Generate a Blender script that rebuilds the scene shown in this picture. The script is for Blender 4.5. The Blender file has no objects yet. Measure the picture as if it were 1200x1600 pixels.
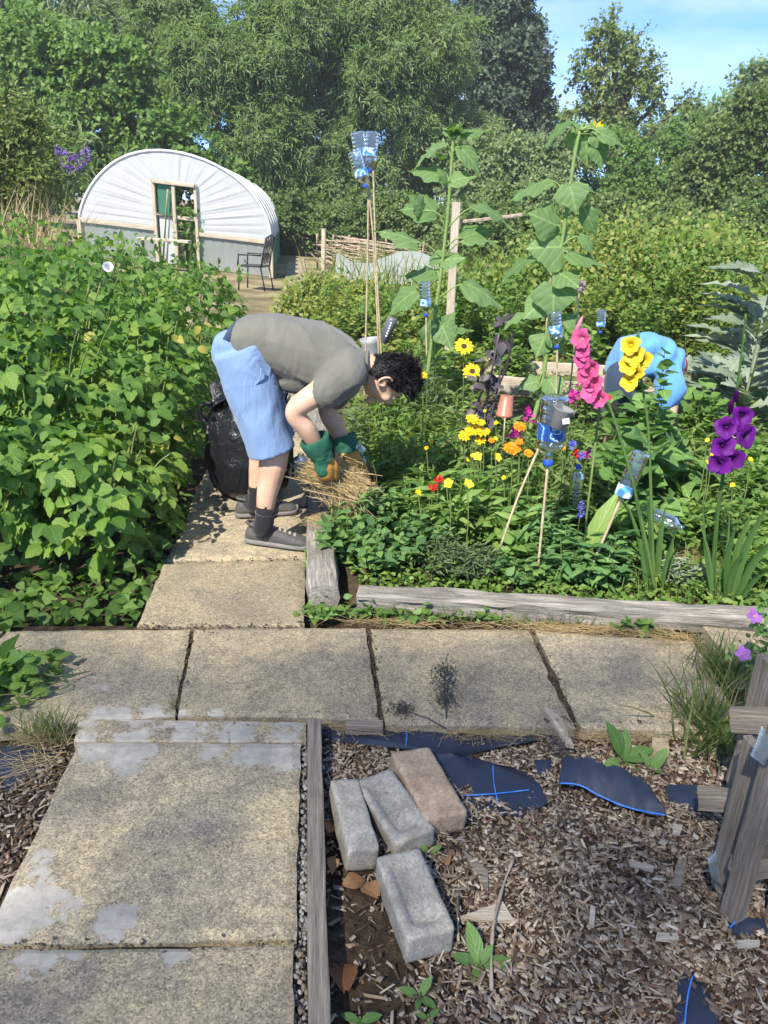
import bpy, math, random
import numpy as np
from mathutils import Vector, Matrix

# ------------------------------------------------------------------ camera
S = bpy.context.scene
C = S.collection
RNG = np.random.default_rng(7)
random.seed(7)
CAM_H, FPX, PITCH, ROLL = 1.5, 1200.0, math.radians(21.7), math.radians(2.2)
RM = Matrix.Rotation(math.pi/2 - PITCH, 3, 'X') @ Matrix.Rotation(ROLL, 3, 'Z')
cam = bpy.data.cameras.new('camera')
cam.sensor_fit = 'HORIZONTAL'; cam.sensor_width = 36.0; cam.lens = 36.0*FPX/1200.0
cam.clip_start = 0.02; cam.clip_end = 3000
camo = bpy.data.objects.new('camera', cam); C.objects.link(camo)
camo.location = (0, 0, CAM_H); camo.rotation_euler = RM.to_euler()
S.camera = camo

# ------------------------------------------------------------------ sky, sun, exposure
SUN_AZ, SUN_EL = math.radians(207), math.radians(47)      # compass-like: 0 = +Y, 90 = +X
sdir = Vector((math.sin(SUN_AZ)*math.cos(SUN_EL), math.cos(SUN_AZ)*math.cos(SUN_EL), math.sin(SUN_EL)))
W = bpy.data.worlds.new('World'); S.world = W; W.use_nodes = True
nt = W.node_tree; nt.nodes.clear()
sky = nt.nodes.new('ShaderNodeTexSky'); sky.sky_type = 'NISHITA'; sky.sun_disc = False
sky.sun_elevation = SUN_EL; sky.sun_rotation = SUN_AZ
sky.air_density = 1.0; sky.dust_density = 0.0; sky.ozone_density = 8.5; sky.altitude = 8000
bg = nt.nodes.new('ShaderNodeBackground'); bg.inputs[1].default_value = 0.15
wo = nt.nodes.new('ShaderNodeOutputWorld')
# thin high cloud, all round the sky
tc = nt.nodes.new('ShaderNodeTexCoord'); mp = nt.nodes.new('ShaderNodeMapping')
mp.inputs['Scale'].default_value = (1.6, 1.6, 6.0); mp.inputs['Rotation'].default_value = (0.25, 0.3, 0.4)
nz = nt.nodes.new('ShaderNodeTexNoise'); nz.inputs['Scale'].default_value = 1.7; nz.inputs['Detail'].default_value = 7; nz.inputs['Roughness'].default_value = 0.55
rp = nt.nodes.new('ShaderNodeValToRGB'); rp.color_ramp.elements[0].position = 0.44; rp.color_ramp.elements[1].position = 0.74
rp.color_ramp.elements[1].color = (0.75, 0.75, 0.75, 1)
mx = nt.nodes.new('ShaderNodeMix'); mx.data_type = 'RGBA'
mx.inputs[7].default_value = (2.4, 2.9, 3.3, 1)
L = nt.links.new
L(tc.outputs['Generated'], mp.inputs[0]); L(mp.outputs[0], nz.inputs['Vector']); L(nz.outputs[0], rp.inputs[0])
L(rp.outputs[0], mx.inputs[0]); L(sky.outputs[0], mx.inputs[6]); L(mx.outputs[2], bg.inputs[0]); L(bg.outputs[0], wo.inputs[0])
sl = bpy.data.lights.new('sun', 'SUN'); sl.energy = 3.3; sl.angle = math.radians(0.7); sl.color = (1.0, 0.93, 0.80)
so = bpy.data.objects.new('sun', sl); C.objects.link(so)
so.rotation_euler = sdir.to_track_quat('Z', 'Y').to_euler(); so.location = sdir*30
S.view_settings.view_transform = 'Standard'; S.view_settings.look = 'None'
S.cycles.diffuse_bounces = 7; S.view_settings.gamma = 1.0; S.view_settings.exposure = 1.60

# ------------------------------------------------------------------ measuring helpers
def ray(u, v):
    return RM @ Vector((u-600.0, -(v-800.0), -FPX))
def G(u, v, z=0.0):                     # point at height z seen at photo position u, v
    d = ray(u, v); s = (z-CAM_H)/d.z
    return Vector((d.x*s, d.y*s, z))
def D(u, v, Y):                         # point at distance Y seen at photo position u, v
    d = ray(u, v); s = Y/d.y
    return Vector((d.x*s, Y, CAM_H+d.z*s))

# ------------------------------------------------------------------ object helpers
def tag(o, label=None, cat=None, group=None, kind=None):
    if label: o['label'] = label
    if cat: o['category'] = cat
    if group: o['group'] = group
    if kind: o['kind'] = kind
    return o
def thing(name, loc, label, cat, group=None):
    o = bpy.data.objects.new(name, None); C.objects.link(o)
    o.empty_display_size = 0.05; o.location = loc; o['_L'] = tuple(loc)
    return tag(o, label, cat, group)
def Lof(parent):
    while parent is not None:
        if '_L' in parent: return Vector(parent['_L'])
        parent = parent.parent
    return Vector((0, 0, 0))
def link(name, me, parent=None, mat=None):
    o = bpy.data.objects.new(name, me); C.objects.link(o)
    if parent is not None: o.parent = parent
    if mat is not None and len(me.materials) == 0: me.materials.append(mat)
    return o
def mk(name, V, F, mat=None, parent=None, smooth=True, uv=None, attrs=None, local=False):
    """mesh from world-space points V; the object is linked under parent (its thing's base is subtracted)"""
    V = np.asarray(V, dtype=np.float64).reshape(-1, 3)
    if parent is not None and not local: V = V - np.array(Lof(parent))
    me = bpy.data.meshes.new(name)
    me.from_pydata(V.tolist(), [], [tuple(f) for f in F])
    if smooth and len(me.polygons): me.polygons.foreach_set('use_smooth', [True]*len(me.polygons))
    if uv is not None: set_uv(me, uv)
    if attrs:
        for k, a in attrs.items():
            at = me.attributes.new(k, 'FLOAT', 'POINT'); at.data.foreach_set('value', np.asarray(a, dtype=np.float32))
    me.update()
    return link(name, me, parent, mat)
def set_uv(me, uv):
    n = len(me.loops); idx = np.empty(n, dtype=np.int32); me.loops.foreach_get('vertex_index', idx)
    lay = me.uv_layers.new(name='UVMap'); lay.data.foreach_set('uv', np.asarray(uv, dtype=np.float32)[idx].ravel())
class MB:
    """collects shapes into one mesh"""
    def __init__(s): s.V = []; s.F = []; s.n = 0
    def add(s, V, F):
        V = [tuple(v) for v in V]; s.V += V; s.F += [tuple(i+s.n for i in f) for f in F]; s.n += len(V); return s
    def box(s, c, size, rot=None):
        sx, sy, sz = [a/2 for a in size]; c = Vector(c)
        vs = [Vector((x, y, z)) for x in (-sx, sx) for y in (-sy, sy) for z in (-sz, sz)]
        if rot is not None: vs = [rot @ v for v in vs]
        return s.add([v+c for v in vs], [(0,1,3,2),(4,6,7,5),(0,4,5,1),(2,3,7,6),(0,2,6,4),(1,5,7,3)])
    def tube(s, pts, radii, n=8, caps=True):
        V, F = tube_data(pts, radii, n, caps); return s.add(V, F)
    def loft(s, rings, caps=True):
        m = len(rings[0]); V = [p for r in rings for p in r]; F = []
        for i in range(len(rings)-1):
            for j in range(m):
                k = (j+1) % m; F.append((i*m+j, i*m+k, (i+1)*m+k, (i+1)*m+j))
        if caps: F.append(tuple(range(m-1, -1, -1))); F.append(tuple((len(rings)-1)*m+j for j in range(m)))
        return s.add(V, F)
    def build(s, name, mat=None, parent=None, smooth=True, **k): return mk(name, s.V, s.F, mat, parent, smooth, **k)
def frame(d):
    d = Vector(d).normalized(); a = Vector((0, 0, 1)) if abs(d.z) < 0.9 else Vector((1, 0, 0))
    x = d.cross(a).normalized(); return x, x.cross(d).normalized(), d
def tube_data(pts, radii, n=8, caps=True):
    pts = [Vector(p) for p in pts]
    if not hasattr(radii, '__len__'): radii = [radii]*len(pts)
    V = []; F = []; px = None
    for i, p in enumerate(pts):
        d = (pts[min(i+1, len(pts)-1)]-pts[max(i-1, 0)])
        d = d.normalized() if d.length > 1e-9 else Vector((0, 0, 1))
        if px is None: px, py, _ = frame(d)
        else:
            px = (px-d*px.dot(d)); px = px.normalized() if px.length > 1e-6 else frame(d)[0]
            py = d.cross(px)
        for j in range(n):
            a = 2*math.pi*j/n; V.append(p+(px*math.cos(a)+py*math.sin(a))*radii[i])
    for i in range(len(pts)-1):
        for j in range(n):
            k = (j+1) % n; F.append((i*n+j, i*n+k, (i+1)*n+k, (i+1)*n+j))
    if caps and n > 2: F.append(tuple(range(n-1, -1, -1))); F.append(tuple((len(pts)-1)*n+j for j in range(n)))
    return V, F
def spline(P, m=8):
    P = [Vector(p) for p in P]; out = []
    for i in range(len(P)-1):
        a, b, c, d = P[max(i-1, 0)], P[i], P[i+1], P[min(i+2, len(P)-1)]
        for k in range(m):
            t = k/m
            out.append(0.5*((2*b)+(c-a)*t+(2*a-5*b+4*c-d)*t*t+(3*b-a-3*c+d)*t**3))
    return out+[P[-1]]
def lerp1(vals, m):
    out = []
    for i in range(len(vals)-1):
        for k in range(m): out.append(vals[i]+(vals[i+1]-vals[i])*k/m)
    return out+[vals[-1]]
def baked(o, *mods):
    """apply a list of (type, settings) modifiers to a mesh object"""
    for t, st in mods:
        m = o.modifiers.new(t, t)
        for k, v in st.items(): setattr(m, k, v)
    dg = bpy.context.evaluated_depsgraph_get()
    me = bpy.data.meshes.new_from_object(o.evaluated_get(dg))
    old = o.data; mats = list(old.materials); o.modifiers.clear(); o.data = me
    if len(me.materials) == 0:
        for q in mats: me.materials.append(q)
    me.polygons.foreach_set('use_smooth', [True]*len(me.polygons))
    return o
def hashn(x, y, z, k=0):      # cheap smooth value noise (numpy)
    P = np.stack(np.broadcast_arrays(np.asarray(x, float), np.asarray(y, float), np.asarray(z, float)), -1)
    i = np.floor(P).astype(np.int64); f = P-i; f = f*f*(3-2*f); r = 0
    for a in (0, 1):
        for b in (0, 1):
            for c in (0, 1):
                h = (i[..., 0]+a)*73856093 ^ (i[..., 1]+b)*19349663 ^ (i[..., 2]+c)*83492791 ^ (k*2654435761)
                h = (h ^ (h >> 13))*1274126177 & 0x7fffffff; h = (h ^ (h >> 11))*668265263 & 0x7fffffff
                w = (f[..., 0] if a else 1-f[..., 0])*(f[..., 1] if b else 1-f[..., 1])*(f[..., 2] if c else 1-f[..., 2])
                r = r+w*((h & 0xffff)/65535.0)
    return r
def beam(name, p0, p1, w, h, mat, parent=None, rough=0.004, seg=14, roll=0.0, bev=0.12, seed=0):
    """timber from p0 to p1 (its axis), local X along the grain, uneven faces and worn edges"""
    p0 = Vector(p0); p1 = Vector(p1); ln = (p1-p0).length; d = (p1-p0).normalized()
    up = Vector((0, 0, 1)) if abs(d.z) < 0.9 else Vector((0, 1, 0))
    y = up.cross(d).normalized(); z = d.cross(y)
    M = Matrix((d, y, z)).transposed().to_4x4() @ Matrix.Rotation(roll, 4, 'X')
    b = bev*min(w, h); hw, hh = w/2, h/2
    prof = [(-hw+b, -hh), (0, -hh), (hw-b, -hh), (hw, -hh+b), (hw, 0), (hw, hh-b), (hw-b, hh), (0, hh), (-hw+b, hh), (-hw, hh-b), (-hw, 0), (-hw, -hh+b)]
    tt = np.repeat(np.arange(seg+1)/seg*ln, len(prof)); pa = np.tile([q[0] for q in prof], seg+1); pc = np.tile([q[1] for q in prof], seg+1)
    q = hashn(tt*9+seed, pa*40, pc*40, 3)-.5; q2 = hashn(tt*9+seed, pa*40, pc*40, 5)-.5; q3 = hashn(tt*2.1, pa*30+seed, pc*30, 6)-.5
    e = (hashn(pa*90+seed, pc*90, 0, 9)-.5)*rough*2*((tt == 0) | (tt == tt[-1]))
    rr = np.column_stack([tt+e, pa+(q+q3)*rough*2, pc+(q2+q3)*rough*2]).tolist(); kp = len(prof)
    rings = [rr[i*kp:(i+1)*kp] for i in range(seg+1)]
    mb = MB().loft(rings); o = mk(name, mb.V, mb.F, mat, parent, smooth=False, local=True)
    o.matrix_basis = Matrix.Translation(p0-Lof(parent)) @ M
    return o

# ------------------------------------------------------------------ material helpers
MATS = {}
def nodes(name):
    m = bpy.data.materials.new(name); m.use_nodes = True; MATS[name] = m
    t = m.node_tree; b = t.nodes['Principled BSDF']; return m, t, b
def N(t, typ, **kw):
    n = t.nodes.new('ShaderNode'+typ)
    for k, v in kw.items():
        if hasattr(n, k) and not k[0].isupper(): setattr(n, k, v)
        else: n.inputs[k.replace('_', ' ')].default_value = v
    return n
def ramp(t, fac, stops, interp='LINEAR'):
    r = t.nodes.new('ShaderNodeValToRGB'); cr = r.color_ramp; cr.interpolation = interp
    while len(cr.elements) < len(stops): cr.elements.new(0.5)
    for e, (p, c) in zip(cr.elements, stops): e.position = p; e.color = (*c, 1) if len(c) == 3 else c
    t.links.new(fac, r.inputs[0]); return r.outputs[0]
def math_(t, op, a, b=None, clamp=False):
    n = t.nodes.new('ShaderNodeMath'); n.operation = op; n.use_clamp = clamp
    for i, x in enumerate((a, b)):
        if x is None: continue
        if isinstance(x, (int, float)): n.inputs[i].default_value = x
        else: t.links.new(x, n.inputs[i])
    return n.outputs[0]
def mixc(t, fac, a, b, mode='MIX'):
    n = t.nodes.new('ShaderNodeMix'); n.data_type = 'RGBA'; n.blend_type = mode
    for i, x in ((0, fac), (6, a), (7, b)):
        if isinstance(x, (int, float)): n.inputs[i].default_value = x
        elif isinstance(x, tuple): n.inputs[i].default_value = (*x, 1)
        else: t.links.new(x, n.inputs[i])
    return n.outputs[2]
def coords(t, scale=(1, 1, 1), kind='Object'):
    c = t.nodes.new('ShaderNodeTexCoord'); m = t.nodes.new('ShaderNodeMapping'); m.inputs['Scale'].default_value = scale
    t.links.new(c.outputs[kind], m.inputs[0]); return m.outputs[0]
def noise(t, vec, scale, detail=4, rough=0.55, dist=0.0):
    n = t.nodes.new('ShaderNodeTexNoise'); n.inputs['Scale'].default_value = scale; n.inputs['Detail'].default_value = detail
    n.inputs['Roughness'].default_value = rough; n.inputs['Distortion'].default_value = dist
    t.links.new(vec, n.inputs['Vector']); return n.outputs[0]
def bump(t, b, h, strength=0.3, dist=0.01):
    n = t.nodes.new('ShaderNodeBump'); n.inputs['Strength'].default_value = strength; n.inputs['Distance'].default_value = dist
    t.links.new(h, n.inputs['Height']); t.links.new(n.outputs[0], b.inputs['Normal'])
def plain(name, c1, c2=None, scale=8, rough=0.6, bmp=0.15, bdist=0.004, detail=5, spec=0.4, stretch=(1, 1, 1), metal=0.0, pos=(0.35, 0.68), bscale=None):
    m, t, b = nodes(name); c2 = c2 or tuple(min(1, x*1.25) for x in c1)
    v = coords(t, stretch); n = noise(t, v, scale, detail)
    t.links.new(ramp(t, n, [(pos[0], c1), (pos[1], c2)]), b.inputs['Base Color'])
    b.inputs['Roughness'].default_value = rough; b.inputs['Specular IOR Level'].default_value = spec; b.inputs['Metallic'].default_value = metal
    if bmp: bump(t, b, noise(t, v, bscale or scale*3, 4), bmp, bdist)
    return m
def leafmat(name, cols, trans=0.35, rough=0.5, vein=0.0, spec=0.3, tcol=(1.25, 1.35, 0.6), side=9.0):
    """leaf: colour differs leaf by leaf, light passes through; vein = lighter midrib and side veins along the leaf's own UV"""
    m, t, b = nodes(name)
    a = N(t, 'Attribute', attribute_name='rnd'); oi = t.nodes.new('ShaderNodeObjectInfo')
    f = math_(t, 'FRACT', math_(t, 'ADD', a.outputs['Fac'], oi.outputs['Random']))
    k = len(cols); col = ramp(t, f, [((i+0.5)/k, c) for i, c in enumerate(cols)])
    if vein:
        uv = N(t, 'UVMap'); sp = t.nodes.new('ShaderNodeSeparateXYZ'); t.links.new(uv.outputs[0], sp.inputs[0])
        x = math_(t, 'ABSOLUTE', math_(t, 'SUBTRACT', sp.outputs[0], 0.5)); y = sp.outputs[1]
        mid = math_(t, 'LESS_THAN', x, 0.022)
        w = math_(t, 'SINE', math_(t, 'MULTIPLY', math_(t, 'SUBTRACT', y, math_(t, 'MULTIPLY', x, 0.9)), side*6.283))
        sv = math_(t, 'GREATER_THAN', w, 0.86)
        vv = math_(t, 'MAXIMUM', mid, math_(t, 'MULTIPLY', sv, 0.55))
        col = mixc(t, math_(t, 'MULTIPLY', vv, vein), col, mixc(t, 1.0, col, (1.9, 1.75, 1.7), 'MULTIPLY'))
        bump(t, b, math_(t, 'MULTIPLY', w, -1.0), 0.25, 0.002)
    t.links.new(col, b.inputs['Base Color']); b.inputs['Roughness'].default_value = rough; b.inputs['Specular IOR Level'].default_value = spec
    tr = t.nodes.new('ShaderNodeBsdfTranslucent'); t.links.new(mixc(t, 1.0, col, tcol, 'MULTIPLY'), tr.inputs[0])
    mxs = t.nodes.new('ShaderNodeMixShader'); mxs.inputs[0].default_value = trans
    t.links.new(b.outputs[0], mxs.inputs[1]); t.links.new(tr.outputs[0], mxs.inputs[2])
    t.links.new(mxs.outputs[0], t.nodes['Material Output'].inputs[0]); return m

# ------------------------------------------------------------------ leaf templates (x across, y along, z face normal), unit length
def leaf_grid(outline, fold=0.18, droop=0.25, wav=0.0, tooth=0.0):
    """outline: half widths at even steps along the length; three columns of points; returns V, F, UV"""
    n = len(outline); V = []; U = []; mw = max(outline)
    for i, w in enumerate(outline):
        y = i/(n-1); z = -droop*y*y
        wt = w*(1+tooth*(1 if i % 2 else -1))
        for s in (-1, 0, 1):
            V.append((s*wt, y, z+fold*abs(s)*w+wav*math.sin(i*2.1+s*1.3)*abs(s))); U.append((0.5+0.5*s*wt/mw/(1+tooth), y))
    F = []
    for i in range(n-1):
        for s in (0, 1):
            F.append((i*3+s, i*3+s+1, i*3+s+4, i*3+s+3))
    return np.array(V), F, np.array(U)
def rhomb(w, fold=0.15, droop=0.15):
    V = np.array([(0, 0, 0), (-w, .45, fold*w), (0, 1, -droop), (w, .45, fold*w)]); return V, [(0, 2, 1), (0, 3, 2)], np.array([(.5, 0), (0, .45), (.5, 1), (1, .45)])
T_RHOMB = rhomb(0.30); T_BROAD = rhomb(0.42); T_WILLOW = rhomb(0.11, droop=0.3); T_LANCE = leaf_grid([0.02, .14, .12, .005], .3, .35)
T_OVATE = leaf_grid([0.05, .33, .34, .2, .01], .22, .22)
T_RASP = leaf_grid([0.04, .27, .36, .37, .31, .2, .01], .2, .3, .02, .07)
T_HEART = leaf_grid([0.16, .40, .46, .40, .27, .13, .01], .12, .3, .02)
T_BLADE = leaf_grid([.5, .6, .55, .4, .05], .1, 0)
def orient(d, n):
    d = d/np.linalg.norm(d, axis=1, keepdims=True); x = np.cross(d, n); ln = np.linalg.norm(x, axis=1, keepdims=True)
    x = np.where(ln > 1e-6, x/np.maximum(ln, 1e-9), np.array([[1., 0, 0]])); return np.stack([x, d, np.cross(x, d)], -1)
def scatter(name, T, P, Dv, Nv, sc, mat, parent=None, rnd=None, smooth=True, kind=None, seed=0):
    """one mesh holding a leaf T at each point P, pointing along Dv, facing Nv"""
    V, F, U = T; P = np.asarray(P, float); n = len(P); R = orient(np.asarray(Dv, float), np.asarray(Nv, float)); sc = np.broadcast_to(np.asarray(sc, float), (n,))
    if rnd is None: rnd = np.random.default_rng(seed+n).random(n)
    X = np.einsum('nij,vj->nvi', R, V)*sc[:, None, None]+P[:, None, :]; X = X.reshape(-1, 3)
    if parent is not None: X = X-np.array(Lof(parent))
    nv = len(V); me = bpy.data.meshes.new(name); me.vertices.add(len(X)); me.vertices.foreach_set('co', X.ravel().astype(np.float32))
    lens = [len(f) for f in F]; flat = np.array([i for f in F for i in f]); nl = len(flat)
    idx = (flat[None, :]+(np.arange(n)*nv)[:, None]).ravel()
    me.loops.add(len(idx)); me.loops.foreach_set('vertex_index', idx.astype(np.int32))
    me.polygons.add(n*len(F)); st = np.cumsum([0]+lens[:-1]); starts = (st[None, :]+(np.arange(n)*nl)[:, None]).ravel()
    me.polygons.foreach_set('loop_start', starts.astype(np.int32))
    lay = me.uv_layers.new(name='UVMap'); lay.data.foreach_set('uv', np.tile(U[flat], (n, 1)).astype(np.float32).ravel())
    at = me.attributes.new('rnd', 'FLOAT', 'POINT'); at.data.foreach_set('value', np.repeat(rnd, nv).astype(np.float32))
    me.update(calc_edges=True); me.validate()
    if smooth: me.polygons.foreach_set('use_smooth', [True]*len(me.polygons))
    o = link(name, me, parent, mat)
    if kind: o['kind'] = kind
    return o
def tmesh(name, T, mat, smooth=True):
    V, F, U = T; me = bpy.data.meshes.new(name); me.from_pydata([tuple(v) for v in V], [], F); set_uv(me, U); me.materials.append(mat)
    if smooth: me.polygons.foreach_set('use_smooth', [True]*len(me.polygons))
    return me
def leafobj(name, me, p, d, n, s, parent):
    R = orient(np.array([d], float), np.array([n], float))[0]
    o = link(name, me, parent); M = Matrix([list(r) for r in R]).to_4x4()
    o.matrix_basis = Matrix.Translation(Vector(p)-Lof(parent)) @ M @ Matrix.Scale(s, 4); return o
def unit(a): return a/np.maximum(np.linalg.norm(a, axis=-1, keepdims=True), 1e-9)
def rdir(n, r=RNG): return unit(r.normal(size=(n, 3)))

# =================================================================== SETTING
def ground_mat():
    m, t, b = nodes('ground'); v = coords(t)
    n1 = noise(t, v, 1.1, 5); n2 = noise(t, v, 30, 6, 0.7); n3 = noise(t, v, 160, 3)
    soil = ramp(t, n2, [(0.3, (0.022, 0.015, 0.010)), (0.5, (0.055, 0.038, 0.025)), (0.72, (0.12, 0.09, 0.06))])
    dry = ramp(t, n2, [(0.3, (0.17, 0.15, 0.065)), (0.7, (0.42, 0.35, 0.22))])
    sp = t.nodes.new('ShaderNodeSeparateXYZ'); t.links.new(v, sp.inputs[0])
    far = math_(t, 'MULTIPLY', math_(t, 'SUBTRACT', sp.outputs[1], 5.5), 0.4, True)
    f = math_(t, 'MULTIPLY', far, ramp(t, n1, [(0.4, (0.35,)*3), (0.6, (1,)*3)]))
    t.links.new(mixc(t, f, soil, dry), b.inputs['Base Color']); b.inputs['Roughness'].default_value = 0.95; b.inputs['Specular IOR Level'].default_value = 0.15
    bump(t, b, math_(t, 'ADD', n2, math_(t, 'MULTIPLY', n3, 0.4)), 0.7, 0.02); return m
xs = np.concatenate([[-400, -150, -60, -30, -16], np.arange(-10, -3, .5), np.arange(-3, 3.5, .06), np.arange(3.5, 12, .5), [16, 30, 60, 150, 400]])
ys = np.concatenate([[-300, -80, -20, -6, -2], np.arange(0, 4, .06), np.arange(4, 9, .15), np.arange(9, 34, .6), [40, 60, 120, 300, 900]])
X, Y = np.meshgrid(xs, ys)
def ground_z(x, y):
    x = np.asarray(x, float); y = np.asarray(y, float)
    rise = np.clip((y-9)/8, 0, 1)*np.clip((-x-2.4)/4, 0, 2)*0.31           # the plot climbs a little towards the left behind the canes
    bed = -0.055+0.05*np.clip((y-2.62)/.15, 0, 1)*np.clip((x+.2+.092*(y-2.6))/.1, 0, 1)+.03*np.clip((y-11)/3, 0, 1)
    bed = np.where((y > 2.03) & (y < 2.57) & (x < 1.2) & (x > -1.36), -.014, bed); bed = np.where((y < 1.84) & (x < -.24-.09*(y-1.86)) & (x > -.82), -.022, bed)
    bumpy = (hashn(x*7, y*7, 0, 1)-.5)*.022+(hashn(x*23, y*23, 0, 2)-.5)*.012
    return rise+bed+bumpy*np.clip((12-np.abs(y))/4, 0, 1)
Zg = ground_z(X, Y); nx = len(xs)
Fg = [(j*nx+i, j*nx+i+1, (j+1)*nx+i+1, (j+1)*nx+i) for j in range(len(ys)-1) for i in range(nx-1)]
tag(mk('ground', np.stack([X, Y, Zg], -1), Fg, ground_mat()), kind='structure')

def slab_mat():
    m, t, b = nodes('paving concrete'); v = coords(t)
    at = N(t, 'Attribute', attribute_name='cement'); oi = t.nodes.new('ShaderNodeObjectInfo')
    big = noise(t, v, 2.6, 5, 0.6, .4); mid = noise(t, v, 9, 5, .65); fine = noise(t, v, 230, 2, .8)
    vo = t.nodes.new('ShaderNodeTexVoronoi'); vo.inputs['Scale'].default_value = 225; t.links.new(v, vo.inputs['Vector'])
    base = ramp(t, big, [(0.28, (0.22, 0.195, 0.15)), (0.45, (0.305, 0.265, 0.195)), (0.60, (0.38, 0.32, 0.215)), (0.75, (0.28, 0.245, 0.185))])
    tone = t.nodes.new('ShaderNodeHueSaturation'); tone.inputs['Saturation'].default_value = .95; t.links.new(math_(t, 'ADD', math_(t, 'MULTIPLY', oi.outputs['Random'], .35), .82), tone.inputs['Value']); t.links.new(base, tone.inputs['Color']); base = tone.outputs[0]
    base = mixc(t, ramp(t, mid, [(.46, (0,)*3), (.68, (.6,)*3)]), base, (0.17, 0.155, 0.135))
    sp = t.nodes.new('ShaderNodeSeparateColor'); t.links.new(vo.outputs['Color'], sp.inputs[0])
    peb = ramp(t, sp.outputs[0], [(0.0, (.50, .48, .45)), (.35, (.88, .86, .83)), (.7, (1.08, 1.06, 1.0)), (1, (1.45, 1.41, 1.32))])
    blot = noise(t, v, 38, 3, .6); base = mixc(t, 1.0, base, ramp(t, blot, [(.36, (.84, .84, .85)), (.6, (1.09, 1.07, 1.02))]), 'MULTIPLY')
    base = mixc(t, 0.85, base, peb, 'MULTIPLY')
    base = mixc(t, 1.0, base, ramp(t, fine, [(0.3, (.62,)*3), (.65, (1.22,)*3)]), 'MULTIPLY')
    dots = noise(t, v, 55, 2, .5); base = mixc(t, ramp(t, dots, [(.70, (0,)*3), (.74, (.75,)*3)]), base, (.06, .05, .045))
    cn = noise(t, v, 20, 8, .7, .6); k = math_(t, 'ADD', at.outputs['Fac'], math_(t, 'MULTIPLY', math_(t, 'SUBTRACT', cn, .5), 1.5))
    cm = ramp(t, k, [(.56, (0,)*3), (.60, (.75,)*3), (.70, (.97,)*3)])
    cem = ramp(t, noise(t, v, 24, 6, .7), [(.3, (.28, .262, .225)), (.7, (.45, .42, .37))])
    base = mixc(t, cm, base, cem)
    t.links.new(base, b.inputs['Base Color']); b.inputs['Roughness'].default_value = .9; b.inputs['Specular IOR Level'].default_value = .25
    hgt = mixc(t, cm, mixc(t, .6, sp.outputs[0], fine), noise(t, v, 60, 4)); bump(t, b, hgt, .55, .004); return m
M_SLAB = slab_mat()
path = bpy.data.objects.new('path', None); C.objects.link(path); tag(path, kind='structure')
def slab(corners, z=0.0, th=.05, blobs=(), n=26, name='paving_slab', mat=None, tilt=0.0):
    a, b, c, d = [np.array(q[:2]) for q in corners]; m = n+1
    R_, S_ = [q.ravel() for q in np.meshgrid(np.arange(m), np.arange(m), indexing='ij')]
    s = (S_/n)[:, None]; r = (R_/n)[:, None]; p = a*(1-s)*(1-r)+b*s*(1-r)+c*s*r+d*(1-s)*r
    edge = np.minimum(np.minimum(S_, R_), np.minimum(n-S_, n-R_)) == 0
    p = p+(np.stack([hashn(p[:, 0]*26, p[:, 1]*26, 1, 4), hashn(p[:, 0]*26, p[:, 1]*26, 9, 4)], -1)-.5)*np.where(edge, .008, .001)[:, None]
    zz = z-np.where(edge, .006, 0)+(hashn(p[:, 0]*6, p[:, 1]*6, 2, 5)-.5)*.004+tilt*(S_/n-.5)
    V = np.column_stack([p, zz]).tolist(); q = np.zeros(len(V))
    for bx, by, br, ba in blobs: q = np.maximum(q, ba*np.exp(-(((p[:, 0]-bx)**2+(p[:, 1]-by)**2)/br**2)))
    cem = q.tolist()
    F = [(j*m+i, (j+1)*m+i, (j+1)*m+i+1, j*m+i+1) for j in range(n) for i in range(n)]
    loop = [i for i in range(m)]+[j*m+n for j in range(1, m)]+[n*m+i for i in range(n-1, -1, -1)]+[j*m for j in range(n-1, 0, -1)]
    base = len(V)
    for i in loop: x, y, zz = V[i]; V.append((x, y, z-th)); cem.append(0)
    for k in range(len(loop)):
        k2 = (k+1) % len(loop); F.append((loop[k], loop[k2], base+k2, base+k))
    return mk(name, V, F, mat or M_SLAB, path, smooth=False, attrs={'cement': cem})
def bl(u, v, r, a=1.0): p = G(u, v); return (p.x, p.y, r, a)
def GQ(*px): return [G(*p) for p in px]
slab(GQ((10, 985), (298, 981), (272, 1116), (-140, 1146)), blobs=[bl(140, 1072, .09, .68), bl(170, 1125, .11, .9), bl(245, 1118, .1, .8)])
slab(GQ((305, 982), (571, 981), (592, 1126), (277, 1116)), z=.004, blobs=[bl(330, 1122, .08, .75), bl(280, 1118, .06, .8), bl(440, 1128, .06, .6)])
slab(GQ((579, 981), (825, 981), (898, 1136), (601, 1128)), z=-.002)
slab(GQ((836, 984), (1082, 1000), (1168, 1144), (907, 1137)), z=.002)
slab(GQ((1096, 986), (1290, 1010), (1360, 1075), (1150, 1054)), z=.03, th=.09)
slab([Vector((-2.05, 2.43, 0)), Vector((-1.39, 2.45, 0)), Vector((-1.385, 1.85, 0)), Vector((-2.05, 1.83, 0))], z=-.003, n=12)
slab([Vector((2.12, 2.62, 0)), Vector((2.75, 2.65, 0)), Vector((2.75, 2.05, 0)), Vector((2.1, 2.03, 0))], z=.01, n=12)
slab([Vector((1.2, 2.03, 0)), Vector((1.86, 2.05, 0)), Vector((1.85, 1.95, 0)), Vector((1.2, 1.95, 0))], z=-.01, n=6) if False else None
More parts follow.
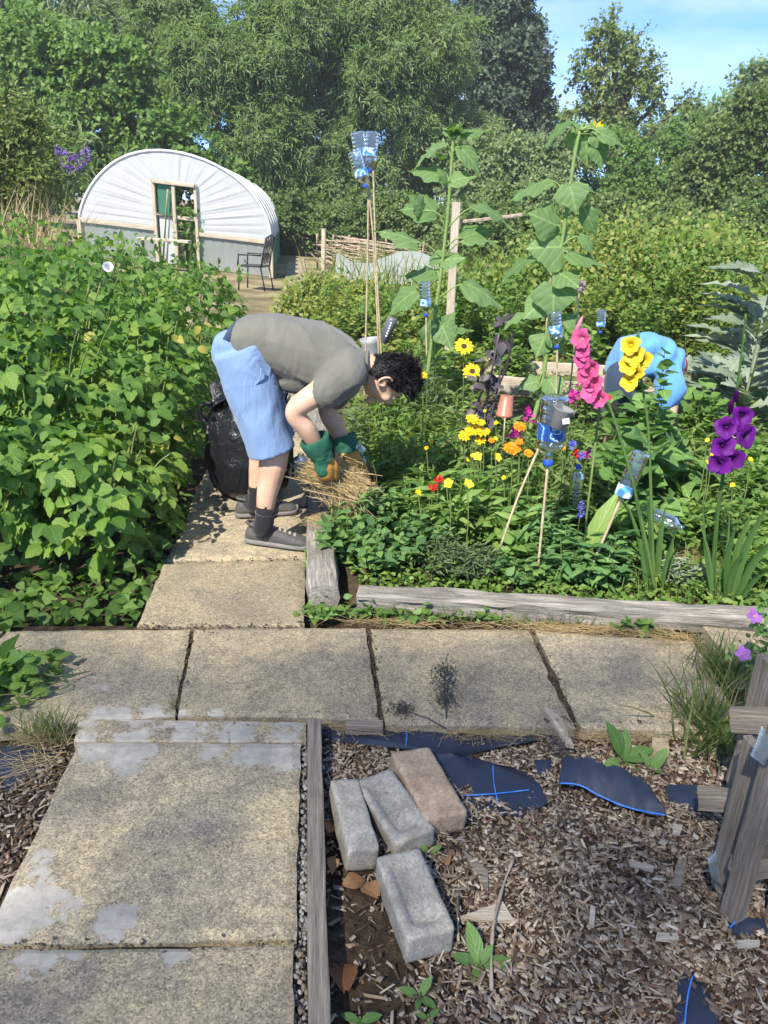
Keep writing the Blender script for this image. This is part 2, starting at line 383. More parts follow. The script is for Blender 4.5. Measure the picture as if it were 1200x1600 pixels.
slab(GQ((122, 1160), (470, 1160), (462, 1466), (-28, 1473)), z=.002, blobs=[bl(200, 1170, .15, .85), bl(150, 1172, .1, .8), bl(330, 1170, .09, .8), bl(420, 1172, .11, 1.0), bl(462, 1180, .1, .9), bl(385, 1182, .07, .8), bl(40, 1420, .10, .95), bl(5, 1440, .1, 1), bl(105, 1415, .06, .75), bl(60, 1340, .06, .7), bl(180, 1440, .075, .85), bl(90, 1430, .05, .7), bl(60, 1375, .06, .75), bl(455, 1420, .05, .5)])
slab(GQ((-30, 1481), (461, 1475), (452, 1780), (-190, 1790)), z=.0, blobs=[bl(60, 1490, .07, .9), bl(270, 1482, .06, .85), bl(120, 1495, .04, .7)])
slab(GQ((124, 1121), (478, 1127), (478, 1157), (116, 1157)), z=-.001, blobs=[bl(x, y, .10, .74) for x in (130, 210, 290, 370, 450) for y in (1125, 1150)], n=20, name='mortar_strip')
slab(GQ((256, 880), (477, 873), (475, 978), (214, 977)), z=.001)
slab(GQ((296, 796), (479, 792), (478, 869), (259, 875)), z=-.004)
pd = Vector((-.092, .9958, 0)); q0 = G(296, 792); q1 = G(480, 788)
for k in range(15):
    a = q0+pd*(.0+k*.66); b_ = q1+pd*(.0+k*.66); j = random.uniform(-.01, .01)
    slab([a+Vector((j, 0, 0)), b_+Vector((j, 0, 0)), b_+pd*.645, a+pd*.645], z=random.uniform(-.006, .006), n=8)
for k in range(9):                                       # the path goes on beside the tunnel
    p = Vector((-2.02-k*.12, 14.6+k*1.0, 0)); w = Vector((.46, .04, 0))
    slab([p, p+w, p+w+pd*.93, p+pd*.93], z=.012, th=.06, n=5)

# timbers
def wood_mat(name, c1, c2, c3, grain=(1.2, 22, 22), crack=.5, rough=.85):
    m, t, b = nodes(name); v = coords(t, grain)
    g = noise(t, v, 4.0, 6, .65, .6); g2 = noise(t, coords(t, (3, 60, 60)), 5, 4, .6); st = noise(t, coords(t), 5, 4)
    col = ramp(t, g, [(.28, c1), (.5, c2), (.72, c3)])
    col = mixc(t, ramp(t, st, [(.45, (0,)*3), (.75, (.45,)*3)]), col, c1)
    ck = ramp(t, g2, [(.30, (0,)*3), (.40, (1,)*3)]); col = mixc(t, crack, col, mixc(t, 1.0, col, ck, 'MULTIPLY'))
    t.links.new(col, b.inputs['Base Color']); b.inputs['Roughness'].default_value = rough; b.inputs['Specular IOR Level'].default_value = .2
    bump(t, b, math_(t, 'ADD', g, g2), .8, .006); return m
M_OLD = wood_mat('weathered sleeper wood', (.085, .075, .065), (.24, .22, .195), (.42, .39, .35))
M_GREYW = wood_mat('grey board wood', (.12, .10, .08), (.24, .205, .165), (.36, .32, .27))
M_PALE = wood_mat('pale post wood', (.30, .25, .19), (.46, .40, .31), (.58, .52, .43), crack=.25)
M_PALLET = wood_mat('pallet wood', (.12, .10, .08), (.22, .185, .145), (.33, .285, .235), crack=.35)
def timber(name, p0, p1, w, h, mat, label, cat, **k):
    return tag(beam(name, p0, p1, w, h, mat, None, **k), label, cat)
a = G(491, 1136); b_ = G(500, 1720); a.z = b_.z = -.025
timber('edging_board', a, b_, .042, .11, M_GREYW, 'weathered grey edging board along the near path, beside the concrete blocks', 'edging board', rough=.0015, seg=40, bev=.06)
pz = Vector((0, 0, .045))
timber('sleeper', G(505, 948)+pz, G(499, 862)+pz, .125, .10, M_OLD, 'short cracked grey timber with a dark sawn end, nearest the path crossing', 'sleeper', rough=.008, seg=26, seed=3)
timber('sleeper', G(498, 856)+pz*.8, G(502, 722)+pz*.8, .125, .095, M_OLD, 'grey timber under the handful of straw at the path edge', 'sleeper', rough=.009, seg=26, seed=8)
timber('sleeper', G(501, 716)+pz*.8, G(487, 600)+pz*.8, .125, .095, M_OLD, 'pale cracked timber seen between the bending person\'s arms', 'sleeper', rough=.009, seg=30, seed=13)
timber('sleeper', G(558, 948)+pz*.85, G(1196, 982)+pz*.7, .10, .085, M_OLD, 'long weathered grey beam lying along the front of the flower bed', 'beam', rough=.010, seg=70, seed=21)
timber('small_block', G(540, 1131)+Vector((0, 0, -.012)), G(598, 1132)+Vector((0, 0, -.012)), .03, .04, M_GREYW, 'small dark timber block against the front of the slabs', 'block', rough=.001, seg=6)
timber('bed_plank', D(768, 600, 6.5), D(1200, 632, 6.3), .035, .15, M_PALE, 'pale plank edging the back of the flower bed', 'plank', rough=.003, seg=30)
timber('bed_plank', D(760, 570, 7.3), D(1010, 585, 7.2), .035, .12, M_PALE, 'upper pale plank behind the flower bed, left of the stooping person in blue', 'plank', rough=.003, seg=20)

# =================================================================== TREES AND BUSHES
G1 = [(.030, .062, .016), (.048, .092, .022), (.066, .118, .028), (.085, .14, .036)]
M_HAZEL = leafmat('hazel leaf', [(.07, .145, .034), (.10, .19, .042), (.13, .23, .052), (.175, .275, .07)], .44)
M_WILLOW = leafmat('willow leaf', [(.12, .20, .07), (.155, .245, .085), (.19, .28, .105), (.24, .32, .14)], .45)
M_WILLOW2 = leafmat('pale willow leaf', [(.135, .20, .08), (.17, .24, .10), (.205, .275, .12), (.25, .315, .155)], .45)
M_DARK = leafmat('dark tree leaf', [(.040, .070, .048), (.055, .09, .06), (.075, .115, .07), (.10, .14, .085)], .3)
M_OAK = leafmat('oak leaf', [(.075, .13, .034), (.11, .17, .045), (.145, .205, .055), (.19, .24, .075)], .42)
M_BRAM = leafmat('bramble leaf', [(.06, .115, .03), (.09, .155, .04), (.13, .195, .055), (.17, .23, .075)], .4)
M_YEL = leafmat('yellow green leaf', [(.10, .15, .035), (.14, .19, .045), (.185, .225, .055), (.23, .26, .08)], .4)
M_CURR = leafmat('currant leaf', [(.095, .175, .034), (.135, .225, .042), (.18, .265, .052), (.235, .29, .066), (.30, .31, .09)], .44)
M_BARK = plain('bark', (.035, .028, .022), (.09, .075, .06), 14, .95, .8, .02, stretch=(1, 1, .25))
M_STEM = plain('green stem', (.09, .14, .035), (.15, .20, .06), 20, .6, .1)
M_CANE = plain('dry cane', (.32, .25, .15), (.50, .42, .28), 30, .7, .2)
def sprays(rng, cen, out, rc, nsp, nl, lsp, lsz, droop, spread=.8, var=.35):
    """leaves strung along short twigs that burst from each clump centre"""
    k = len(cen); n = k*nsp
    c = np.repeat(cen, nsp, 0); o = np.repeat(out, nsp, 0); rcc = np.repeat(rc, nsp)
    base = c+rdir(n, rng)*(rcc*rng.random(n)**.5)[:, None]
    d = unit(o*.8+rdir(n, rng)*spread+np.array([0, 0, droop]))
    side = unit(np.cross(d, rdir(n, rng))); ln = lsp*(.6+.8*rng.random(n))
    tt = (np.arange(nl)+.5)/nl; sg = np.where(np.arange(nl) % 2, 1, -1)
    P = base[:, None]+d[:, None]*(ln[:, None]*tt)[..., None]+np.array([0, 0, droop*.35])*(ln[:, None]*tt**2)[..., None]
    Dl = unit(d[:, None]*.7+side[:, None]*(sg*.65)[None, :, None]+rng.normal(size=(n, nl, 3))*.25+np.array([0, 0, droop*.35]))
    Nn = unit(np.array([-.15, -.45, .75])+o[:, None]*.75+rng.normal(size=(n, nl, 3))*.42)
    sc = lsz*(1-var+2*var*rng.random((n, nl)))
    cr = np.repeat(rng.random(k), nsp*nl)
    rn = np.clip(cr*.45+.55*rng.random(n*nl), 0, .999)
    return P.reshape(-1, 3), Dl.reshape(-1, 3), Nn.reshape(-1, 3), sc.ravel(), rn
def crown_pts(rng, lobes, dens, front=.25, inner=.72, noise_=.16):
    cen = []; out = []; rc = []
    for (c, r) in lobes:
        c = np.array(c); r = np.array(r); area = 4*math.pi*((r[0]*r[1])**1.6/3+(r[0]*r[2])**1.6/3+(r[1]*r[2])**1.6/3)**(1/1.6)
        n = max(6, int(area*dens)); d = rdir(n*2, rng); d = d[d[:, 1] < front][:n]
        f = inner+(1.04-inner)*rng.random(len(d))**.6+(rng.random(len(d))-.5)*noise_
        cen.append(c+d*r*f[:, None]); out.append(unit(d/r)); rc.append(np.full(len(d), .14*min(r)+.04))
    return np.concatenate(cen), np.concatenate(out), np.concatenate(rc)
def sublobes(rng, lobes, k, front):
    if not k: return lobes
    res = []
    for c, r in lobes:
        c = np.array(c); r = np.array(r); d = rdir(k*3, rng); d = d[d[:, 1] < front][:k]
        for q in d: res.append((c+q*r*rng.uniform(.62, .9), r*rng.uniform(.28, .52)*np.array([1, 1, .8])))
    return res
def plobe(u, v, ru, rv, Y, dep=1.0):
    p = D(u, v, Y); k = Y/1310.0; return ((p.x, p.y, p.z), (ru*k, max(ru, rv)*k*dep*.8, rv*k))
def tree(name, label, cat, lobes, mat, T, lsz, dens, nsp, nl, lsp, droop, base=None, trunk_r=.14, group=None, seed=1, front=.25, spread=.8, limbs=7, inner=.72, under=True, sub=9):
    rng = np.random.default_rng(seed); c0 = np.mean([l[0] for l in lobes], 0)
    bx, by = base if base else (c0[0], c0[1]); bz = float(ground_z(bx, by))-.05
    root = thing(name, (bx, by, bz), label, cat, group)
    cen, out, rc = crown_pts(rng, sublobes(rng, lobes, sub, front), dens, front, inner)
    P, Dl, Nn, sc, rn = sprays(rng, cen, out, rc, nsp, nl, lsp, lsz, droop, spread)
    if under:                                            # sparser, larger leaves deeper in the crown
        c2, o2, r2 = crown_pts(rng, [(c, np.array(r)*.62) for c, r in lobes], dens*.5, .6, .4)
        P2, D2, N2, s2, q2 = sprays(rng, c2, o2, r2, max(3, nsp//2), nl, lsp, lsz*1.7, droop, spread)
        P = np.concatenate([P, P2]); Dl = np.concatenate([Dl, D2]); Nn = np.concatenate([Nn, N2]); sc = np.concatenate([sc, s2]); rn = np.concatenate([rn, q2])
    ok = P[:, 2] > ground_z(P[:, 0], P[:, 1])+.02
    scatter('crown', T, P[ok], Dl[ok], Nn[ok], sc[ok], mat, root, rn[ok], kind='stuff', smooth=False)
    mb = MB(); top = Vector(c0)+Vector((0, 0, .2)); bp = Vector((bx, by, bz)); mid = bp.lerp(top, .5)+Vector((rng.normal()*.12, 0, 0))*(top-bp).length*.3
    mb.tube(spline([bp, mid, top], 5), [trunk_r*(1-.6*i/10) for i in range(11)], 8)
    ls = [lobes[i % len(lobes)] for i in range(limbs)]
    for i, (c, r) in enumerate(ls):
        s = bp.lerp(top, rng.uniform(.35, .85)); e = Vector(c)+Vector(rdir(1, rng)[0])*min(r)*.5
        m_ = s.lerp(e, .5)+Vector((0, 0, .08*(e-s).length)); mb.tube(spline([s, m_, e], 4), [trunk_r*.5*(1-.8*k/8) for k in range(9)], 6)
    mb.build('trunk', M_BARK, root); return root
def TL(Y, *ls, dep=1.0): return [plobe(*l, Y, dep) for l in ls]
# far row
tree('willow_tree', 'pale grey-green willow top in the far upper left corner', 'tree', TL(37, (50, 35, 110, 60), (-30, 70, 80, 70), (130, 60, 60, 50)), M_WILLOW2, T_WILLOW, .34, 1.5, 7, 7, .9, -.35, seed=2, limbs=4)
tree('poplar_tree', 'dark thin-leaved tree with blue sky gaps behind the left hazel', 'tree', TL(40, (185, 20, 42, 70), (235, 40, 45, 60), (290, 10, 45, 60), (215, 90, 70, 50)), M_DARK, T_BROAD, .30, 1.3, 7, 5, .6, -.1, seed=3)
tree('dark_tree', 'tall dark blue-green tree right of the willows, pointed top', 'tree', TL(35, (772, 105, 54, 70), (742, 60, 28, 60), (800, 50, 28, 50), (735, 20, 16, 40), (800, 5, 18, 40), (795, 175, 52, 70), (745, 180, 55, 80), (770, 260, 70, 80), (822, 110, 30, 40), (835, 170, 16, 30)), M_DARK, T_RHOMB, .18, 3.0, 9, 7, .42, .05, seed=4)
tree('oak_tree', 'lone open-crowned tree against the blue sky, dark leaning trunk', 'tree', TL(32, (958, 42, 26, 16), (935, 70, 22, 14), (985, 72, 26, 18), (922, 100, 22, 14), (960, 100, 26, 16), (1000, 108, 26, 15), (915, 132, 20, 10), (952, 138, 26, 12), (1018, 135, 20, 10), (985, 148, 24, 12), (1038, 156, 18, 7), (930, 162, 24, 10), (1000, 175, 24, 10), (960, 180, 26, 12), (975, 210, 60, 18), (1078, 153, 14, 4), (905, 168, 14, 8)), M_OAK, T_BROAD, .13, 7, 5, 6, .42, -.1, base=(D(945, 330, 32).x, 32), trunk_r=.30, seed=5, limbs=20, inner=.3, front=1.0, sub=0, under=False)
tree('far_tree', 'thin pale tree tops at the far right skyline', 'tree', TL(38, (1190, 140, 30, 20), (1130, 190, 46, 20), (1065, 200, 36, 20), (870, 208, 36, 18)), M_WILLOW, T_RHOMB, .22, 2.0, 6, 6, .6, .1, seed=6, limbs=6)
# the wall of willow and hazel
tree('hazel_tree', 'broad mid-green hazel filling the left background above the tunnel', 'tree', TL(24, (90, 150, 100, 80), (200, 190, 90, 90), (30, 110, 80, 70), (160, 110, 80, 50), (255, 260, 80, 70), (60, 240, 90, 70), (320, 300, 60, 50), (140, 290, 90, 60), (-30, 190, 80, 90)), M_HAZEL, T_BROAD, .13, 4.0, 9, 6, .36, -.05, seed=11)
tree('willow_tree', 'grey-green willow between the hazel and the tallest willow', 'tree', TL(27, (365, 125, 95, 85), (320, 60, 90, 70), (430, 60, 80, 70), (400, 210, 90, 80), (400, 290, 70, 60), (250, 30, 60, 50)), M_WILLOW, T_WILLOW, .165, 3.9, 11, 9, .5, -.35, seed=12)
tree('willow_tree', 'tallest willow in the middle of the background above the fence', 'tree', TL(28, (560, 120, 100, 90), (490, 200, 80, 80), (600, 215, 90, 70), (640, 80, 80, 80), (540, 25, 100, 60), (470, 290, 70, 50), (560, 290, 80, 50), (450, 120, 70, 70)), M_WILLOW, T_WILLOW, .17, 3.4, 10, 9, .5, -.35, seed=13)
tree('willow_tree', 'pale feathery willow in front of the tall dark tree', 'tree', TL(29, (680, 125, 50, 80), (700, 220, 66, 60), (660, 45, 50, 55), (690, 290, 60, 45)), M_WILLOW2, T_WILLOW, .165, 4, 11, 9, .5, -.3, seed=14)
tree('sallow_bush', 'grey-green sallow thicket behind the two sunflowers', 'bush', TL(26, (745, 255, 50, 44), (805, 270, 52, 44), (860, 270, 44, 48), (760, 320, 70, 45), (840, 330, 70, 45)), M_WILLOW2, T_RHOMB, .125, 4.4, 10, 7, .36, -.1, seed=15)
tree('hawthorn_tree', 'dark green hawthorn right of the right-hand sunflower', 'tree', TL(27, (950, 272, 48, 54), (1030, 270, 58, 58), (1000, 330, 76, 46), (905, 310, 46, 50), (1070, 225, 30, 30)), M_HAZEL, T_RHOMB, .12, 5, 11, 6, .34, -.05, seed=16)
tree('elder_bush', 'yellow-green rounded bush at the right edge of the background', 'bush', TL(23, (1125, 225, 42, 34), (1185, 185, 40, 36), (1095, 272, 40, 36), (1130, 315, 60, 44), (1190, 300, 55, 55), (1215, 240, 50, 50)), M_OAK, T_BROAD, .105, 6, 11, 6, .34, -.05, seed=17)
i = 0
for (u, v, ru, rv, Y, lab) in ((470, 345, 60, 34, 25, 'low bramble behind the dustbin beside the tunnel'), (560, 340, 66, 34, 24, 'dark bramble mound behind the left part of the woven fence'), (650, 345, 60, 36, 23.5, 'dark bramble mound behind the right end of the woven fence'),
        (745, 352, 70, 42, 21, 'bramble mound just right of the tall grey post'), (840, 365, 60, 36, 20, 'bramble mound behind the stem of the right-hand sunflower'), (950, 360, 80, 42, 20, 'bramble mound under the dark hawthorn'), (1060, 370, 80, 40, 19, 'bramble mound below the gap between hawthorn and elder'), (1170, 375, 70, 46, 18, 'bramble mound at the right edge below the elder')):
    tree('bramble_bush', lab, 'bush', TL(Y, (u, v, ru, rv), (u+25, v+14, ru*.8, rv*.8), (u-30, v+16, ru*.7, rv*.7)), M_BRAM, T_BROAD, .085, 9, 9, 5, .3, -.1, trunk_r=.04, seed=30+i, limbs=4, group='bramble mounds below the trees'); i += 1
# left: buddleia, yellow bush, dry grass
bd = tree('buddleia_bush', 'buddleia with purple flower spikes left of the tunnel', 'bush', TL(18, (98, 240, 30, 34), (50, 265, 50, 50), (25, 230, 50, 50), (70, 285, 30, 30)), M_WILLOW, T_WILLOW, .16, 5, 6, 6, .5, -.1, trunk_r=.05, seed=51, limbs=10)
M_PURP = plain('buddleia purple', (.16, .085, .30), (.27, .17, .45), 60, .8, .3)
rng = np.random.default_rng(5)
for (u, v) in ((125, 243), (138, 250), (150, 258), (133, 262), (118, 238), (66, 222), (150, 248), (110, 256), (140, 268), (70, 300), (142, 240), (12, 226), (145, 264), (122, 252), (154, 252), (104, 246), (128, 270)):
    p = np.array(D(u-16, v, 16.9)); k = 80; tt = rng.random(k); d = unit(np.array([rng.normal()*.6, -.3, .5+rng.normal()*.3]))
    P = p+np.outer(tt*.24, d)+rdir(k, rng)*(.035*(1-tt*.7))[:, None]; scatter('flower_spike', T_BROAD, P, rdir(k, rng), rdir(k, rng), .035, M_PURP, bd, kind='stuff')
tree('privet_bush', 'yellow-green bush at the left edge above the raspberry canes', 'bush', TL(13, (5, 245, 60, 66), (45, 290, 44, 36), (-40, 300, 60, 60), (25, 200, 36, 28)), M_YEL, T_RHOMB, .075, 14, 7, 6, .3, .1, trunk_r=.04, seed=52)
M_DRYG = leafmat('dry grass', [(.26, .20, .10), (.36, .28, .15), (.45, .36, .2), (.3, .27, .12)], .25, tcol=(1.1, 1.05, .8))
def blades(name, P, h, w, lean, mat, parent=None, seed=0, kind='stuff', label=None, cat=None):
    r = np.random.default_rng(seed); n = len(P); d = unit(np.array([0, 0, 1.0])+r.normal(size=(n, 3))*lean*np.array([1, 1, .2]))
    T = (np.array([(-w, 0, 0), (w, 0, 0), (-w*.9, .4, .02), (w*.9, .4, .02), (-w*.6, .75, .12), (w*.6, .75, .12), (0, 1, .28)]), [(0, 1, 3, 2), (2, 3, 5, 4), (4, 5, 6)], np.array([(0, 0), (1, 0), (0, .4), (1, .4), (0, .75), (1, .75), (.5, 1)]))
    return tag(scatter(name, T, P, d, rdir(n, r), h*(.5+.8*r.random(n)), mat, parent), label, cat, None, kind)
r = np.random.default_rng(9); n = 1500; P = np.column_stack([r.uniform(-9, -4.55, n), r.uniform(9.3, 12.5, n), np.zeros(n)]); P[:, 2] = ground_z(P[:, 0], P[:, 1])
blades('dry_grass', P, 1.35, .006, .18, M_DRYG, seed=1, label='tall straw-coloured dry grass behind the raspberry canes, upper left', cat='grass')
# currant bushes in the middle distance
i = 0
for (u, v, Y, rr, lab) in ((500, 470, 11.5, .55, 'currant bush beside the far path, left of the tall canes'), (560, 482, 10.6, .55, 'currant bush directly behind the three tall bottle canes'), (625, 486, 10.0, .55, 'currant bush between the bottle canes and the left sunflower'),
        (690, 492, 9.4, .52, 'currant bush just behind the left sunflower stem'), (755, 486, 9.2, .55, 'currant bush right of the tall grey post'), (820, 470, 9.6, .62, 'currant bush left of the right-hand sunflower stem'), (905, 452, 9.8, .66, 'currant bush behind the two allium heads'),
        (985, 455, 9.4, .68, 'currant bush directly above the stooping person in blue'), (1070, 462, 9.0, .68, 'currant bush above right of the stooping person in blue'), (1140, 470, 9.4, .6, 'currant bush behind the tall silver plant'),
        (880, 408, 14, .7, 'far currant bush right of the right-hand sunflower'), (1010, 412, 13.5, .75, 'far currant bush below the hawthorn'), (1110, 420, 13, .7, 'far currant bush near the right edge')):
    p = D(u, v, Y); sh = u < 700 and Y < 12
    if sh: rr *= .72
    tree('currant_bush', lab, 'bush', [((p.x, Y, p.z-.05), (rr, rr, rr*.62)), ((p.x+.3, Y-.2, p.z-.22), (rr*.7, rr*.7, rr*.5)), ((p.x-.3, Y-.25, p.z-.25), (rr*.7, rr*.7, rr*.5)), ((p.x, Y-.3, p.z-.4), (rr*.8, rr*.7, rr*.45))], M_CURR, T_BROAD, .058, 19 if not sh else 28, 7, 7, .40 if not sh else .22, .5 if not sh else .2, trunk_r=.02, seed=70+i, limbs=8, sub=8, spread=1.1, group='currant bushes in the middle distance'); i += 1
r = np.random.default_rng(19); n = 2600; P = np.column_stack([r.uniform(-1.2, 8, n), r.uniform(10.5, 18, n), np.zeros(n)])
blades('rough_grass', P, .75, .012, .35, M_YEL, seed=4, label='rough green grass between the currant bushes and the brambles', cat='grass')
# the tall tree behind the photographer whose thin crown half-shades the crossing
def shade_tree():
    h = Vector((sdir.x, sdir.y, 0))/sdir.z; r = np.random.default_rng(99); z0 = 17.0; n = 8200
    q = np.column_stack([r.uniform(-3.2, 3.6, n*2), r.uniform(-1.6, 2.75, n*2)]); d = .45+.75*hashn(q[:, 0]*1.6, q[:, 1]*1.6, 0, 5); e = np.clip((2.62+.35*(hashn(q[:, 0]*2.1, 1, 0, 8)-.5)-q[:, 1])/.35, 0, 1); q = q[r.random(n*2) < d*e][:n]; n = len(q)
    z = z0+r.normal(size=n)*.9; P = np.column_stack([q[:, 0]+h.x*z, q[:, 1]+h.y*z, z]); bx, by = P[:, 0].mean()-.5, P[:, 1].mean()-1.5
    root = thing('ash_tree', (bx, by, 0), 'tall thin-crowned tree behind the photographer that half-shades the path crossing', 'tree')
    scatter('crown', T_BROAD, P, rdir(n, r), unit(r.normal(size=(n, 3))+[0, 0, .8]), r.uniform(.07, .13, n), M_HAZEL, root, kind='stuff', smooth=False); mb = MB(); tp = Vector((bx+.3, by+.8, z0-1)); mb.tube(spline([(bx, by, -.1), (bx+.2, by+.3, 8), tp], 6), [.28-.018*i for i in range(13)], 10)
    for k in range(16): e_ = Vector(P[r.integers(n)]); mb.tube(spline([tp-Vector((0, 0, r.uniform(0, 3))), tp.lerp(e_, .5)+Vector((0, 0, .4)), e_], 4), [.07-.0075*i for i in range(9)], 6)
    mb.build('trunk', M_BARK, root)
shade_tree()

# =================================================================== POLYTUNNEL, FENCE, FAR FURNITURE
def film_mat(name, col, trans, rough, alpha=1.0, wr=0.2, scale=3):
    m, t, b = nodes(name); v = coords(t)
    n = noise(t, v, scale, 5, .6); t.links.new(ramp(t, n, [(.3, tuple(c*.88 for c in col)), (.7, col)]), b.inputs['Base Color'])
    b.inputs['Roughness'].default_value = rough; b.inputs['Specular IOR Level'].default_value = .5
    bump(t, b, noise(t, v, 9, 4), wr, .02)
    tr = t.nodes.new('ShaderNodeBsdfTranslucent'); tr.inputs[0].default_value = (*col, 1)
    ms = t.nodes.new('ShaderNodeMixShader'); ms.inputs[0].default_value = trans
    t.links.new(b.outputs[0], ms.inputs[1]); t.links.new(tr.outputs[0], ms.inputs[2]); out = ms.outputs[0]
    if alpha < 1:
        tp = t.nodes.new('ShaderNodeBsdfTransparent'); m2 = t.nodes.new('ShaderNodeMixShader'); m2.inputs[0].default_value = alpha
        t.links.new(tp.outputs[0], m2.inputs[1]); t.links.new(out, m2.inputs[2]); out = m2.outputs[0]
    t.links.new(out, t.nodes['Material Output'].inputs[0]); return m
M_FILM = film_mat('white polythene', (.68, .71, .73), .45, .28)
M_CLEAR = film_mat('clear polythene', (.55, .61, .60), .4, .25, .6)
M_GREENNET = film_mat('green netting', (.05, .19, .12), .3, .7)
M_BLACK = plain('black metal', (.015, .015, .016), (.03, .03, .032), 20, .45, .05)
FR = Vector((-2.58, 17.0, 0)); FLx = Vector((-6.52, 16.9, .31)); AX = Vector((-1.30, 11.2, 0))      # front right foot, front left foot, long axis
tun = thing('polytunnel', FR, 'white polythene growing tunnel with a wooden door frame, left background', 'polytunnel')
mid = (FR+FLx)/2; hw = (FLx-FR)/2; EV = .71; RISE = 1.50
def arch(s, back=0.0, g=0.0):                # s 0..1 from right eave over the top to the left eave
    a = math.pi*s; c = math.cos(a); return mid-hw*c*(1+g)+Vector((0, 0, EV+max(0, math.sin(a))**(.95 if c > 0 else .95+.4*-c)*RISE*(1+g)))+AX*back
# front sheet: pleats running out from the door to the hoop
dl, dr = .40, .615                            # door opening along the width, 0 = left foot
def wpt(f, z): return FLx.lerp(FR, f)+Vector((0, 0, z))
DT = 1.62                                     # door head height
V = []; F = []; na = 220; nr = 7
def door_edge(s):
    a = math.pi*s; c = math.cos(a)
    if s < .36: return wpt(dr, EV+(DT-EV)*(s/.36)+.02*0)
    if s > .64: return wpt(dl, EV+(DT-EV)*((1-s)/.36))
    return wpt(dr+(dl-dr)*(s-.36)/.28, DT)
for i in range(na+1):
    s = i/na; o = arch(s, 0, -.006); e = door_edge(s)
    for j in range(nr+1):
        r_ = j/nr; p = e.lerp(o, r_)
        amp = math.sin(r_*math.pi)**.6*.010*(.1+1.3*float(hashn(s*26, 0, 0, 3)))
        V.append(p+Vector((0, -1, 0))*amp*(math.sin(s*2*math.pi*23+5*float(hashn(s*9, 0, 0, 8)))+.5*math.sin(s*2*math.pi*51+7*float(hashn(s*13, 0, 0, 2)))))
m_ = nr+1; F = [(i*m_+j, i*m_+j+1, (i+1)*m_+j+1, (i+1)*m_+j) for i in range(na) for j in range(nr)]
mk('front_cover', V, F, M_FILM, tun)
V = []; nb = 48; ns = 40
for i in range(nb+1):
    for j in range(ns+1):
        g = -.022*abs(math.sin(i/nb*math.pi*8))**.5 if 0 < i < nb else 0
        V.append(arch(j/ns, i/nb, g))
m_ = ns+1; mk('roof_cover', V, [(i*m_+j, (i+1)*m_+j, (i+1)*m_+j+1, i*m_+j+1) for i in range(nb) for j in range(ns)], M_FILM, tun)
for k in range(9): mk('hoop', *tube_data([arch(j/28, k/8, .004) for j in range(29)], .022 if k else .032, 6), plain('hoop %d' % k, (.5, .52, .54), (.6, .62, .63), 4, .4, 0) if k == 0 else MATS['hoop 0'], tun)
def panel(name, a, b, z0, z1, mat, off=0.0):
    n = 24; V = []
    for i in range(n+1):
        for z in (z0, (z0+z1)/2, z1):
            V.append(a.lerp(b, i/n)+Vector((0, off+.012*math.sin(i*2.3+z*3), z)))
    return mk(name, V, [(i*3+j, (i+1)*3+j, (i+1)*3+j+1, i*3+j+1) for i in range(n) for j in range(2)], mat, tun)
panel('lower_panel', wpt(dr, 0), FR, .02, EV, M_CLEAR); panel('lower_panel', FLx, wpt(dl, 0), .02, EV, M_CLEAR)
panel('side_panel', FR+Vector((.01, 0, 0)), FR+AX+Vector((.01, 0, 0)), 0, EV, M_GREENNET); panel('side_panel', FLx, FLx+AX, 0, EV, M_GREENNET)
B = lambda name, p, q, w=.05, h=.05, mt=M_PALE: beam(name, p, q, w, h, mt, tun, rough=.002, seg=6)
fw = Vector((0, -.04, 0))
B('base_rail', wpt(dr, EV)+fw, FR+fw+Vector((0, 0, EV)), .04, .09); B('base_rail', FLx+fw+Vector((0, 0, EV)), wpt(dl, EV)+fw, .04, .09)
B('corner_post', FR+fw, FR+fw+Vector((0, 0, EV)), .09, .09); B('corner_post', FLx+fw, FLx+fw+Vector((0, 0, EV)), .09, .09)
B('door_post', wpt(dl, 0)+fw*1.5, wpt(dl, DT+.04)+fw*1.5, .07, .07); B('door_post', wpt(dr, 0)+fw*1.5, wpt(dr, DT+.04)+fw*1.5, .06, .06); B('door_post', wpt(.503, 0)+fw*1.8, wpt(.503, DT)+fw*1.8, .07, .07)
B('door_head', wpt(dl, DT)+fw*2.6, wpt(dr, DT)+fw*2.6, .06, .07); B('door_rail', wpt(.505, .98)+fw, wpt(dr, .98)+fw, .04, .07)
door = mk('door', [wpt(dl+.02, .05)+fw, wpt(.49, .05)+fw, wpt(.49, .96)+fw, wpt(dl+.02, .96)+fw], [(0, 1, 2, 3)], film_mat('door film', (.6, .64, .64), .3, .4), tun)
mk('door_pane', [wpt(dl+.02, 1.0)+fw, wpt(.49, 1.0)+fw, wpt(.49, DT-.04)+fw, wpt(dl+.02, DT-.04)+fw], [(0, 1, 2, 3)], M_GREENNET, door)
mk('door_brace', *tube_data([wpt(.43, .1)+fw*3, wpt(.48, 1.5)+fw*3], .022, 6), M_CANE, door)
mk('door_rail', *tube_data([wpt(dl, .98)+fw*1.6, wpt(.5, .98)+fw*1.6], .03, 6), M_PALE, door)
r = np.random.default_rng(3); n = 500; c = np.array(wpt(.56, .5)); P = c+np.column_stack([r.uniform(-.32, .32, n), r.uniform(-.1, .5, n), r.uniform(-.5, .7, n)])
tp = thing('tomato_plant', (c[0], c[1]+.2, .15), 'green leafy plant growing in the tunnel doorway', 'plant')
scatter('foliage', T_OVATE, P, rdir(n, r)+[0, 0, -.4], rdir(n, r)+[0, -.5, .7], .11, M_HAZEL, tp, kind='stuff'); mk('stem', *tube_data([(c[0], c[1]+.2, .1), (c[0]+.05, c[1]+.2, .7), (c[0], c[1]+.15, 1.2)], .012, 5), M_STEM, tp)
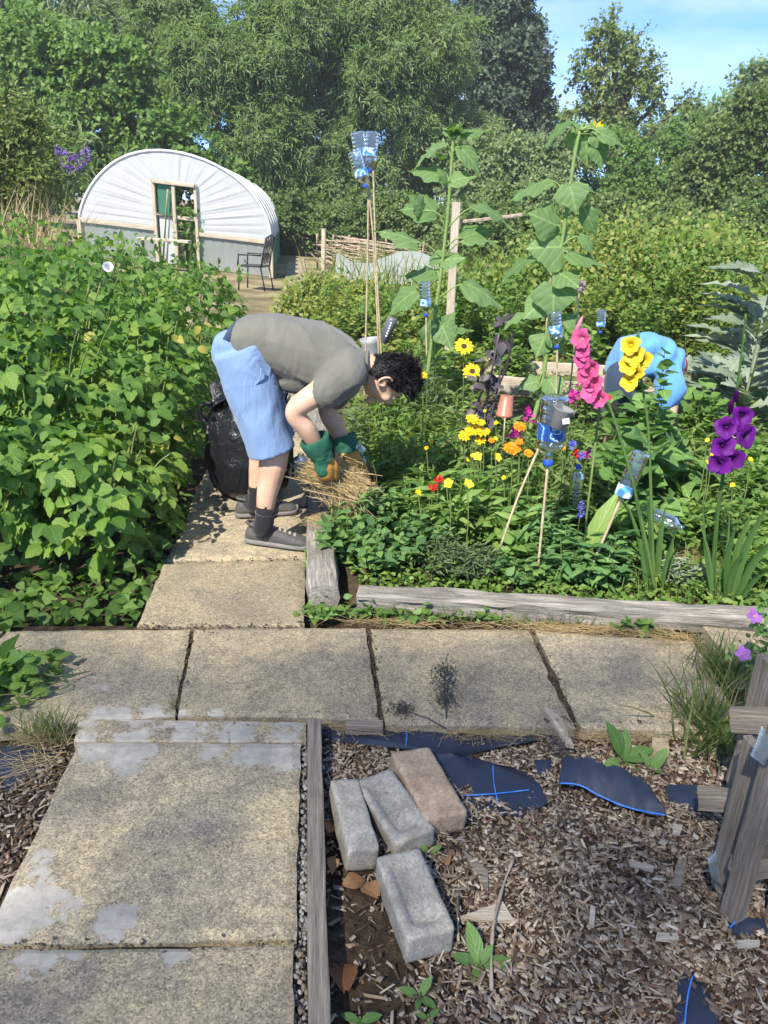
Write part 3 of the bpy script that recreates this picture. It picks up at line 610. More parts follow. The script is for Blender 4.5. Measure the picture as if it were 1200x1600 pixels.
# garden chair
def chair_at(p, yaw, label, sc=1.0):
    t_ = thing('garden_chair', p, label, 'chair'); R = Matrix.Rotation(yaw, 3, 'Z')
    def q(x, y, z): return Vector(p)+R @ Vector((x, y, z))*sc
    for x in (-.25, .25):
        mk('leg', *tube_data([q(x, -.24, 0), q(x, -.22, .44)], .016, 6), M_BLACK, t_); mk('leg', *tube_data([q(x, .30, 0), q(x, .22, .44)], .016, 6), M_BLACK, t_)
        mk('armrest', *tube_data([q(x*1.05, .24, .66), q(x*1.05, -.22, .66), q(x*1.05, -.24, .44)], .017, 6), M_BLACK, t_)
    MB().box(q(0, 0, .45), (.5*sc, .5*sc, .025), R).build('seat', M_BLACK, t_, smooth=False)
    fr = mk('back_frame', *tube_data([q(-.25, .23, .44), q(-.25, .34, .98), q(0, .36, 1.03), q(.25, .34, .98), q(.25, .23, .44)], .016, 6), M_BLACK, t_)
    for k in range(5):
        x = -.2+.1*k; mk('back_slat', *tube_data([q(x, .24, .5), q(x+.05, .30, .75), q(x, .34, .99)], .010, 5), M_BLACK, fr); mk('back_slat', *tube_data([q(x, .24, .5), q(x-.05, .30, .75), q(x, .34, .99)], .010, 5), M_BLACK, fr)
    return t_
chair_at(G(398, 452), math.radians(-100), 'black metal garden chair with lattice back outside the tunnel', .92)
bn = thing('bench', FLx.lerp(FR, .5)+Vector((-.05, -.9, 0)), 'narrow bench with a weathered top in front of the tunnel door', 'bench'); bp = Vector(bn['_L'])
beam('seat', bp+Vector((-.45, 0, .58)), bp+Vector((.55, 0, .55)), .3, .05, M_PALE, bn, rough=.002, seg=6)
for sx in (-.38, .48): mk('leg', *tube_data([bp+Vector((sx, 0, 0)), bp+Vector((sx, 0, .55))], .03, 6), M_BLACK, bn)
# dustbin
p = G(466, 400); bi = thing('dustbin', p, 'dark grey dustbin on the path past the tunnel', 'dustbin'); M_BIN = plain('bin plastic', (.045, .05, .055), (.07, .075, .08), 10, .5, .05)
def lathe(prof, c, n=20, ax=Vector((0, 0, 1)), cap=True):
    x, y, d = frame(ax); c = Vector(c); mb = MB(); mb.loft([[c+d*h+(x*math.cos(2*math.pi*j/n)+y*math.sin(2*math.pi*j/n))*r_ for j in range(n)] for r_, h in prof], cap); return mb
lathe([(.20, 0), (.25, .48), (.27, .48), (.27, .5)], p).build('body', M_BIN, bi); lathe([(.28, .5), (.28, .54), (.2, .58), (.03, .6)], p).build('lid', M_BIN, bi)
# woven fence
fa = G(497, 418); fb = G(690, 452); fa, fb = Vector((-1.85, 19.6, 0)), Vector((1.05, 16.9, 0))
fen = thing('wattle_fence', fa, 'low fence of woven branches in front of the dark brambles', 'fence'); r = random.Random(4)
M_TWIG = plain('twig bark', (.24, .18, .13), (.46, .38, .29), 20, .9, .3)
hN = Vector((fb-fa)).cross(Vector((0, 0, 1))).normalized()
for k in range(8): q = fa.lerp(fb, k/7); mk('stake', *tube_data([q, q+Vector((.02*r.uniform(-1, 1), 0, .82+.1*r.random()))], .03, 6), M_TWIG, fen)
for k in range(46):
    z = .06+.74*(k/46)+r.uniform(-.03, .03); t0 = r.uniform(-.05, .35); t1 = min(1.02, t0+r.uniform(.45, .75)); pts = []
    for i in range(12):
        t_ = t0+(t1-t0)*i/11; pts.append(fa.lerp(fb, t_)+hN*(.05*math.cos(t_*7*math.pi+math.pi*(k % 2)))+Vector((0, 0, z+.10*(t_-.5)*r.uniform(-1, 1)-.16*t_+.08)))
    rad = r.uniform(.012, .026); mk('branch', *tube_data(pts, [rad*(1-.5*i/11) for i in range(12)], 5), M_TWIG, fen)
timber('stump_post', G(505, 432), G(505, 432)+Vector((.01, 0, 1.0)), .10, .10, M_PALE, 'short round-topped post at the left end of the woven fence', 'post', rough=.004, seg=8, bev=.3)
# fleece
M_FLEECE = film_mat('white fleece', (.40, .44, .41), .45, .8)
V = []; 
for i in range(41):
    t_ = i/40; p = Vector((-1.1, 15.6, 0)).lerp(Vector((1.0, 14.6, 0)), t_)
    for j in range(7): q = j/6; V.append(p+Vector((.02*math.sin(i*.6), -.6*q, .62-.42*q**1.5-.14*math.sin(t_*math.pi*2.2)*(1-q)+.012*math.sin(i*.9+j*.8))))
tag(mk('fleece_cover', V, [(i*7+j, (i+1)*7+j, (i+1)*7+j+1, i*7+j+1) for i in range(40) for j in range(6)], M_FLEECE), 'white fleece sheet sagging over plants before the woven fence', 'fleece')
# tall post with rail, small far post
pt = thing('timber_post', (D(706, 400, 7.6).x, 7.6, 0), 'tall slim grey post right of the left sunflower with a thin rail', 'post')
beam('post', (D(700, 560, 7.6).x, 7.6, 0), D(713, 316, 7.6), .075, .06, M_PALE, pt, rough=.003, seg=12)
beam('rail', D(716, 347, 7.65), D(815, 336, 7.9), .035, .03, M_TWIG, pt, rough=.004, seg=8)
timber('far_post', Vector((D(886, 410, 11).x, 11, 0)), D(884, 392, 11), .06, .05, M_PALE, 'short pale stake behind the right-hand sunflower', 'post', rough=.002, seg=6)

# =================================================================== RASPBERRY CANES AND GROUND COVER, LEFT
M_RASP = leafmat('raspberry leaf', [(.07, .15, .032), (.085, .175, .035), (.10, .20, .038), (.12, .225, .042), (.145, .25, .046), (.18, .28, .052)], .45, .55, vein=.55, side=6)
M_IVY = leafmat('ground ivy leaf', [(.07, .14, .03), (.095, .175, .036), (.12, .21, .042)], .4, .5, vein=.4, side=5)
T_RASPS = leaf_grid([0.05, .34, .36, .2, .01], .2, .3, .02)
ME_RASP = tmesh('raspberry leaf', T_RASP, M_RASP)
def xleft(y): return -.985-.092*(y-3.06)
def raspberry(x, y, h, rad, label, seed, nobj=46, n=190):
    r = np.random.default_rng(seed); z0 = float(ground_z(x, y))
    root = thing('raspberry_bush', (x, y, z0), label, 'raspberry bush', 'raspberry bushes along the path')
    P = []; Dv = []; Nv = []; sc = []
    for k in range(9):
        a = r.uniform(0, 6.28); b0 = Vector((x+math.cos(a)*rad*.3, y+math.sin(a)*rad*.3, z0-.02)); e = Vector((x+math.cos(a)*rad*r.uniform(.4, 1), y+math.sin(a)*rad*r.uniform(.4, 1), z0+h*r.uniform(.75, 1.0)))
        m_ = b0.lerp(e, .6)+Vector((0, 0, h*.15)); pts = spline([b0, m_, e], 5)
        mk('cane', *tube_data(pts, [.007*(1-.6*i/10) for i in range(11)], 5), M_STEM, root)
    # compound leaves: a terminal leaflet and two side ones
    d = rdir(n*2, r); d = d[d[:, 2] > -.75][:n]; k = len(d)
    f = .62+.42*r.random(k)**.7; c = np.column_stack([x+d[:, 0]*rad*f, y+d[:, 1]*rad*f, z0+h*.52+d[:, 2]*h*.5*f])
    c[:, 2] = np.maximum(c[:, 2], z0+.06)
    out = unit(d*np.array([1, 1, .4])+r.normal(size=(k, 3))*.45); dn = unit(out*np.array([1, 1, .3])+np.array([0, 0, -.35])+r.normal(size=(k, 3))*.25)
    nn = unit(np.array([0, 0, .8])+d*.8+r.normal(size=(k, 3))*.35); s0 = r.uniform(.038, .105, k)
    side = unit(np.cross(dn, nn))
    for s_, q in ((0, 1.0), (-1, .82), (1, .82)):
        P.append(c+(side*s_*.012)+dn*(.02 if s_ == 0 else 0)); Dv.append(unit(dn+side*s_*1.1)); Nv.append(nn+r.normal(size=(k, 3))*.15); sc.append(s0*q*r.uniform(.85, 1.1, k))
    P = np.concatenate(P); Dv = np.concatenate(Dv); Nv = np.concatenate(Nv); sc = np.concatenate(sc)
    rn = np.clip(.55*r.random()+.0*sc+.6*r.random(len(P))*.75, 0, .999)
    rad_ = (P-np.array([x, y, z0+h*.5]))/np.array([rad, rad, h*.5]); score = (-rad_[:, 1]*.9+rad_[:, 0]*.4+rad_[:, 2]*.5)*sc; od = np.argsort(-score); vis = od[:nobj]; rest = od[nobj:]
    for i in vis: leafobj('leaf', ME_RASP, P[i], Dv[i], Nv[i], sc[i], root)
    scatter('foliage', T_RASP if y < 3.5 else T_RASPS, P[rest], Dv[rest], Nv[rest], sc[rest], M_RASP, root, rn[rest], kind='stuff')
    # young shoots with small bright leaves at the top
    m = 40; q = np.column_stack([x+r.normal(size=m)*rad*.5, y+r.normal(size=m)*rad*.5, z0+h*(.93+.1*r.random(m))])
    scatter('shoot_tips', T_RASP, q, unit(r.normal(size=(m, 3))+[0, 0, .6]), unit(r.normal(size=(m, 3))+[0, -.3, 1]), .05, M_RASP, root, np.full(m, .75)+r.random(m)*.2, kind='stuff')
RB = [(xleft(3.2)-.32, 3.22, .62, .38, 'low raspberry bush at the front corner beside the path slab'), (xleft(3.8)-.34, 3.85, .85, .42, 'raspberry bush left of the black sack'), (xleft(4.5)-.36, 4.5, 1.0, .45, 'raspberry bush just behind the black sack'),
      (xleft(5.2)-.40, 5.2, 1.08, .48, 'raspberry bush behind the seat of the light blue shorts'), (xleft(6)-.42, 6.0, 1.06, .5, 'raspberry bush behind the waist of the bending person'), (xleft(6.9)-.5, 6.9, 1.0, .52, 'raspberry bush near the far end of the row'), (xleft(7.8)-.5, 7.8, .95, .52, 'farthest raspberry bush beside the far path'),
      (-1.75, 3.05, .72, .36, 'lowest front raspberry bush near the left edge'), (-1.72, 3.62, 1.02, .42, 'raspberry bush in the second rank above the front corner'), (-1.92, 4.25, 1.18, .46, 'tall raspberry bush in the middle of the patch'), (-2.1, 5.0, 1.25, .5, 'raspberry bush below the tunnel door'), (-2.3, 5.9, 1.25, .52, 'raspberry bush below the tunnel bench'), (-2.5, 6.9, 1.22, .55, 'far raspberry bush just left of the garden chair'), (-2.7, 8.0, 1.15, .55, 'farthest raspberry bush in the second rank'),
      (-2.35, 3.7, 1.12, .44, 'raspberry bush at the left edge, mid height'), (-2.6, 4.45, 1.30, .5, 'tall raspberry bush at the left edge under the dry grass'), (-2.85, 5.3, 1.36, .55, 'tallest raspberry bush below the dry grass'), (-3.3, 6.3, 1.35, .6, 'raspberry bush below the left foot of the tunnel'), (-3.5, 7.5, 1.3, .6, 'far raspberry bush below the left end of the tunnel'), (-3.6, 5.2, 1.35, .55, 'raspberry bush at the far left edge of the patch'), (-4.3, 6.6, 1.35, .65, 'farthest raspberry bush at the left edge')]
for i, (x, y, h, rad, lab) in enumerate(RB): raspberry(x, y, h, rad, lab, 200+i, nobj=60 if y < 5 else 25, n=int(265 if y < 6 else 210))
M_YLEAF = leafmat('yellowed raspberry leaf', [(.34, .32, .07), (.42, .36, .10), (.30, .30, .06)], .4, .6, vein=.4); ME_YL = tmesh('yellowed raspberry leaf', T_RASP, M_YLEAF)
rb = {o['label']: o for o in C.objects if o.name.startswith('raspberry_bush')}; r = np.random.default_rng(91)
for (u, v, Y_, lab) in ((312, 505, 4.4, 'raspberry bush just behind the black sack'), (306, 545, 4.3, 'raspberry bush just behind the black sack'), (270, 520, 4.2, 'raspberry bush just behind the black sack'), (165, 575, 3.75, 'raspberry bush in the second rank above the front corner'), (230, 615, 3.8, 'raspberry bush left of the black sack'), (143, 525, 3.85, 'tall raspberry bush in the middle of the patch'), (275, 690, 3.6, 'raspberry bush left of the black sack'), (250, 700, 3.55, 'raspberry bush left of the black sack'), (262, 640, 3.7, 'raspberry bush left of the black sack')):
    for k in range(2): leafobj('yellow_leaf', ME_YL, D(u, v, Y_)+Vector(r.normal(size=3)*.015), r.normal(size=3)*[1, .4, .5]+[0, -.2, -.4], r.normal(size=3)*.3+[0, -.8, .7], r.uniform(.05, .075), rb[lab])
# bindweed trumpet
q = D(169, 418, 4.2); bt = thing('bindweed_flower', q, 'single white bindweed trumpet on the raspberry leaves', 'flower'); M_WHITE = petmat('white petal', (.75, .75, .74)) if 'petmat' in globals() else leafmat('white petal', [(.72, .72, .71), (.78, .78, .77)], .35, .5, tcol=(1, 1, 1))
mbx = MB(); ax = Vector((.25, -.85, .4)).normalized(); xx, yy, _ = frame(ax); mbx.loft([[q+ax*h+(xx*math.cos(2*math.pi*j/14)+yy*math.sin(2*math.pi*j/14))*rr_ for j in range(14)] for rr_, h in ((.004, -.03), (.008, -.01), (.016, .008), (.028, .014))], False); mbx.build('trumpet', M_WHITE, bt)
def ground_leaves(name, label, cat, poly_uv, n, lo, hi, mat, T, seed, zmax=.08, tilt=.5, nobj=0, me=None, kind=None):
    r = np.random.default_rng(seed); pts = np.array([G(u, v)[:2] for u, v in poly_uv]); a, b, c, d = pts
    s = r.random((n, 1)); t_ = r.random((n, 1)); p = a*(1-s)*(1-t_)+b*s*(1-t_)+c*s*t_+d*(1-s)*t_
    z = ground_z(p[:, 0], p[:, 1])+.012+zmax*r.random(n)*(.3+.7*hashn(p[:, 0]*6, p[:, 1]*6, 0, seed)); P = np.column_stack([p, z])
    dv = unit(np.column_stack([r.normal(size=(n, 2)), r.normal(size=n)*.25])); nn = unit(np.array([0, 0, 1])+r.normal(size=(n, 3))*tilt); sc = r.uniform(lo, hi, n)
    if nobj == 0 and kind: return tag(scatter(name, T, P, dv, nn, sc, mat), label, cat, kind=kind)
    root = thing(name, (float(p[:, 0].mean()), float(p[:, 1].mean()), 0), label, cat); od = np.argsort(-sc*(P[:, 2]+1))
    for i in od[:nobj]: leafobj('leaf', me, P[i], dv[i], nn[i], sc[i], root)
    scatter('foliage', T, P[od[nobj:]], dv[od[nobj:]], nn[od[nobj:]], sc[od[nobj:]], mat, root, kind='stuff'); return root
ME_IVY = tmesh('ground ivy leaf', T_HEART, M_IVY)
ground_leaves('ground_ivy', 'low creeping green leaves in front of the raspberry bushes at the left slab', 'ground cover', ((-60, 900), (262, 868), (214, 968), (-60, 985)), 420, .03, .065, M_IVY, T_HEART, 31, .10, .5, 90, ME_IVY)
ground_leaves('ground_ivy', 'creeping leaves along the path edge below the raspberry bushes', 'ground cover', ((250, 800), (300, 780), (258, 880), (200, 890)), 200, .03, .055, M_IVY, T_HEART, 32, .14, .6, 40, ME_IVY)
# heap of pulled bindweed on the left slab
r = np.random.default_rng(77); c = np.array(G(0, 1080)); n = 150
hp = thing('bindweed_heap', c, 'heap of pulled bright green bindweed lying on the left slab', 'weeds')
P = c+np.column_stack([r.normal(size=n)*.09, r.normal(size=n)*.075, np.abs(r.normal(size=n))*.045+.01]); P[:, 0] = np.where(P[:, 0] > c[0]+.16, c[0]+.1, P[:, 0])
for u, v in ((50, 1027), (72, 1030), (92, 1043), (120, 1034), (80, 1062), (60, 1052), (30, 1035), (42, 1100)): P = np.concatenate([P, [np.array(G(u, v, .015))]])
n = len(P); ME_BIND = tmesh('bindweed leaf', T_HEART, leafmat('bindweed leaf', [(.10, .20, .04), (.13, .24, .045), (.17, .28, .06)], .35, .45, vein=.5, side=4))
sc = r.uniform(.035, .065, n); sc[-8:] = .04; sc[5] = .09; sc[9] = .085; dv = unit(np.column_stack([r.normal(size=(n, 2)), r.normal(size=n)*.3])); nn = unit(np.array([0, -.2, 1])+r.normal(size=(n, 3))*.5)
for i in range(n): leafobj('leaf', ME_BIND, P[i], dv[i], nn[i], sc[i], hp)
for k in range(16):
    a = c+r.normal(size=3)*[.1, .08, 0]+[0, 0, .02]; pts = [a+[.05*math.cos(q*1.7+k)+q*.02, .04*math.sin(q*1.7+k*2), .02+.02*math.sin(q+k)] for q in range(6)]; mk('stem', *tube_data(spline(pts, 3), .0022, 4), M_STEM, hp)
mk('stem', *tube_data(spline([G(20, 1040, .02), G(50, 1052, .03), G(80, 1048, .03), G(88, 1030, .02), G(72, 1018, .02), G(52, 1022, .015), G(55, 1045, .015), G(75, 1062, .015)], 6), .0022, 4), M_STEM, hp)

# =================================================================== FLOWER BED
def finegrid(out, cols=5, fold=.1, droop=.3, wav=.02, cup=.0):
    n = len(out); V = []; U = []; mw = max(out); h = cols//2
    for i, w in enumerate(out):
        y = i/(n-1)
        for s in range(-h, h+1):
            q = s/h; V.append((q*w, y-(.10*abs(q)*(1-y)*(1 if i == 0 else 0)), -droop*y*y+fold*abs(q)*w-cup*q*q*w+wav*math.sin(i*1.9+q*2.3)*abs(q))); U.append((.5+.5*q*w/mw, y))
    return np.array(V), [(i*cols+s, i*cols+s+1, (i+1)*cols+s+1, (i+1)*cols+s) for i in range(n-1) for s in range(cols-1)], np.array(U)
T_SUNL = finegrid([.20, .36, .44, .46, .42, .35, .25, .14, .06, .005], 7, .10, .42, .045, .1)
T_SUNL2 = finegrid([.22, .38, .46, .46, .42, .34, .25, .15, .06, .005], 7, -.06, .25, .05, .15)
M_SUNL = leafmat('sunflower leaf', [(.12, .21, .075), (.145, .24, .09), (.17, .27, .105)], .45, .6, vein=.7, side=4.5)
M_SUNST = plain('sunflower stem', (.14, .22, .06), (.20, .28, .09), 40, .6, .2)
ME_SUNL = [tmesh('sunflower leaf', T_SUNL, M_SUNL), tmesh('sunflower leaf', T_SUNL2, M_SUNL)]
def petals(name, c, ax, n, ln, w, mat, parent, lift=.25, T=None, r0=.0, jit=.1, seed=0, rows=1):
    r = np.random.default_rng(seed); x, y, d = [np.array(q) for q in frame(ax)]; P = []; Dv = []; Nv = []; sc = []
    for row in range(rows):
        for k in range(n):
            a = 2*math.pi*(k+.5*row)/n+r.normal()*jit; q = x*math.cos(a)+y*math.sin(a); l = ln*(1-.28*row)*r.uniform(.88, 1.1)
            P.append(np.array(c)+q*r0); Dv.append(q+d*(lift+.35*row+r.normal()*jit)); Nv.append(d); sc.append(l)
    T = T or leaf_grid([w*.3, w*.75, w, w*.95, w*.7, .03], .22, .22, .03)
    return scatter(name, T, P, Dv, Nv, sc, mat, parent)
def disc(name, c, ax, rad, mat, parent, h=.35): return lathe([(rad*.6, -rad*.3), (rad, 0), (rad*.8, rad*h*.7), (rad*.3, rad*h)], c, 10, ax).build(name, mat, parent)
def petmat(name, c, trans=.3, rough=.55, var=.2): return leafmat(name, [tuple(max(0, q*(1-var)) for q in c), c, tuple(min(1, q*(1+var)) for q in c)], trans, rough, tcol=(1.1, 1.1, 1.1))
M_YELP = petmat('yellow petal', (.80, .55, .01)); M_ORP = petmat('orange petal', (.80, .27, .01)); M_PINK = petmat('magenta petal', (.52, .03, .26)); M_RED = petmat('red petal', (.60, .03, .02)); M_BLUE = petmat('blue petal', (.12, .13, .48))
M_LEMON = petmat('lemon petal', (.85, .74, .05)); M_DISC = plain('flower disc', (.03, .018, .008), (.09, .05, .02), 200, .9, .5); M_YDISC = plain('yellow disc', (.35, .2, .01), (.6, .38, .03), 200, .9, .5)
def sunflower(base_px, Y, stem_px, leaves, label, topfn, r0=.0145):
    b0 = Vector((D(*stem_px[0], Y).x, Y, 0)); b0.z = float(ground_z(b0.x, Y)); root = thing('sunflower', b0, label, 'sunflower')
    pts = [b0]+[D(u, v, Y) for u, v in stem_px]; pts = spline(pts, 6); n = len(pts)
    mk('stem', *tube_data(pts, [r0*(1-.45*i/n)*(1+.08*math.sin(i*2.2)) for i in range(n)], 10), M_SUNST, root)
    rr = random.Random(int(Y*100))
    for i, L_ in enumerate(leaves):
        (bu, bv), (tu, tv), att, face = L_[:4]; wide = L_[4] if len(L_) > 4 else 1.0
        dy = rr.uniform(-.10, .06); B_ = D(bu, bv, Y+dy*.5); T_ = D(tu, tv, Y+dy-.06*(1 if face > .5 else 0))
        av = D(*att, Y); q = min(pts, key=lambda p: (p-av).length)
        mk('leaf_stalk', *tube_data(spline([q, q.lerp(B_, .55)+Vector((0, 0, .02)), B_], 4), [.006-.0003*k for k in range(9)], 6), M_SUNST, root)
        d = T_-B_; nrm = Vector((rr.uniform(-.25, .25), -face, 1-face))+Vector((rr.uniform(-.1, .1), rr.uniform(-.1, .1), 0))
        o = leafobj('leaf', ME_SUNL[i % 2], B_-d*.04, d, nrm, d.length*1.1, root); o.matrix_basis = o.matrix_basis @ Matrix.Diagonal((wide, 1, 1, 1))
    topfn(root, pts); return root
def bud(root, pts):
    tip = pts[-1]; r = np.random.default_rng(1)
    for k in range(9): a = k*2.4; s_ = .11-.006*k; leafobj('bud_leaf', ME_SUNL[k % 2], tip-Vector((0, 0, .03-.004*k)), (math.cos(a)*(.9-.07*k), math.sin(a)*(.9-.07*k), .8), (-math.cos(a)*.6, -math.sin(a)*.6-.2, 1), s_, root)
    disc('flower_bud', tip, (0, -.2, 1), .018, M_SUNST, root, .8)
    for u, v in ((718, 235), (690, 250)): petals('side_bud', D(u, v, 4.9), (0, -.3, 1), 6, .04, .3, M_SUNL, root, lift=1.2, r0=.006, seed=4)
LS1 = [((693, 224), (640, 243), (703, 250), .25, .8), ((722, 209), (762, 194), (709, 225), .3, .7), ((720, 232), (757, 260), (708, 240), .45), ((692, 270), (642, 256), (704, 290), .35, .9), ((706, 284), (738, 268), (703, 285), .5, .9), ((700, 285), (688, 262), (703, 288), .6, .8),
       ((678, 330), (629, 314), (697, 355), .45, 1.1), ((650, 378), (594, 348), (690, 410), .3, .9), ((742, 322), (805, 332), (696, 355), .3, .9), ((727, 375), (775, 366), (692, 400), .25, .8), ((725, 372), (770, 345), (693, 395), .45, .9), ((680, 425), (629, 420), (690, 440), .3, .9), ((648, 456), (600, 480), (680, 480), .5, .9), ((728, 443), (790, 468), (685, 470), .3, .8),
       ((690, 398), (664, 408), (692, 410), .5, 1.0), ((692, 408), (722, 398), (690, 415), .55, 1.0), ((682, 508), (674, 552), (680, 500), .85, 1.25), ((690, 508), (706, 540), (680, 505), .8, 1.2), ((690, 520), (704, 492), (680, 515), .6, 1.2), ((700, 514), (738, 508), (682, 512), .2, .7), ((660, 330), (650, 305), (697, 350), .6, 1.1)]
sunflower(None, 4.9, [(662, 640), (676, 520), (690, 420), (700, 330), (706, 250), (709, 205)], LS1, 'left-hand tall sunflower still in bud, beside the bottle canes', bud)
def head(root, pts):
    c = D(929, 204, 4.42); fl = disc('flower_head', c, (.6, .7, .5), .018, M_YDISC, root); petals('petals', c, (.6, .7, .5), 13, .036, .22, M_YELP, fl, lift=.6, r0=.02, seed=8)
    mk('neck', *tube_data(spline([pts[-1], pts[-1]+Vector((.04, 0, .02)), c], 4), .011, 6), M_SUNST, root)
LS2 = [((889, 190), (846, 214), (902, 218), .15, .8), ((914, 198), (920, 252), (907, 205), .8, 1.25), ((938, 210), (976, 214), (908, 206), .45, 1.1), ((934, 222), (943, 260), (907, 208), .8, .9), ((930, 204), (946, 232), (907, 206), .7, 1.0), ((855, 281), (793, 300), (885, 313), .25, .8), ((890, 295), (935, 284), (885, 312), .2, .8), ((893, 286), (876, 300), (888, 300), .4, 1.3), ((890, 290), (900, 322), (888, 298), .95, 1.4),
       ((868, 352), (834, 332), (880, 372), .7, 1.2), ((914, 326), (932, 366), (888, 346), .55, .7), ((884, 386), (830, 384), (882, 384), .75, 1.25), ((908, 370), (934, 392), (885, 380), .4, .8), ((888, 396), (945, 402), (880, 396), .3, .9), ((829, 404), (771, 427), (872, 440), .2, .7), ((876, 428), (903, 440), (870, 445), .7, 1.4), ((866, 446), (864, 488), (868, 446), .85, 1.5), ((852, 468), (820, 492), (866, 455), .7, 1.1), ((822, 490), (780, 503), (862, 470), .2, .6), ((852, 524), (838, 555), (860, 515), .8, 1.3), ((862, 515), (878, 548), (860, 512), .7, .9), ((884, 495), (918, 510), (862, 500), .5, .9), ((842, 596), (810, 600), (850, 585), .5, .9), ((858, 592), (872, 618), (850, 585), .7, 1.0), ((905, 560), (940, 575), (855, 550), .3, .9)]
sunflower(None, 4.37, [(822, 690), (838, 640), (850, 580), (861, 500), (870, 430), (884, 340), (897, 250), (906, 205)], LS2, 'right-hand tall sunflower with a small yellow flower turned away', head, .0155)

# ------------------------------------------------------------------ leafy plants in the bed
M_H1 = leafmat('balm leaf', [(0.069, 0.15, 0.053), (0.094, 0.188, 0.062), (0.125, 0.231, 0.073), (0.175, 0.288, 0.088)], .4, .5, vein=.4, side=6)
M_H2 = leafmat('primrose leaf', [(0.106, 0.2, 0.048), (0.138, 0.244, 0.056), (0.175, 0.288, 0.069), (0.225, 0.338, 0.088)], .42, .45, vein=.45, side=5)
M_H3 = leafmat('grey green leaf', [(.09, .14, .07), (.12, .17, .085), (.15, .20, .105)], .38, .6)
M_H4 = leafmat('carrot leaf', [(0.1, 0.194, 0.043), (0.144, 0.25, 0.053), (0.2, 0.306, 0.069)], .42, .55)
M_SILV = leafmat('silver leaf', [(.15, .20, .14), (.20, .25, .18), (.26, .31, .23)], .25, .7, vein=.35, side=4)
M_SQ = leafmat('squash leaf', [(0.088, 0.175, 0.05), (0.112, 0.219, 0.06), (0.144, 0.263, 0.07)], .35, .55, vein=.6, side=4)
M_MINT = leafmat('dahlia leaf', [(0.081, 0.181, 0.06), (0.112, 0.219, 0.07), (0.144, 0.263, 0.083)], .33, .45, vein=.4, side=5)
LM = {}
def herb(name, label, cat, x, y, h, rad, T, lsz, mat, nst=14, nl=11, seed=0, nobj=0, group=None, droop=-.15, fan=1.0, base_z=None, var=.35, up=.7):
    r = np.random.default_rng(seed); z0 = float(ground_z(x, y)) if base_z is None else base_z; root = thing(name, (x, y, z0), label, cat, group); P = []; Dv = []; Nv = []; mb = MB()
    for k in range(nst):
        a = r.uniform(0, 6.28); q = rad*fan*r.random()**.5; b0 = Vector((x+.25*q*math.cos(a), y+.25*q*math.sin(a), z0-.01)); e = Vector((x+q*math.cos(a), y+q*math.sin(a), z0+h*r.uniform(.65, 1.05)*(1-.35*(q/rad)**2)))
        pts = spline([b0, b0.lerp(e, .5)+Vector((0, 0, h*.1)), e], 3); mk_ = [np.array(p) for p in pts]; mb.tube(pts, [.0035*(1-.08*i) for i in range(len(pts))], 3, False)
        for j in range(nl):
            t_ = .15+.85*(j+r.random()*.6)/nl; i = min(int(t_*(len(mk_)-1)), len(mk_)-2); f = t_*(len(mk_)-1)-i; p = mk_[i]*(1-f)+mk_[min(i+1, len(mk_)-1)]*f
            aa = j*2.4+r.uniform(-.5, .5); dd = np.array([math.cos(aa), math.sin(aa), .25+.5*(t_ > .9)+droop*r.random()])
            P.append(p); Dv.append(dd+r.normal(size=3)*.2); Nv.append(np.array([0, 0, 1])*up+dd*-.25+r.normal(size=3)*.3)
    P = np.array(P); Dv = np.array(Dv); Nv = np.array(Nv); n = len(P); sc = lsz*(1-var+2*var*r.random(n))
    mb.build('stems', M_STEM, root)['kind'] = 'stuff'
    od = np.argsort(-(P[:, 2]-P[:, 1]*.8)); key = (id(T), mat.name)
    if nobj:
        if key not in LM: LM[key] = tmesh(mat.name, T, mat)
        for i in od[:nobj]: leafobj('leaf', LM[key], P[i], Dv[i], Nv[i], sc[i], root)
    od = od[nobj:]; scatter('foliage', T, P[od], Dv[od], Nv[od], sc[od], mat, root, seed=seed, kind='stuff'); return root
def hp_(u, v): p = G(u, v); return p.x, p.y
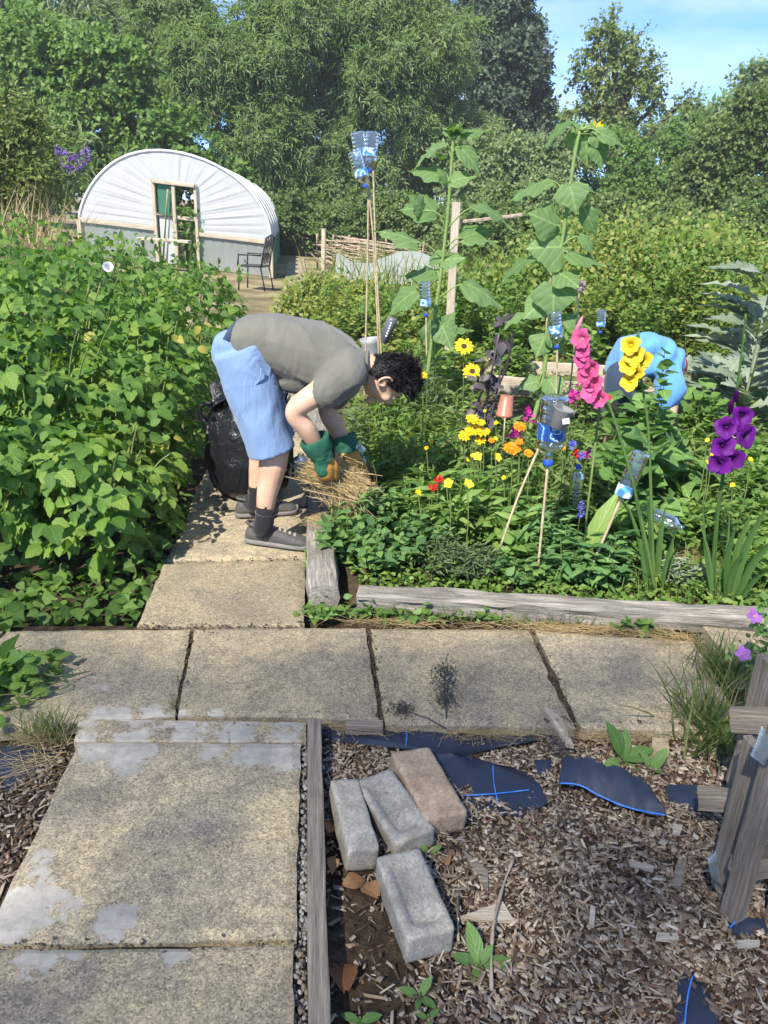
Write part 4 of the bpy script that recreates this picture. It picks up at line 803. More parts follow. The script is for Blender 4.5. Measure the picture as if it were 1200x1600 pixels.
HB = [('lemon_balm', 'dark green lemon balm at the corner where the two beams meet', 545, 880, .24, .17, T_OVATE, .045, M_H1, 26, 12, 24), ('lemon_balm', 'dark green balm behind the left end of the long beam', 600, 896, .22, .16, T_OVATE, .043, M_H1, 24, 12, 24), ('lemon_balm', 'balm behind the corner plants, right of the handful of straw', 590, 836, .26, .2, T_OVATE, .045, M_H1, 26, 12, 14),
      ('yarrow', 'feathery grey-green yarrow behind the middle of the long beam', 690, 900, .17, .16, T_WILLOW, .035, M_H3, 46, 22, 0), ('yarrow', 'feathery yarrow clump right of the balm plants', 745, 905, .16, .13, T_WILLOW, .035, M_H3, 40, 22, 0),
      ('evening_primrose', 'leafy plant with two lemon flowers in the middle of the bed', 715, 850, .36, .22, T_LANCE, .085, M_H2, 26, 14, 40), ('evening_primrose', 'lance-leaved plant left of the two lemon flowers', 645, 830, .34, .2, T_LANCE, .075, M_H2, 26, 14, 24), ('evening_primrose', 'lance-leaved plant right of the two lemon flowers', 790, 850, .30, .2, T_LANCE, .085, M_H2, 26, 14, 24), ('evening_primrose', 'broader-leaved plant right of the dry leaning cane', 800, 885, .18, .12, T_OVATE, .075, M_H2, 9, 7, 16),
      ('vetch_tangle', 'tangled pale green vetch right of the gloved hands', 600, 770, .42, .22, T_LANCE, .055, M_H4, 30, 16, 0), ('vetch_tangle', 'tangled vetch below the bending person\'s head', 650, 745, .45, .24, T_LANCE, .055, M_H4, 32, 16, 0), ('vetch_tangle', 'tangled vetch behind the gloves, farther into the bed', 585, 700, .40, .26, T_LANCE, .055, M_H3, 30, 14, 0), ('vetch_tangle', 'wispy vetch under the yellow daisies', 705, 740, .38, .24, T_LANCE, .06, M_H2, 30, 14, 0),
      ('marigold_plant', 'bushy green plant below the yellow daisies', 755, 790, .34, .2, T_LANCE, .06, M_H2, 28, 14, 12), ('marigold_plant', 'bushy green marigold plant left of the large label bottle', 810, 800, .32, .18, T_LANCE, .06, M_H2, 28, 14, 12),
      ('dahlia', 'dark blue-green leafy plant left of the blue flower spike', 880, 905, .24, .17, T_LANCE, .085, M_MINT, 16, 11, 30), ('dahlia', 'dark leafy plant right below the blue flower spike', 935, 915, .26, .15, T_LANCE, .09, M_MINT, 14, 11, 30), ('dahlia', 'leafy plant at the foot of the tilted bottle cane', 965, 880, .30, .16, T_OVATE, .08, M_H2, 14, 9, 20),
      ('hollyhock', 'broad lobed leaves behind the yellow gladiolus', 985, 800, .62, .24, T_HEART, .13, M_SQ, 9, 8, 24), ('hollyhock', 'broad lobed leaves left of the yellow gladiolus stem', 925, 800, .42, .2, T_HEART, .12, M_SQ, 9, 7, 20), ('hollyhock', 'tall lobed leaves right of the stooping person in blue', 1085, 715, .60, .14, T_HEART, .13, M_SQ, 7, 9, 20), ('hollyhock', 'broad leaves right of the yellow gladiolus', 1050, 790, .40, .2, T_HEART, .11, M_SQ, 9, 7, 16),
      ('carrot_row', 'low ferny green plants behind the purple gladiolus', 1110, 800, .26, .24, T_LANCE, .05, M_H4, 34, 16, 0), ('carrot_row', 'low ferny plants at the right edge of the bed', 1185, 800, .30, .24, T_OVATE, .05, M_H4, 34, 16, 0), ('carrot_row', 'low green plants right of the purple gladiolus stem', 1160, 880, .20, .2, T_OVATE, .045, M_H4, 30, 14, 0), ('carrot_row', 'bright low plants in front of the silver cardoon leaves', 1150, 745, .28, .3, T_OVATE, .055, M_H4, 34, 16, 0), ('carrot_row', 'low green plants behind the lying bottle', 1060, 760, .25, .22, T_OVATE, .05, M_H4, 30, 14, 0),
      ('artemisia', 'small silvery feathery plant beside the yellow gladiolus leaves', 1062, 915, .16, .09, T_WILLOW, .05, M_SILV, 26, 14, 0),
      ('bean_plant', 'pale green bean leaves behind the pink gladiolus', 945, 560, .55, .25, T_HEART, .13, M_SUNL, 8, 7, 20), ('squash_plant', 'leafy plant left of the small yellow sunflowers', 640, 660, .42, .3, T_OVATE, .09, M_H3, 22, 12, 0), ('squash_plant', 'green plant behind the terracotta-coloured pot', 760, 560, .38, .34, T_OVATE, .07, M_H4, 26, 12, 0), ('squash_plant', 'green leafy plant behind the bending head', 690, 600, .40, .3, T_OVATE, .075, M_H2, 22, 12, 0), ('squash_plant', 'pale green leafy plant left of the plank end', 640, 580, .35, .34, T_OVATE, .07, M_CURR, 24, 12, 0), ('squash_plant', 'green leafy clump right of the bottle on the sunflower cane', 905, 585, .5, .28, T_OVATE, .09, M_H2, 20, 10, 0)]
for i, (nm, lab, u, v, h, rad, T, ls, mt, ns_, nl_, no) in enumerate(HB):
    x, y = hp_(u, v); herb(nm, lab, 'plant', x, y, h, rad, T, ls, mt, ns_, nl_, 300+i, no, droop=-.3 if nm == 'hollyhock' else -.1)
# filler growth so that the bed is full: many overlapping plants of the same kinds
FILL = [(640, 790, .40, M_H2, T_LANCE, .06, 'pale leafy plant above the left lance-leaved plant'), (690, 790, .38, M_H2, T_LANCE, .065, 'bushy plant directly above the two lemon flowers'), (740, 830, .30, M_H2, T_LANCE, .07, 'plant right under the two lemon flowers'), (615, 740, .46, M_H4, T_LANCE, .05, 'wispy pale plant right of the far glove'), (665, 715, .46, M_H3, T_LANCE, .05, 'wispy grey-green plant below the bending face'), (620, 690, .5, M_H4, T_LANCE, .05, 'tall wispy plant under the black hair'), (720, 700, .32, M_H2, T_LANCE, .055, 'leafy plant left of the yellow daisy cluster'), (770, 745, .36, M_H2, T_LANCE, .06, 'leafy plant under the large orange marigold'), (835, 770, .34, M_H4, T_LANCE, .055, 'light green plant left of the label bottle cane'), (880, 740, .38, M_H4, T_LANCE, .055, 'light green plant among the blue cornflowers'), (915, 760, .34, M_H2, T_LANCE, .06, 'green plant around the blue-capped bottle'),
        (850, 870, .26, M_MINT, T_LANCE, .075, 'dark plant in front of the label bottle cane'), (820, 905, .16, M_H1, T_OVATE, .04, 'low balm just behind the long beam, centre right'), (660, 870, .26, M_H1, T_OVATE, .045, 'balm plant between balm corner and yarrow'), (565, 850, .26, M_H1, T_OVATE, .042, 'balm plant nearest the second timber'), (1000, 860, .34, M_SQ, T_HEART, .10, 'lobed leaves behind the tilted bottle'), (960, 830, .40, M_SQ, T_HEART, .11, 'lobed leaves left of the tilted bottle'), (1000, 760, .46, M_SQ, T_HEART, .11, 'large lobed leaves in front of the stooping legs'), (970, 730, .52, M_SQ, T_HEART, .12, 'large lobed leaves under the pink gladiolus'), (1080, 730, .45, M_H4, T_OVATE, .06, 'green plant below the blue sleeve'), (1035, 850, .2, M_H4, T_OVATE, .045, 'low green plant by the lying bottle'), (1090, 840, .2, M_H4, T_LANCE, .05, 'ferny low plant left of the purple gladiolus stem'), (1130, 850, .22, M_H4, T_LANCE, .05, 'ferny low plant right of the purple gladiolus stem'), (1180, 845, .24, M_H4, T_OVATE, .05, 'green plant above the sword leaf fan'), (1190, 910, .18, M_H4, T_OVATE, .045, 'low plant at the right end of the long beam'), (1085, 915, .14, M_H4, T_LANCE, .04, 'low ferny plant between the two gladiolus clumps'),
        (700, 650, .42, M_H4, T_OVATE, .06, 'light green plant left of the dark purple plant'), (660, 620, .5, M_H4, T_LANCE, .06, 'light green plant right of the black hair'), (800, 600, .30, M_H4, T_OVATE, .06, 'green plant above the lattice trellis'), (850, 640, .30, M_H3, T_LANCE, .05, 'thin grey-green plant behind the grey tub'), (905, 660, .36, M_H4, T_LANCE, .05, 'thin stems behind the pink gladiolus'), (730, 610, .34, M_CURR, T_OVATE, .06, 'yellow-green plant under the small sunflowers'), (1110, 600, .5, M_CURR, T_OVATE, .06, 'yellow-green plant behind the silver cardoon'), (1075, 570, .6, M_CURR, T_OVATE, .06, 'yellow-green plant right behind the blue back'), (1160, 560, .6, M_CURR, T_OVATE, .06, 'yellow-green plant at the right above the cardoon'), (870, 560, .4, M_CURR, T_OVATE, .06, 'yellow-green plant below the ribbed bottle'), (560, 600, .4, M_H4, T_OVATE, .06, 'green plant beyond the far arm'), (540, 560, .4, M_CURR, T_OVATE, .06, 'yellow-green plant beside the path behind the shoulders'), (620, 560, .42, M_CURR, T_OVATE, .06, 'yellow-green plant at the foot of the tall canes')]
for i, (u, v, h, mt, T, ls, lab) in enumerate(FILL):
    x, y = hp_(u, v); herb('bed_plant', lab, 'plant', x, y, h*(1.22 if v < 860 else 1), .17+.012*max(0, y-3), T, ls, mt, 26 if T is not T_HEART else 8, 14 if T is not T_HEART else 8, 600+i, 8 if y < 3.4 else 0)
r = np.random.default_rng(71)
def bed_cover(label, quad, n, lo, hi, mat, T, seed, zmax):
    return ground_leaves('bed_ground_cover', label, 'ground cover', quad, n, lo, hi, mat, T, seed, zmax, .6, kind='stuff')
bed_cover('low chickweed carpet along the inside of the long beam', ((560, 905), (1230, 930), (1230, 965), (560, 940)), 1500, .016, .036, M_H4, T_BROAD, 61, .07)
bed_cover('low green carpet between the plants in the front of the bed', ((540, 760), (1260, 770), (1240, 935), (545, 915)), 5200, .022, .05, M_H4, T_RHOMB, 62, .13)
bed_cover('low green carpet in the middle of the bed', ((540, 640), (700, 620), (700, 770), (545, 760)), 2200, .03, .06, M_H4, T_RHOMB, 63, .16)
bed_cover('low green carpet at the back of the bed and along the far path', ((500, 545), (1250, 560), (1260, 640), (520, 640)), 4200, .035, .075, M_CURR, T_BROAD, 64, .16)
bed_cover('low green carpet below the cardoons', ((900, 640), (1260, 640), (1260, 775), (900, 770)), 3200, .03, .06, M_H4, T_RHOMB, 65, .14)
bed_cover('green carpet at the far right of the bed', ((1230, 780), (1700, 800), (1560, 960), (1230, 940)), 1800, .025, .055, M_H4, T_RHOMB, 66, .14)
bed_cover('green carpet at the back right of the bed', ((1250, 560), (1700, 580), (1700, 800), (1250, 770)), 1800, .035, .075, M_H4, T_BROAD, 67, .18)
# the stems of a tall leafy plant rising before the blue shirt
x, y = hp_(1040, 740); herb('tall_mallow', 'tall leafy stem rising in front of the right side of the blue shirt', 'plant', D(1043, 600, 4.3).x, 4.3, .98, .07, T_HEART, .075, M_SQ, 4, 16, 777, 26)
for i, (u, Y_, h, lab) in enumerate(((790, 8.0, 1.05, 'tall wispy weed in front of the currants, left of the right sunflower'), (930, 8.2, 1.1, 'tall wispy weed behind the allium heads'), (1010, 8.0, 1.0, 'tall wispy weed above the blue shirt'), (1090, 8.1, 1.15, 'tall wispy weed right of the blue shirt'), (720, 8.3, .9, 'tall wispy weed behind the small sunflowers'), (1150, 7.8, 1.1, 'tall wispy weed left of the tall silver plant'), (600, 8.6, .8, 'tall wispy weed behind the shoulders'), (520, 9.2, .8, 'tall wispy weed beside the far path'))): herb('tall_weed', lab, 'weed', D(u, 500, Y_).x, Y_, h, .32, T_RHOMB, .075, M_CURR if i % 2 else M_H4, 22, 20, 900+i)
# loose wispy growth that rises above the rest
M_WISP = leafmat('wispy leaf', [(.13, .20, .06), (.17, .25, .075), (.22, .29, .10)], .45, .6)
for i, (u, v, h, lab) in enumerate(((600, 720, .62, 'tall wispy pale plant right behind the far glove'), (640, 700, .66, 'tall wispy pale plant under the chin of the bending person'), (690, 745, .52, 'tall wispy pale plant left of the yellow daisies'), (735, 770, .46, 'wispy pale plant below the yellow daisies'), (790, 760, .44, 'wispy pale plant below the orange marigolds'), (865, 790, .50, 'wispy pale plant right of the label bottle cane'), (890, 830, .40, 'wispy pale plant above the blue flower spike'), (1085, 780, .42, 'wispy pale plant left of the purple blooms'), (1170, 720, .5, 'wispy pale plant right of the purple blooms'), (680, 690, .60, 'wispy pale plant between hair and daisies'))):
    x, y = hp_(u, v); herb('wispy_plant', lab, 'plant', x, y, h, .19, T_WILLOW, .085, M_WISP, 22, 18, 1200+i, var=.5)
# grass clump of the bed
r = np.random.default_rng(8)
for i, (u, v, n, h, lab) in enumerate(((850, 815, 220, .30, 'thin green grass around the cane of the large label bottle'), (885, 770, 200, .34, 'thin green grass left of the blue-capped bottle'), (1120, 915, 260, .14, 'short grass behind the right end of the long beam'), (1030, 930, 120, .10, 'short grass at the foot of the yellow gladiolus'))):
    x, y = hp_(u, v); P = np.column_stack([x+r.normal(size=n)*.09, y+r.normal(size=n)*.07, np.zeros(n)]); P[:, 2] = ground_z(P[:, 0], P[:, 1]); blades('grass_tuft', P, h, .012, .3, M_H4, seed=40+i, label=lab, cat='grass')
# cardoon: long jagged silver leaves
def cardoon_T():
    n = 13; o = [.02]+[(.20*math.sin(math.pi*(i/(n-1))**.8)+.02)*(1.25 if i % 2 else .55) for i in range(1, n-1)]+[.005]; return finegrid(o, 5, .25, .45, .02)
ME_CARD = tmesh('cardoon leaf', cardoon_T(), M_SILV)
def cardoon(u, v, label, lvs, seed):
    x, y = u if v == 0 else hp_(u, v); root = thing('cardoon', (x, y, 0), label, 'cardoon'); r = np.random.default_rng(seed)
    for k in range(lvs[0]):
        a = r.uniform(0, 6.28); z = r.uniform(.05, lvs[1]); d = np.array([math.cos(a), math.sin(a)*.8, .55+.3*r.random()]); leafobj('leaf', ME_CARD, (x+.05*math.cos(a), y+.05*math.sin(a), z), d, (-d[0]*.4, -.35, 1), r.uniform(.42, .62)*lvs[2], root)
    mk('stem', *tube_data([(x, y, 0), (x+.02, y, lvs[1]*.6), (x+.03, y, lvs[1])], [.022, .018, .01], 8), M_SILV, root); return root
cardoon(1120, 660, 'silver-leaved cardoon right of the stooping person in blue', (26, .35, 1.0), 1); cardoon(1175, 640, 'silver cardoon at the right edge behind the purple gladiolus', (22, .35, .95), 2)
cd = cardoon((D(1192, 480, 5.0).x, 5.0), 0, 'tall silver plant with upright leaves at the right edge', (60, 1.22, .62), 3)
# gladioli
M_GLAD = leafmat('gladiolus leaf', [(.08, .16, .045), (.10, .19, .055), (.13, .22, .065)], .35, .4); M_PURPLE = petmat('purple petal', (.13, .008, .22), .25); M_GPINK = petmat('pink petal', (.80, .12, .33), .35); M_GYEL = petmat('yellow gladiolus petal', (.86, .70, .03), .35)
def petal_T():
    out = [.07, .20, .34, .45, .52, .50, .38, .14]; n = len(out); cols = 7; V = []; U = []
    for i, w in enumerate(out):
        y = i/(n-1)
        for s_ in range(-3, 4):
            q = s_/3; rf = .07*math.sin(i*1.7+q*4.1)*abs(q)**1.5*y; V.append((q*w, y*.96, .30*y-.55*y**2.6+.22*q*q*w*(1-y)+rf)); U.append((.5+.5*q, y))
    return np.array(V), [(i*cols+k, i*cols+k+1, (i+1)*cols+k+1, (i+1)*cols+k) for i in range(n-1) for k in range(cols-1)], np.array(U)
T_PET = petal_T()
def gladmat(name, edge, mid, throat):
    m, t, b = nodes(name); uv = N(t, 'UVMap'); sp = t.nodes.new('ShaderNodeSeparateXYZ'); t.links.new(uv.outputs[0], sp.inputs[0]); oi = t.nodes.new('ShaderNodeObjectInfo')
    y = math_(t, 'ADD', sp.outputs[1], math_(t, 'MULTIPLY', math_(t, 'SUBTRACT', noise(t, coords(t), 9, 3), .5), .5)); col = ramp(t, y, [(.12, throat), (.42, mid), (.9, edge)])
    x = math_(t, 'ABSOLUTE', math_(t, 'SUBTRACT', sp.outputs[0], .5)); vn = math_(t, 'SINE', math_(t, 'MULTIPLY', sp.outputs[0], 75)); col = mixc(t, math_(t, 'MULTIPLY', math_(t, 'GREATER_THAN', vn, .75), .22), col, throat)
    hs_ = t.nodes.new('ShaderNodeHueSaturation'); t.links.new(math_(t, 'ADD', math_(t, 'MULTIPLY', oi.outputs['Random'], .35), .82), hs_.inputs['Value']); t.links.new(col, hs_.inputs['Color']); col = hs_.outputs[0]
    t.links.new(col, b.inputs['Base Color']); b.inputs['Roughness'].default_value = .5; b.inputs['Specular IOR Level'].default_value = .25; bump(t, b, vn, .25, .002); tr = t.nodes.new('ShaderNodeBsdfTranslucent'); t.links.new(col, tr.inputs[0]); ms = t.nodes.new('ShaderNodeMixShader'); ms.inputs[0].default_value = .4
    t.links.new(b.outputs[0], ms.inputs[1]); t.links.new(tr.outputs[0], ms.inputs[2]); t.links.new(ms.outputs[0], t.nodes['Material Output'].inputs[0]); return m
M_PURPLE = gladmat('purple gladiolus', (.17, .012, .27), (.13, .008, .22), (.05, .002, .07)); M_GPINK = gladmat('pink gladiolus', (.74, .13, .34), (.72, .09, .27), (.70, .30, .42)); M_GYEL = gladmat('yellow gladiolus', (.80, .66, .06), (.80, .60, .02), (.55, .45, .01))
def gladiolus(label, Y, stem, blooms, mat, leaves, size, buds, seed, ax=(0, -1, .1)):
    rr = random.Random(seed); b0 = D(*stem[0], Y); b0.z = float(ground_z(b0.x, Y)); root = thing('gladiolus', b0, label, 'gladiolus'); pts = spline([b0]+[D(u, v, Y) for u, v in stem[1:]], 6); n = len(pts)
    mk('stem', *tube_data(pts, [.0085*(1-.6*i/n) for i in range(n)], 7), M_GLAD, root); me = tmesh(mat.name, T_PET, mat)
    for (u, v) in blooms:
        c = D(u, v, Y-.05); q = min(pts, key=lambda p: (p-c).length); a = Vector(ax)+Vector((c.x-q.x, 0, 0))*6+Vector((rr.uniform(-.3, .3), 0, rr.uniform(-.2, .2))); a.normalize()
        bl_ = lathe([(.004, -.045), (.008, -.02), (.013, .0), (.016, .006)], c, 8, a).build('bloom', mat, root); x, y, d = frame(a); o_ = rr.random()
        for k in range(6):
            an = 2*math.pi*k/6+o_; w = x*math.cos(an)+y*math.sin(an); leafobj('petal', me, c+w*.004, w*.9+d*(.75+.3*(k % 2)+rr.uniform(-.15, .15)), d*1.0-w*.6+x*rr.uniform(-.15, .15), size*rr.uniform(.8, 1.1), bl_)
        mk('flower_neck', *tube_data([q, q.lerp(c, .5), c-a*.04], [.007, .008, .006], 6), M_GLAD, bl_)
    for (u, v), s in buds:
        c = D(u, v, Y); lathe([(.003, -.035*s), (.011*s, -.015*s), (.009*s, .01*s), (.002, .035*s)], c, 8, (rr.uniform(-.3, .3), -.3, 1)).build('bud', M_GLAD if s < .9 else mat, root)
    for (bu, bv), (tu, tv), w in leaves:
        p0 = G(bu, bv); p0.y = Y+rr.uniform(-.04, .04); p1 = D(tu, tv, Y+rr.uniform(-.08, .05)); p0 = Vector((D(bu, bv, Y).x, p0.y, 0.0)); m_ = p0.lerp(p1, .5)+Vector((rr.uniform(-.015, .015), 0, .02)); sp = spline([p0, m_, p1], 7); V = []; k = len(sp)
        for i, q in enumerate(sp):
            t_ = i/(k-1); ww = w*(.55+.9*t_*(1-t_)*2)*(1-t_**3); x = Vector((.8, rr.uniform(.35, .4), 0)); 
            for s in (-1, 0, 1): V.append(q+x*s*ww+Vector((0, -.35*ww*(abs(s)-1), 0)))
        mk('leaf', V, [(i*3+j, i*3+j+1, i*3+j+4, i*3+j+3) for i in range(k-1) for j in (0, 1)], M_GLAD, root, uv=[(.5*(j+0), i/(k-1)) for i in range(k) for j in range(3)])
    return root
gladiolus('pink gladiolus leaning left in front of the stooping person', 2.95, [(1025, 930), (1010, 850), (985, 740), (958, 650), (930, 580), (905, 500)], [(911, 530), (915, 547), (914, 563), (925, 574), (919, 588), (931, 598), (925, 611), (938, 622)], M_GPINK, [((1010, 925), (978, 780), .016), ((1020, 925), (985, 740), .016), ((1030, 930), (1060, 820), .014)], .042, [((908, 515), .7), ((903, 500), .6), ((900, 488), .5), ((905, 507), .95)], 5, (-.6, -.8, 0))
gladiolus('bright yellow gladiolus in front of the stooping person\'s blue shirt', 3.0, [(1022, 930), (1020, 860), (1016, 740), (1012, 660), (1003, 600), (995, 530)], [(986, 540), (992, 556), (983, 570), (994, 582), (986, 594), (1004, 562)], M_GYEL, [((1015, 928), (1010, 770), .014), ((1026, 930), (1040, 790), .022), ((1034, 930), (1052, 840), .016)], .041, [((996, 528), .8), ((1008, 640), .6), ((1014, 690), .6)], 6, (-.4, -.9, .1))
gladiolus('deep purple gladiolus standing near the right edge', 2.9, [(1112, 945), (1116, 850), (1130, 740), (1142, 670), (1158, 560), (1165, 490)], [(1158, 648), (1135, 668), (1160, 682), (1128, 696), (1125, 722), (1142, 715)], M_PURPLE, [((1108, 945), (1098, 780), .012), ((1118, 945), (1128, 760), .016), ((1110, 945), (1092, 810), .012), ((1122, 945), (1140, 800), .013)], .051, [((1150, 620), 1.1), ((1142, 635), 1.1), ((1156, 595), .8), ((1160, 560), .7), ((1163, 530), .6), ((1165, 500), .5)], 7)
gf = thing('gladiolus_fan', Vector((D(1140, 945, 2.85).x, 2.85, 0)), 'fan of broad green sword leaves at the right edge', 'gladiolus')
for (bu, tu, tv, w) in ((1135, 1150, 820, .018), (1140, 1175, 800, .022), (1142, 1200, 790, .024), (1146, 1225, 830, .024), (1150, 1230, 880, .02), (1136, 1165, 860, .016)):
    p0 = Vector((D(bu, 945, 2.85).x, 2.85, 0)); p1 = D(tu, tv, 2.8); sp = spline([p0, p0.lerp(p1, .5)+Vector((-.02, 0, .04)), p1], 7); V = []; k = len(sp)
    for i, q in enumerate(sp):
        t_ = i/(k-1); ww = w*(.5+1.2*t_*(1-t_)*2)*(1-t_**4)
        for s in (-1, 0, 1): V.append(q+Vector((.85, .3, -.2))*s*ww+Vector((0, -.3*ww*(abs(s)-1), 0)))
    mk('leaf', V, [(i*3+j, i*3+j+1, i*3+j+4, i*3+j+3) for i in range(k-1) for j in (0, 1)], M_GLAD, gf)
# flowers on stalks
def flower(name, label, u, v, Y, mat, nP, ln, w, dmat, drad, lift=.2, rows=1, ax=(0, -.75, .65), group=None, seed=0):
    c = D(u, v, Y); b0 = Vector((c.x+.02, Y+.03, float(ground_z(c.x, Y)))); root = thing(name, b0, label, 'flower', group)
    mk('stalk', *tube_data(spline([b0, b0.lerp(c, .6)+Vector((.01, 0, 0)), c+Vector((0, .01, -.005))], 4), .0028, 5), M_STEM, root)
    h = disc('flower_head', c, ax, drad, dmat, root); petals('petals', c, ax, nP, ln, w, mat, h, lift, r0=drad*.7, rows=rows, seed=seed)
    return root
for i, (u, v, lab) in enumerate(((725, 541, 'small yellow sunflower with brown centre, upper one right of the bending head'), (738, 580, 'small yellow sunflower with dark centre, lower one right of the bending head'))): flower('small_sunflower', lab, u, v, 4.3, M_YELP, 15, .042, .24, M_DISC, .018, seed=i)
for i, (u, v, s, lab) in enumerate(((738, 655, 1.1, 'top left yellow daisy of the cluster in the middle of the bed'), (752, 660, .7, 'small yellow daisy right of the top of the cluster'), (742, 672, 1.2, 'largest yellow daisy in the middle of the cluster'), (755, 674, 1.1, 'yellow daisy right in the cluster'), (735, 674, .9, 'yellow daisy at the left of the cluster'), (725, 682, 1.0, 'yellow daisy low left of the cluster'), (750, 688, .9, 'yellow daisy just below the cluster'), (660, 586, .8, 'yellow flower close to the dark hair'))): flower('yellow_daisy', lab, u, v, 3.75, M_YELP, 14, .025*s, .26, M_YDISC, .012*s, rows=2, ax=(0, -.5, .85), group='yellow daisies in the bed', seed=20+i)
rq = np.random.default_rng(17)
for i in range(22):
    u, v = (rq.uniform(640, 800), rq.uniform(640, 770)) if i < 16 else (rq.uniform(1080, 1190), rq.uniform(660, 800)); flower('yellow_buttercup', 'tiny yellow flower in the growth left of the orange marigolds' if i < 16 else 'tiny yellow flower beside the purple gladiolus', u, v, 3.2+(770-v)/130*.8 if i < 16 else 3.6, M_YELP, 6, .011*rq.uniform(.7, 1.3), .4, M_YDISC, .004, ax=(rq.normal()*.4, -.6, .8), lift=.4, group='tiny yellow flowers scattered through the bed', seed=700+i)
for i, (u, v, s, lab) in enumerate(((800, 700, 1.25, 'large orange marigold left of the large label bottle'), (812, 666, .9, 'orange marigold beside the magenta flower'), (768, 688, .5, 'small orange marigold below the pot'), (812, 690, .6, 'small orange marigold just above the large marigold'), (826, 708, .7, 'yellow-orange marigold right of the large marigold'), (880, 700, .4, 'tiny orange marigold right of the large label bottle'))): flower('marigold', lab, u, v, 3.4, M_ORP, 18, .026*s, .24, M_ORP, .012*s, rows=3, ax=(0, -.5, .85), group='orange marigolds', seed=40+i)
for i, (u, v, m, lab) in enumerate(((825, 650, M_PINK, 'magenta stock flower left of the sunflower stem'), (806, 678, M_PINK, 'magenta flower below the terracotta-coloured pot'), (895, 622, M_PINK, 'pink flower just right of the grey tub'), (905, 715, M_BLUE, 'blue cornflower right of the large label bottle'), (893, 695, M_BLUE, 'violet flower beside the large label bottle'), (900, 710, M_RED, 'red flower among the blue ones right of the label bottle'), (917, 710, M_PINK, 'pink daisy right of the blue cornflower'), (685, 748, M_RED, 'small red flower left of the lemon flowers'), (676, 762, M_RED, 'lower small red flower left of the lemon flowers'))):
    c = D(u, v, 3.3 if v > 690 else 3.6); r = np.random.default_rng(60+i); b0 = Vector((c.x, c.y+.02, 0)); root = thing('small_flower', b0, lab, 'flower'); mk('stalk', *tube_data([b0, c], .0025, 5), M_STEM, root)
    k = 26 if m is M_PINK and i < 3 else 12; P = np.array(c)+r.normal(size=(k, 3))*([.010, .010, .018] if k > 20 else [.006, .006, .005]); scatter('flower_head', T_BROAD, P, unit(r.normal(size=(k, 3))+[0, -.6, .4]), unit(r.normal(size=(k, 3))*.5+[0, -1, .4]), .024, m, root, kind='stuff')
for i, (u, v, lab) in enumerate(((702, 757, 'left of the two lemon evening primrose flowers'), (730, 757, 'right of the two lemon evening primrose flowers'), (747, 715, 'lemon flower left below the yellow daisies'), (775, 716, 'lemon flower right below the yellow daisies'))): flower('lemon_flower', lab, u, v, 3.15 if v > 740 else 3.4, M_LEMON, 5, .026, .50, M_YDISC, .004, lift=.95, ax=((-.5, .4, -.3, .6)[i], -.6, .7), rows=2, seed=80+i)
p = D(938, 630, 3.05); tl = thing('red_flower', Vector((p.x+.03, 3.05, 0)), 'single red cup-shaped flower beneath the pink gladiolus', 'flower'); mk('stalk', *tube_data([(p.x+.03, 3.05, 0), (p.x+.01, 3.05, .3), p], .005, 6), M_STEM, tl); petals('petals', p, (0, -.1, 1), 5, .055, .5, M_RED, tl, lift=1.1, r0=.008, seed=5); leafobj('leaf', tmesh('tulip leaf', T_LANCE, M_H2), (p.x+.03, 3.05, .12), (.2, -.1, 1), (-.6, -.8, 0), .3, tl)
p = D(907, 800, 2.95); sp_ = thing('blue_flower_spike', Vector((p.x, 2.95, 0)), 'slim blue-violet flower spike above the dark leafy plants', 'flower'); mk('stalk', *tube_data([(p.x, 2.95, 0), p+Vector((0, 0, .05))], .003, 5), M_STEM, sp_); r = np.random.default_rng(3); n = 90; tt = r.random(n); P = np.array(p)+np.column_stack([r.normal(size=n)*.007*(1.2-tt), r.normal(size=n)*.007, -.03+tt*.075]); scatter('florets', T_RHOMB, P, rdir(n, r)+[0, 0, .3], rdir(n, r), .014, M_BLUE, sp_, kind='stuff')
# allium heads
M_ALL = petmat('allium', (.42, .30, .36), .2)
for (u, v, lab) in ((862, 413, 'dusty pink round allium head left of the right-hand sunflower stem'), (906, 447, 'dusty pink round allium head right of the right-hand sunflower stem')):
    c = D(u, v, 5.2); root = thing('allium', Vector((c.x+.03, 5.2, 0)), lab, 'allium'); mk('stalk', *tube_data(spline([(c.x+.03, 5.2, 0), (c.x+.01, 5.2, .8), c], 4), .006, 6), M_CANE, root); n = 260; d = rdir(n); scatter('flower_head', T_RHOMB, np.array(c)+d*.026, d+rdir(n)*.5, rdir(n), .016, M_ALL, root, kind='stuff')
# dark red orach
M_ORACH = leafmat('orach leaf', [(.05, .035, .045), (.09, .075, .085), (.16, .15, .155)], .15, .5)
oc = G(752, 690); orr = thing('red_orach', oc, 'spindly dark purple plant with slate leaves left of the hanging pot', 'plant'); r = np.random.default_rng(6)
for (a, b, c) in (((752, 690), (765, 600), (780, 520)), ((755, 690), (775, 620), (783, 570)), ((750, 690), (745, 640), (760, 590)), ((775, 615), (795, 560), (800, 520))):
    mk('stem', *tube_data(spline([D(*a, 4.1), D(*b, 4.1), D(*c, 4.1)], 4), .006, 5), M_ORACH, orr)
P = []; 
for (u, v, k) in ((765, 590, 16), (775, 560, 9), (752, 595, 8), (760, 640, 16), (745, 650, 8), (782, 540, 7), (778, 500, 5)): P += [np.array(D(u+r.normal()*9, v+r.normal()*9, 4.1+r.normal()*.05)) for _ in range(k)]
ME_OR = tmesh('orach leaf', T_OVATE, M_ORACH)
for q in P: leafobj('leaf', ME_OR, q, rdir(1, r)[0]+[0, 0, -.5], rdir(1, r)[0]+[0, -.6, .8], r.uniform(.045, .085), orr)
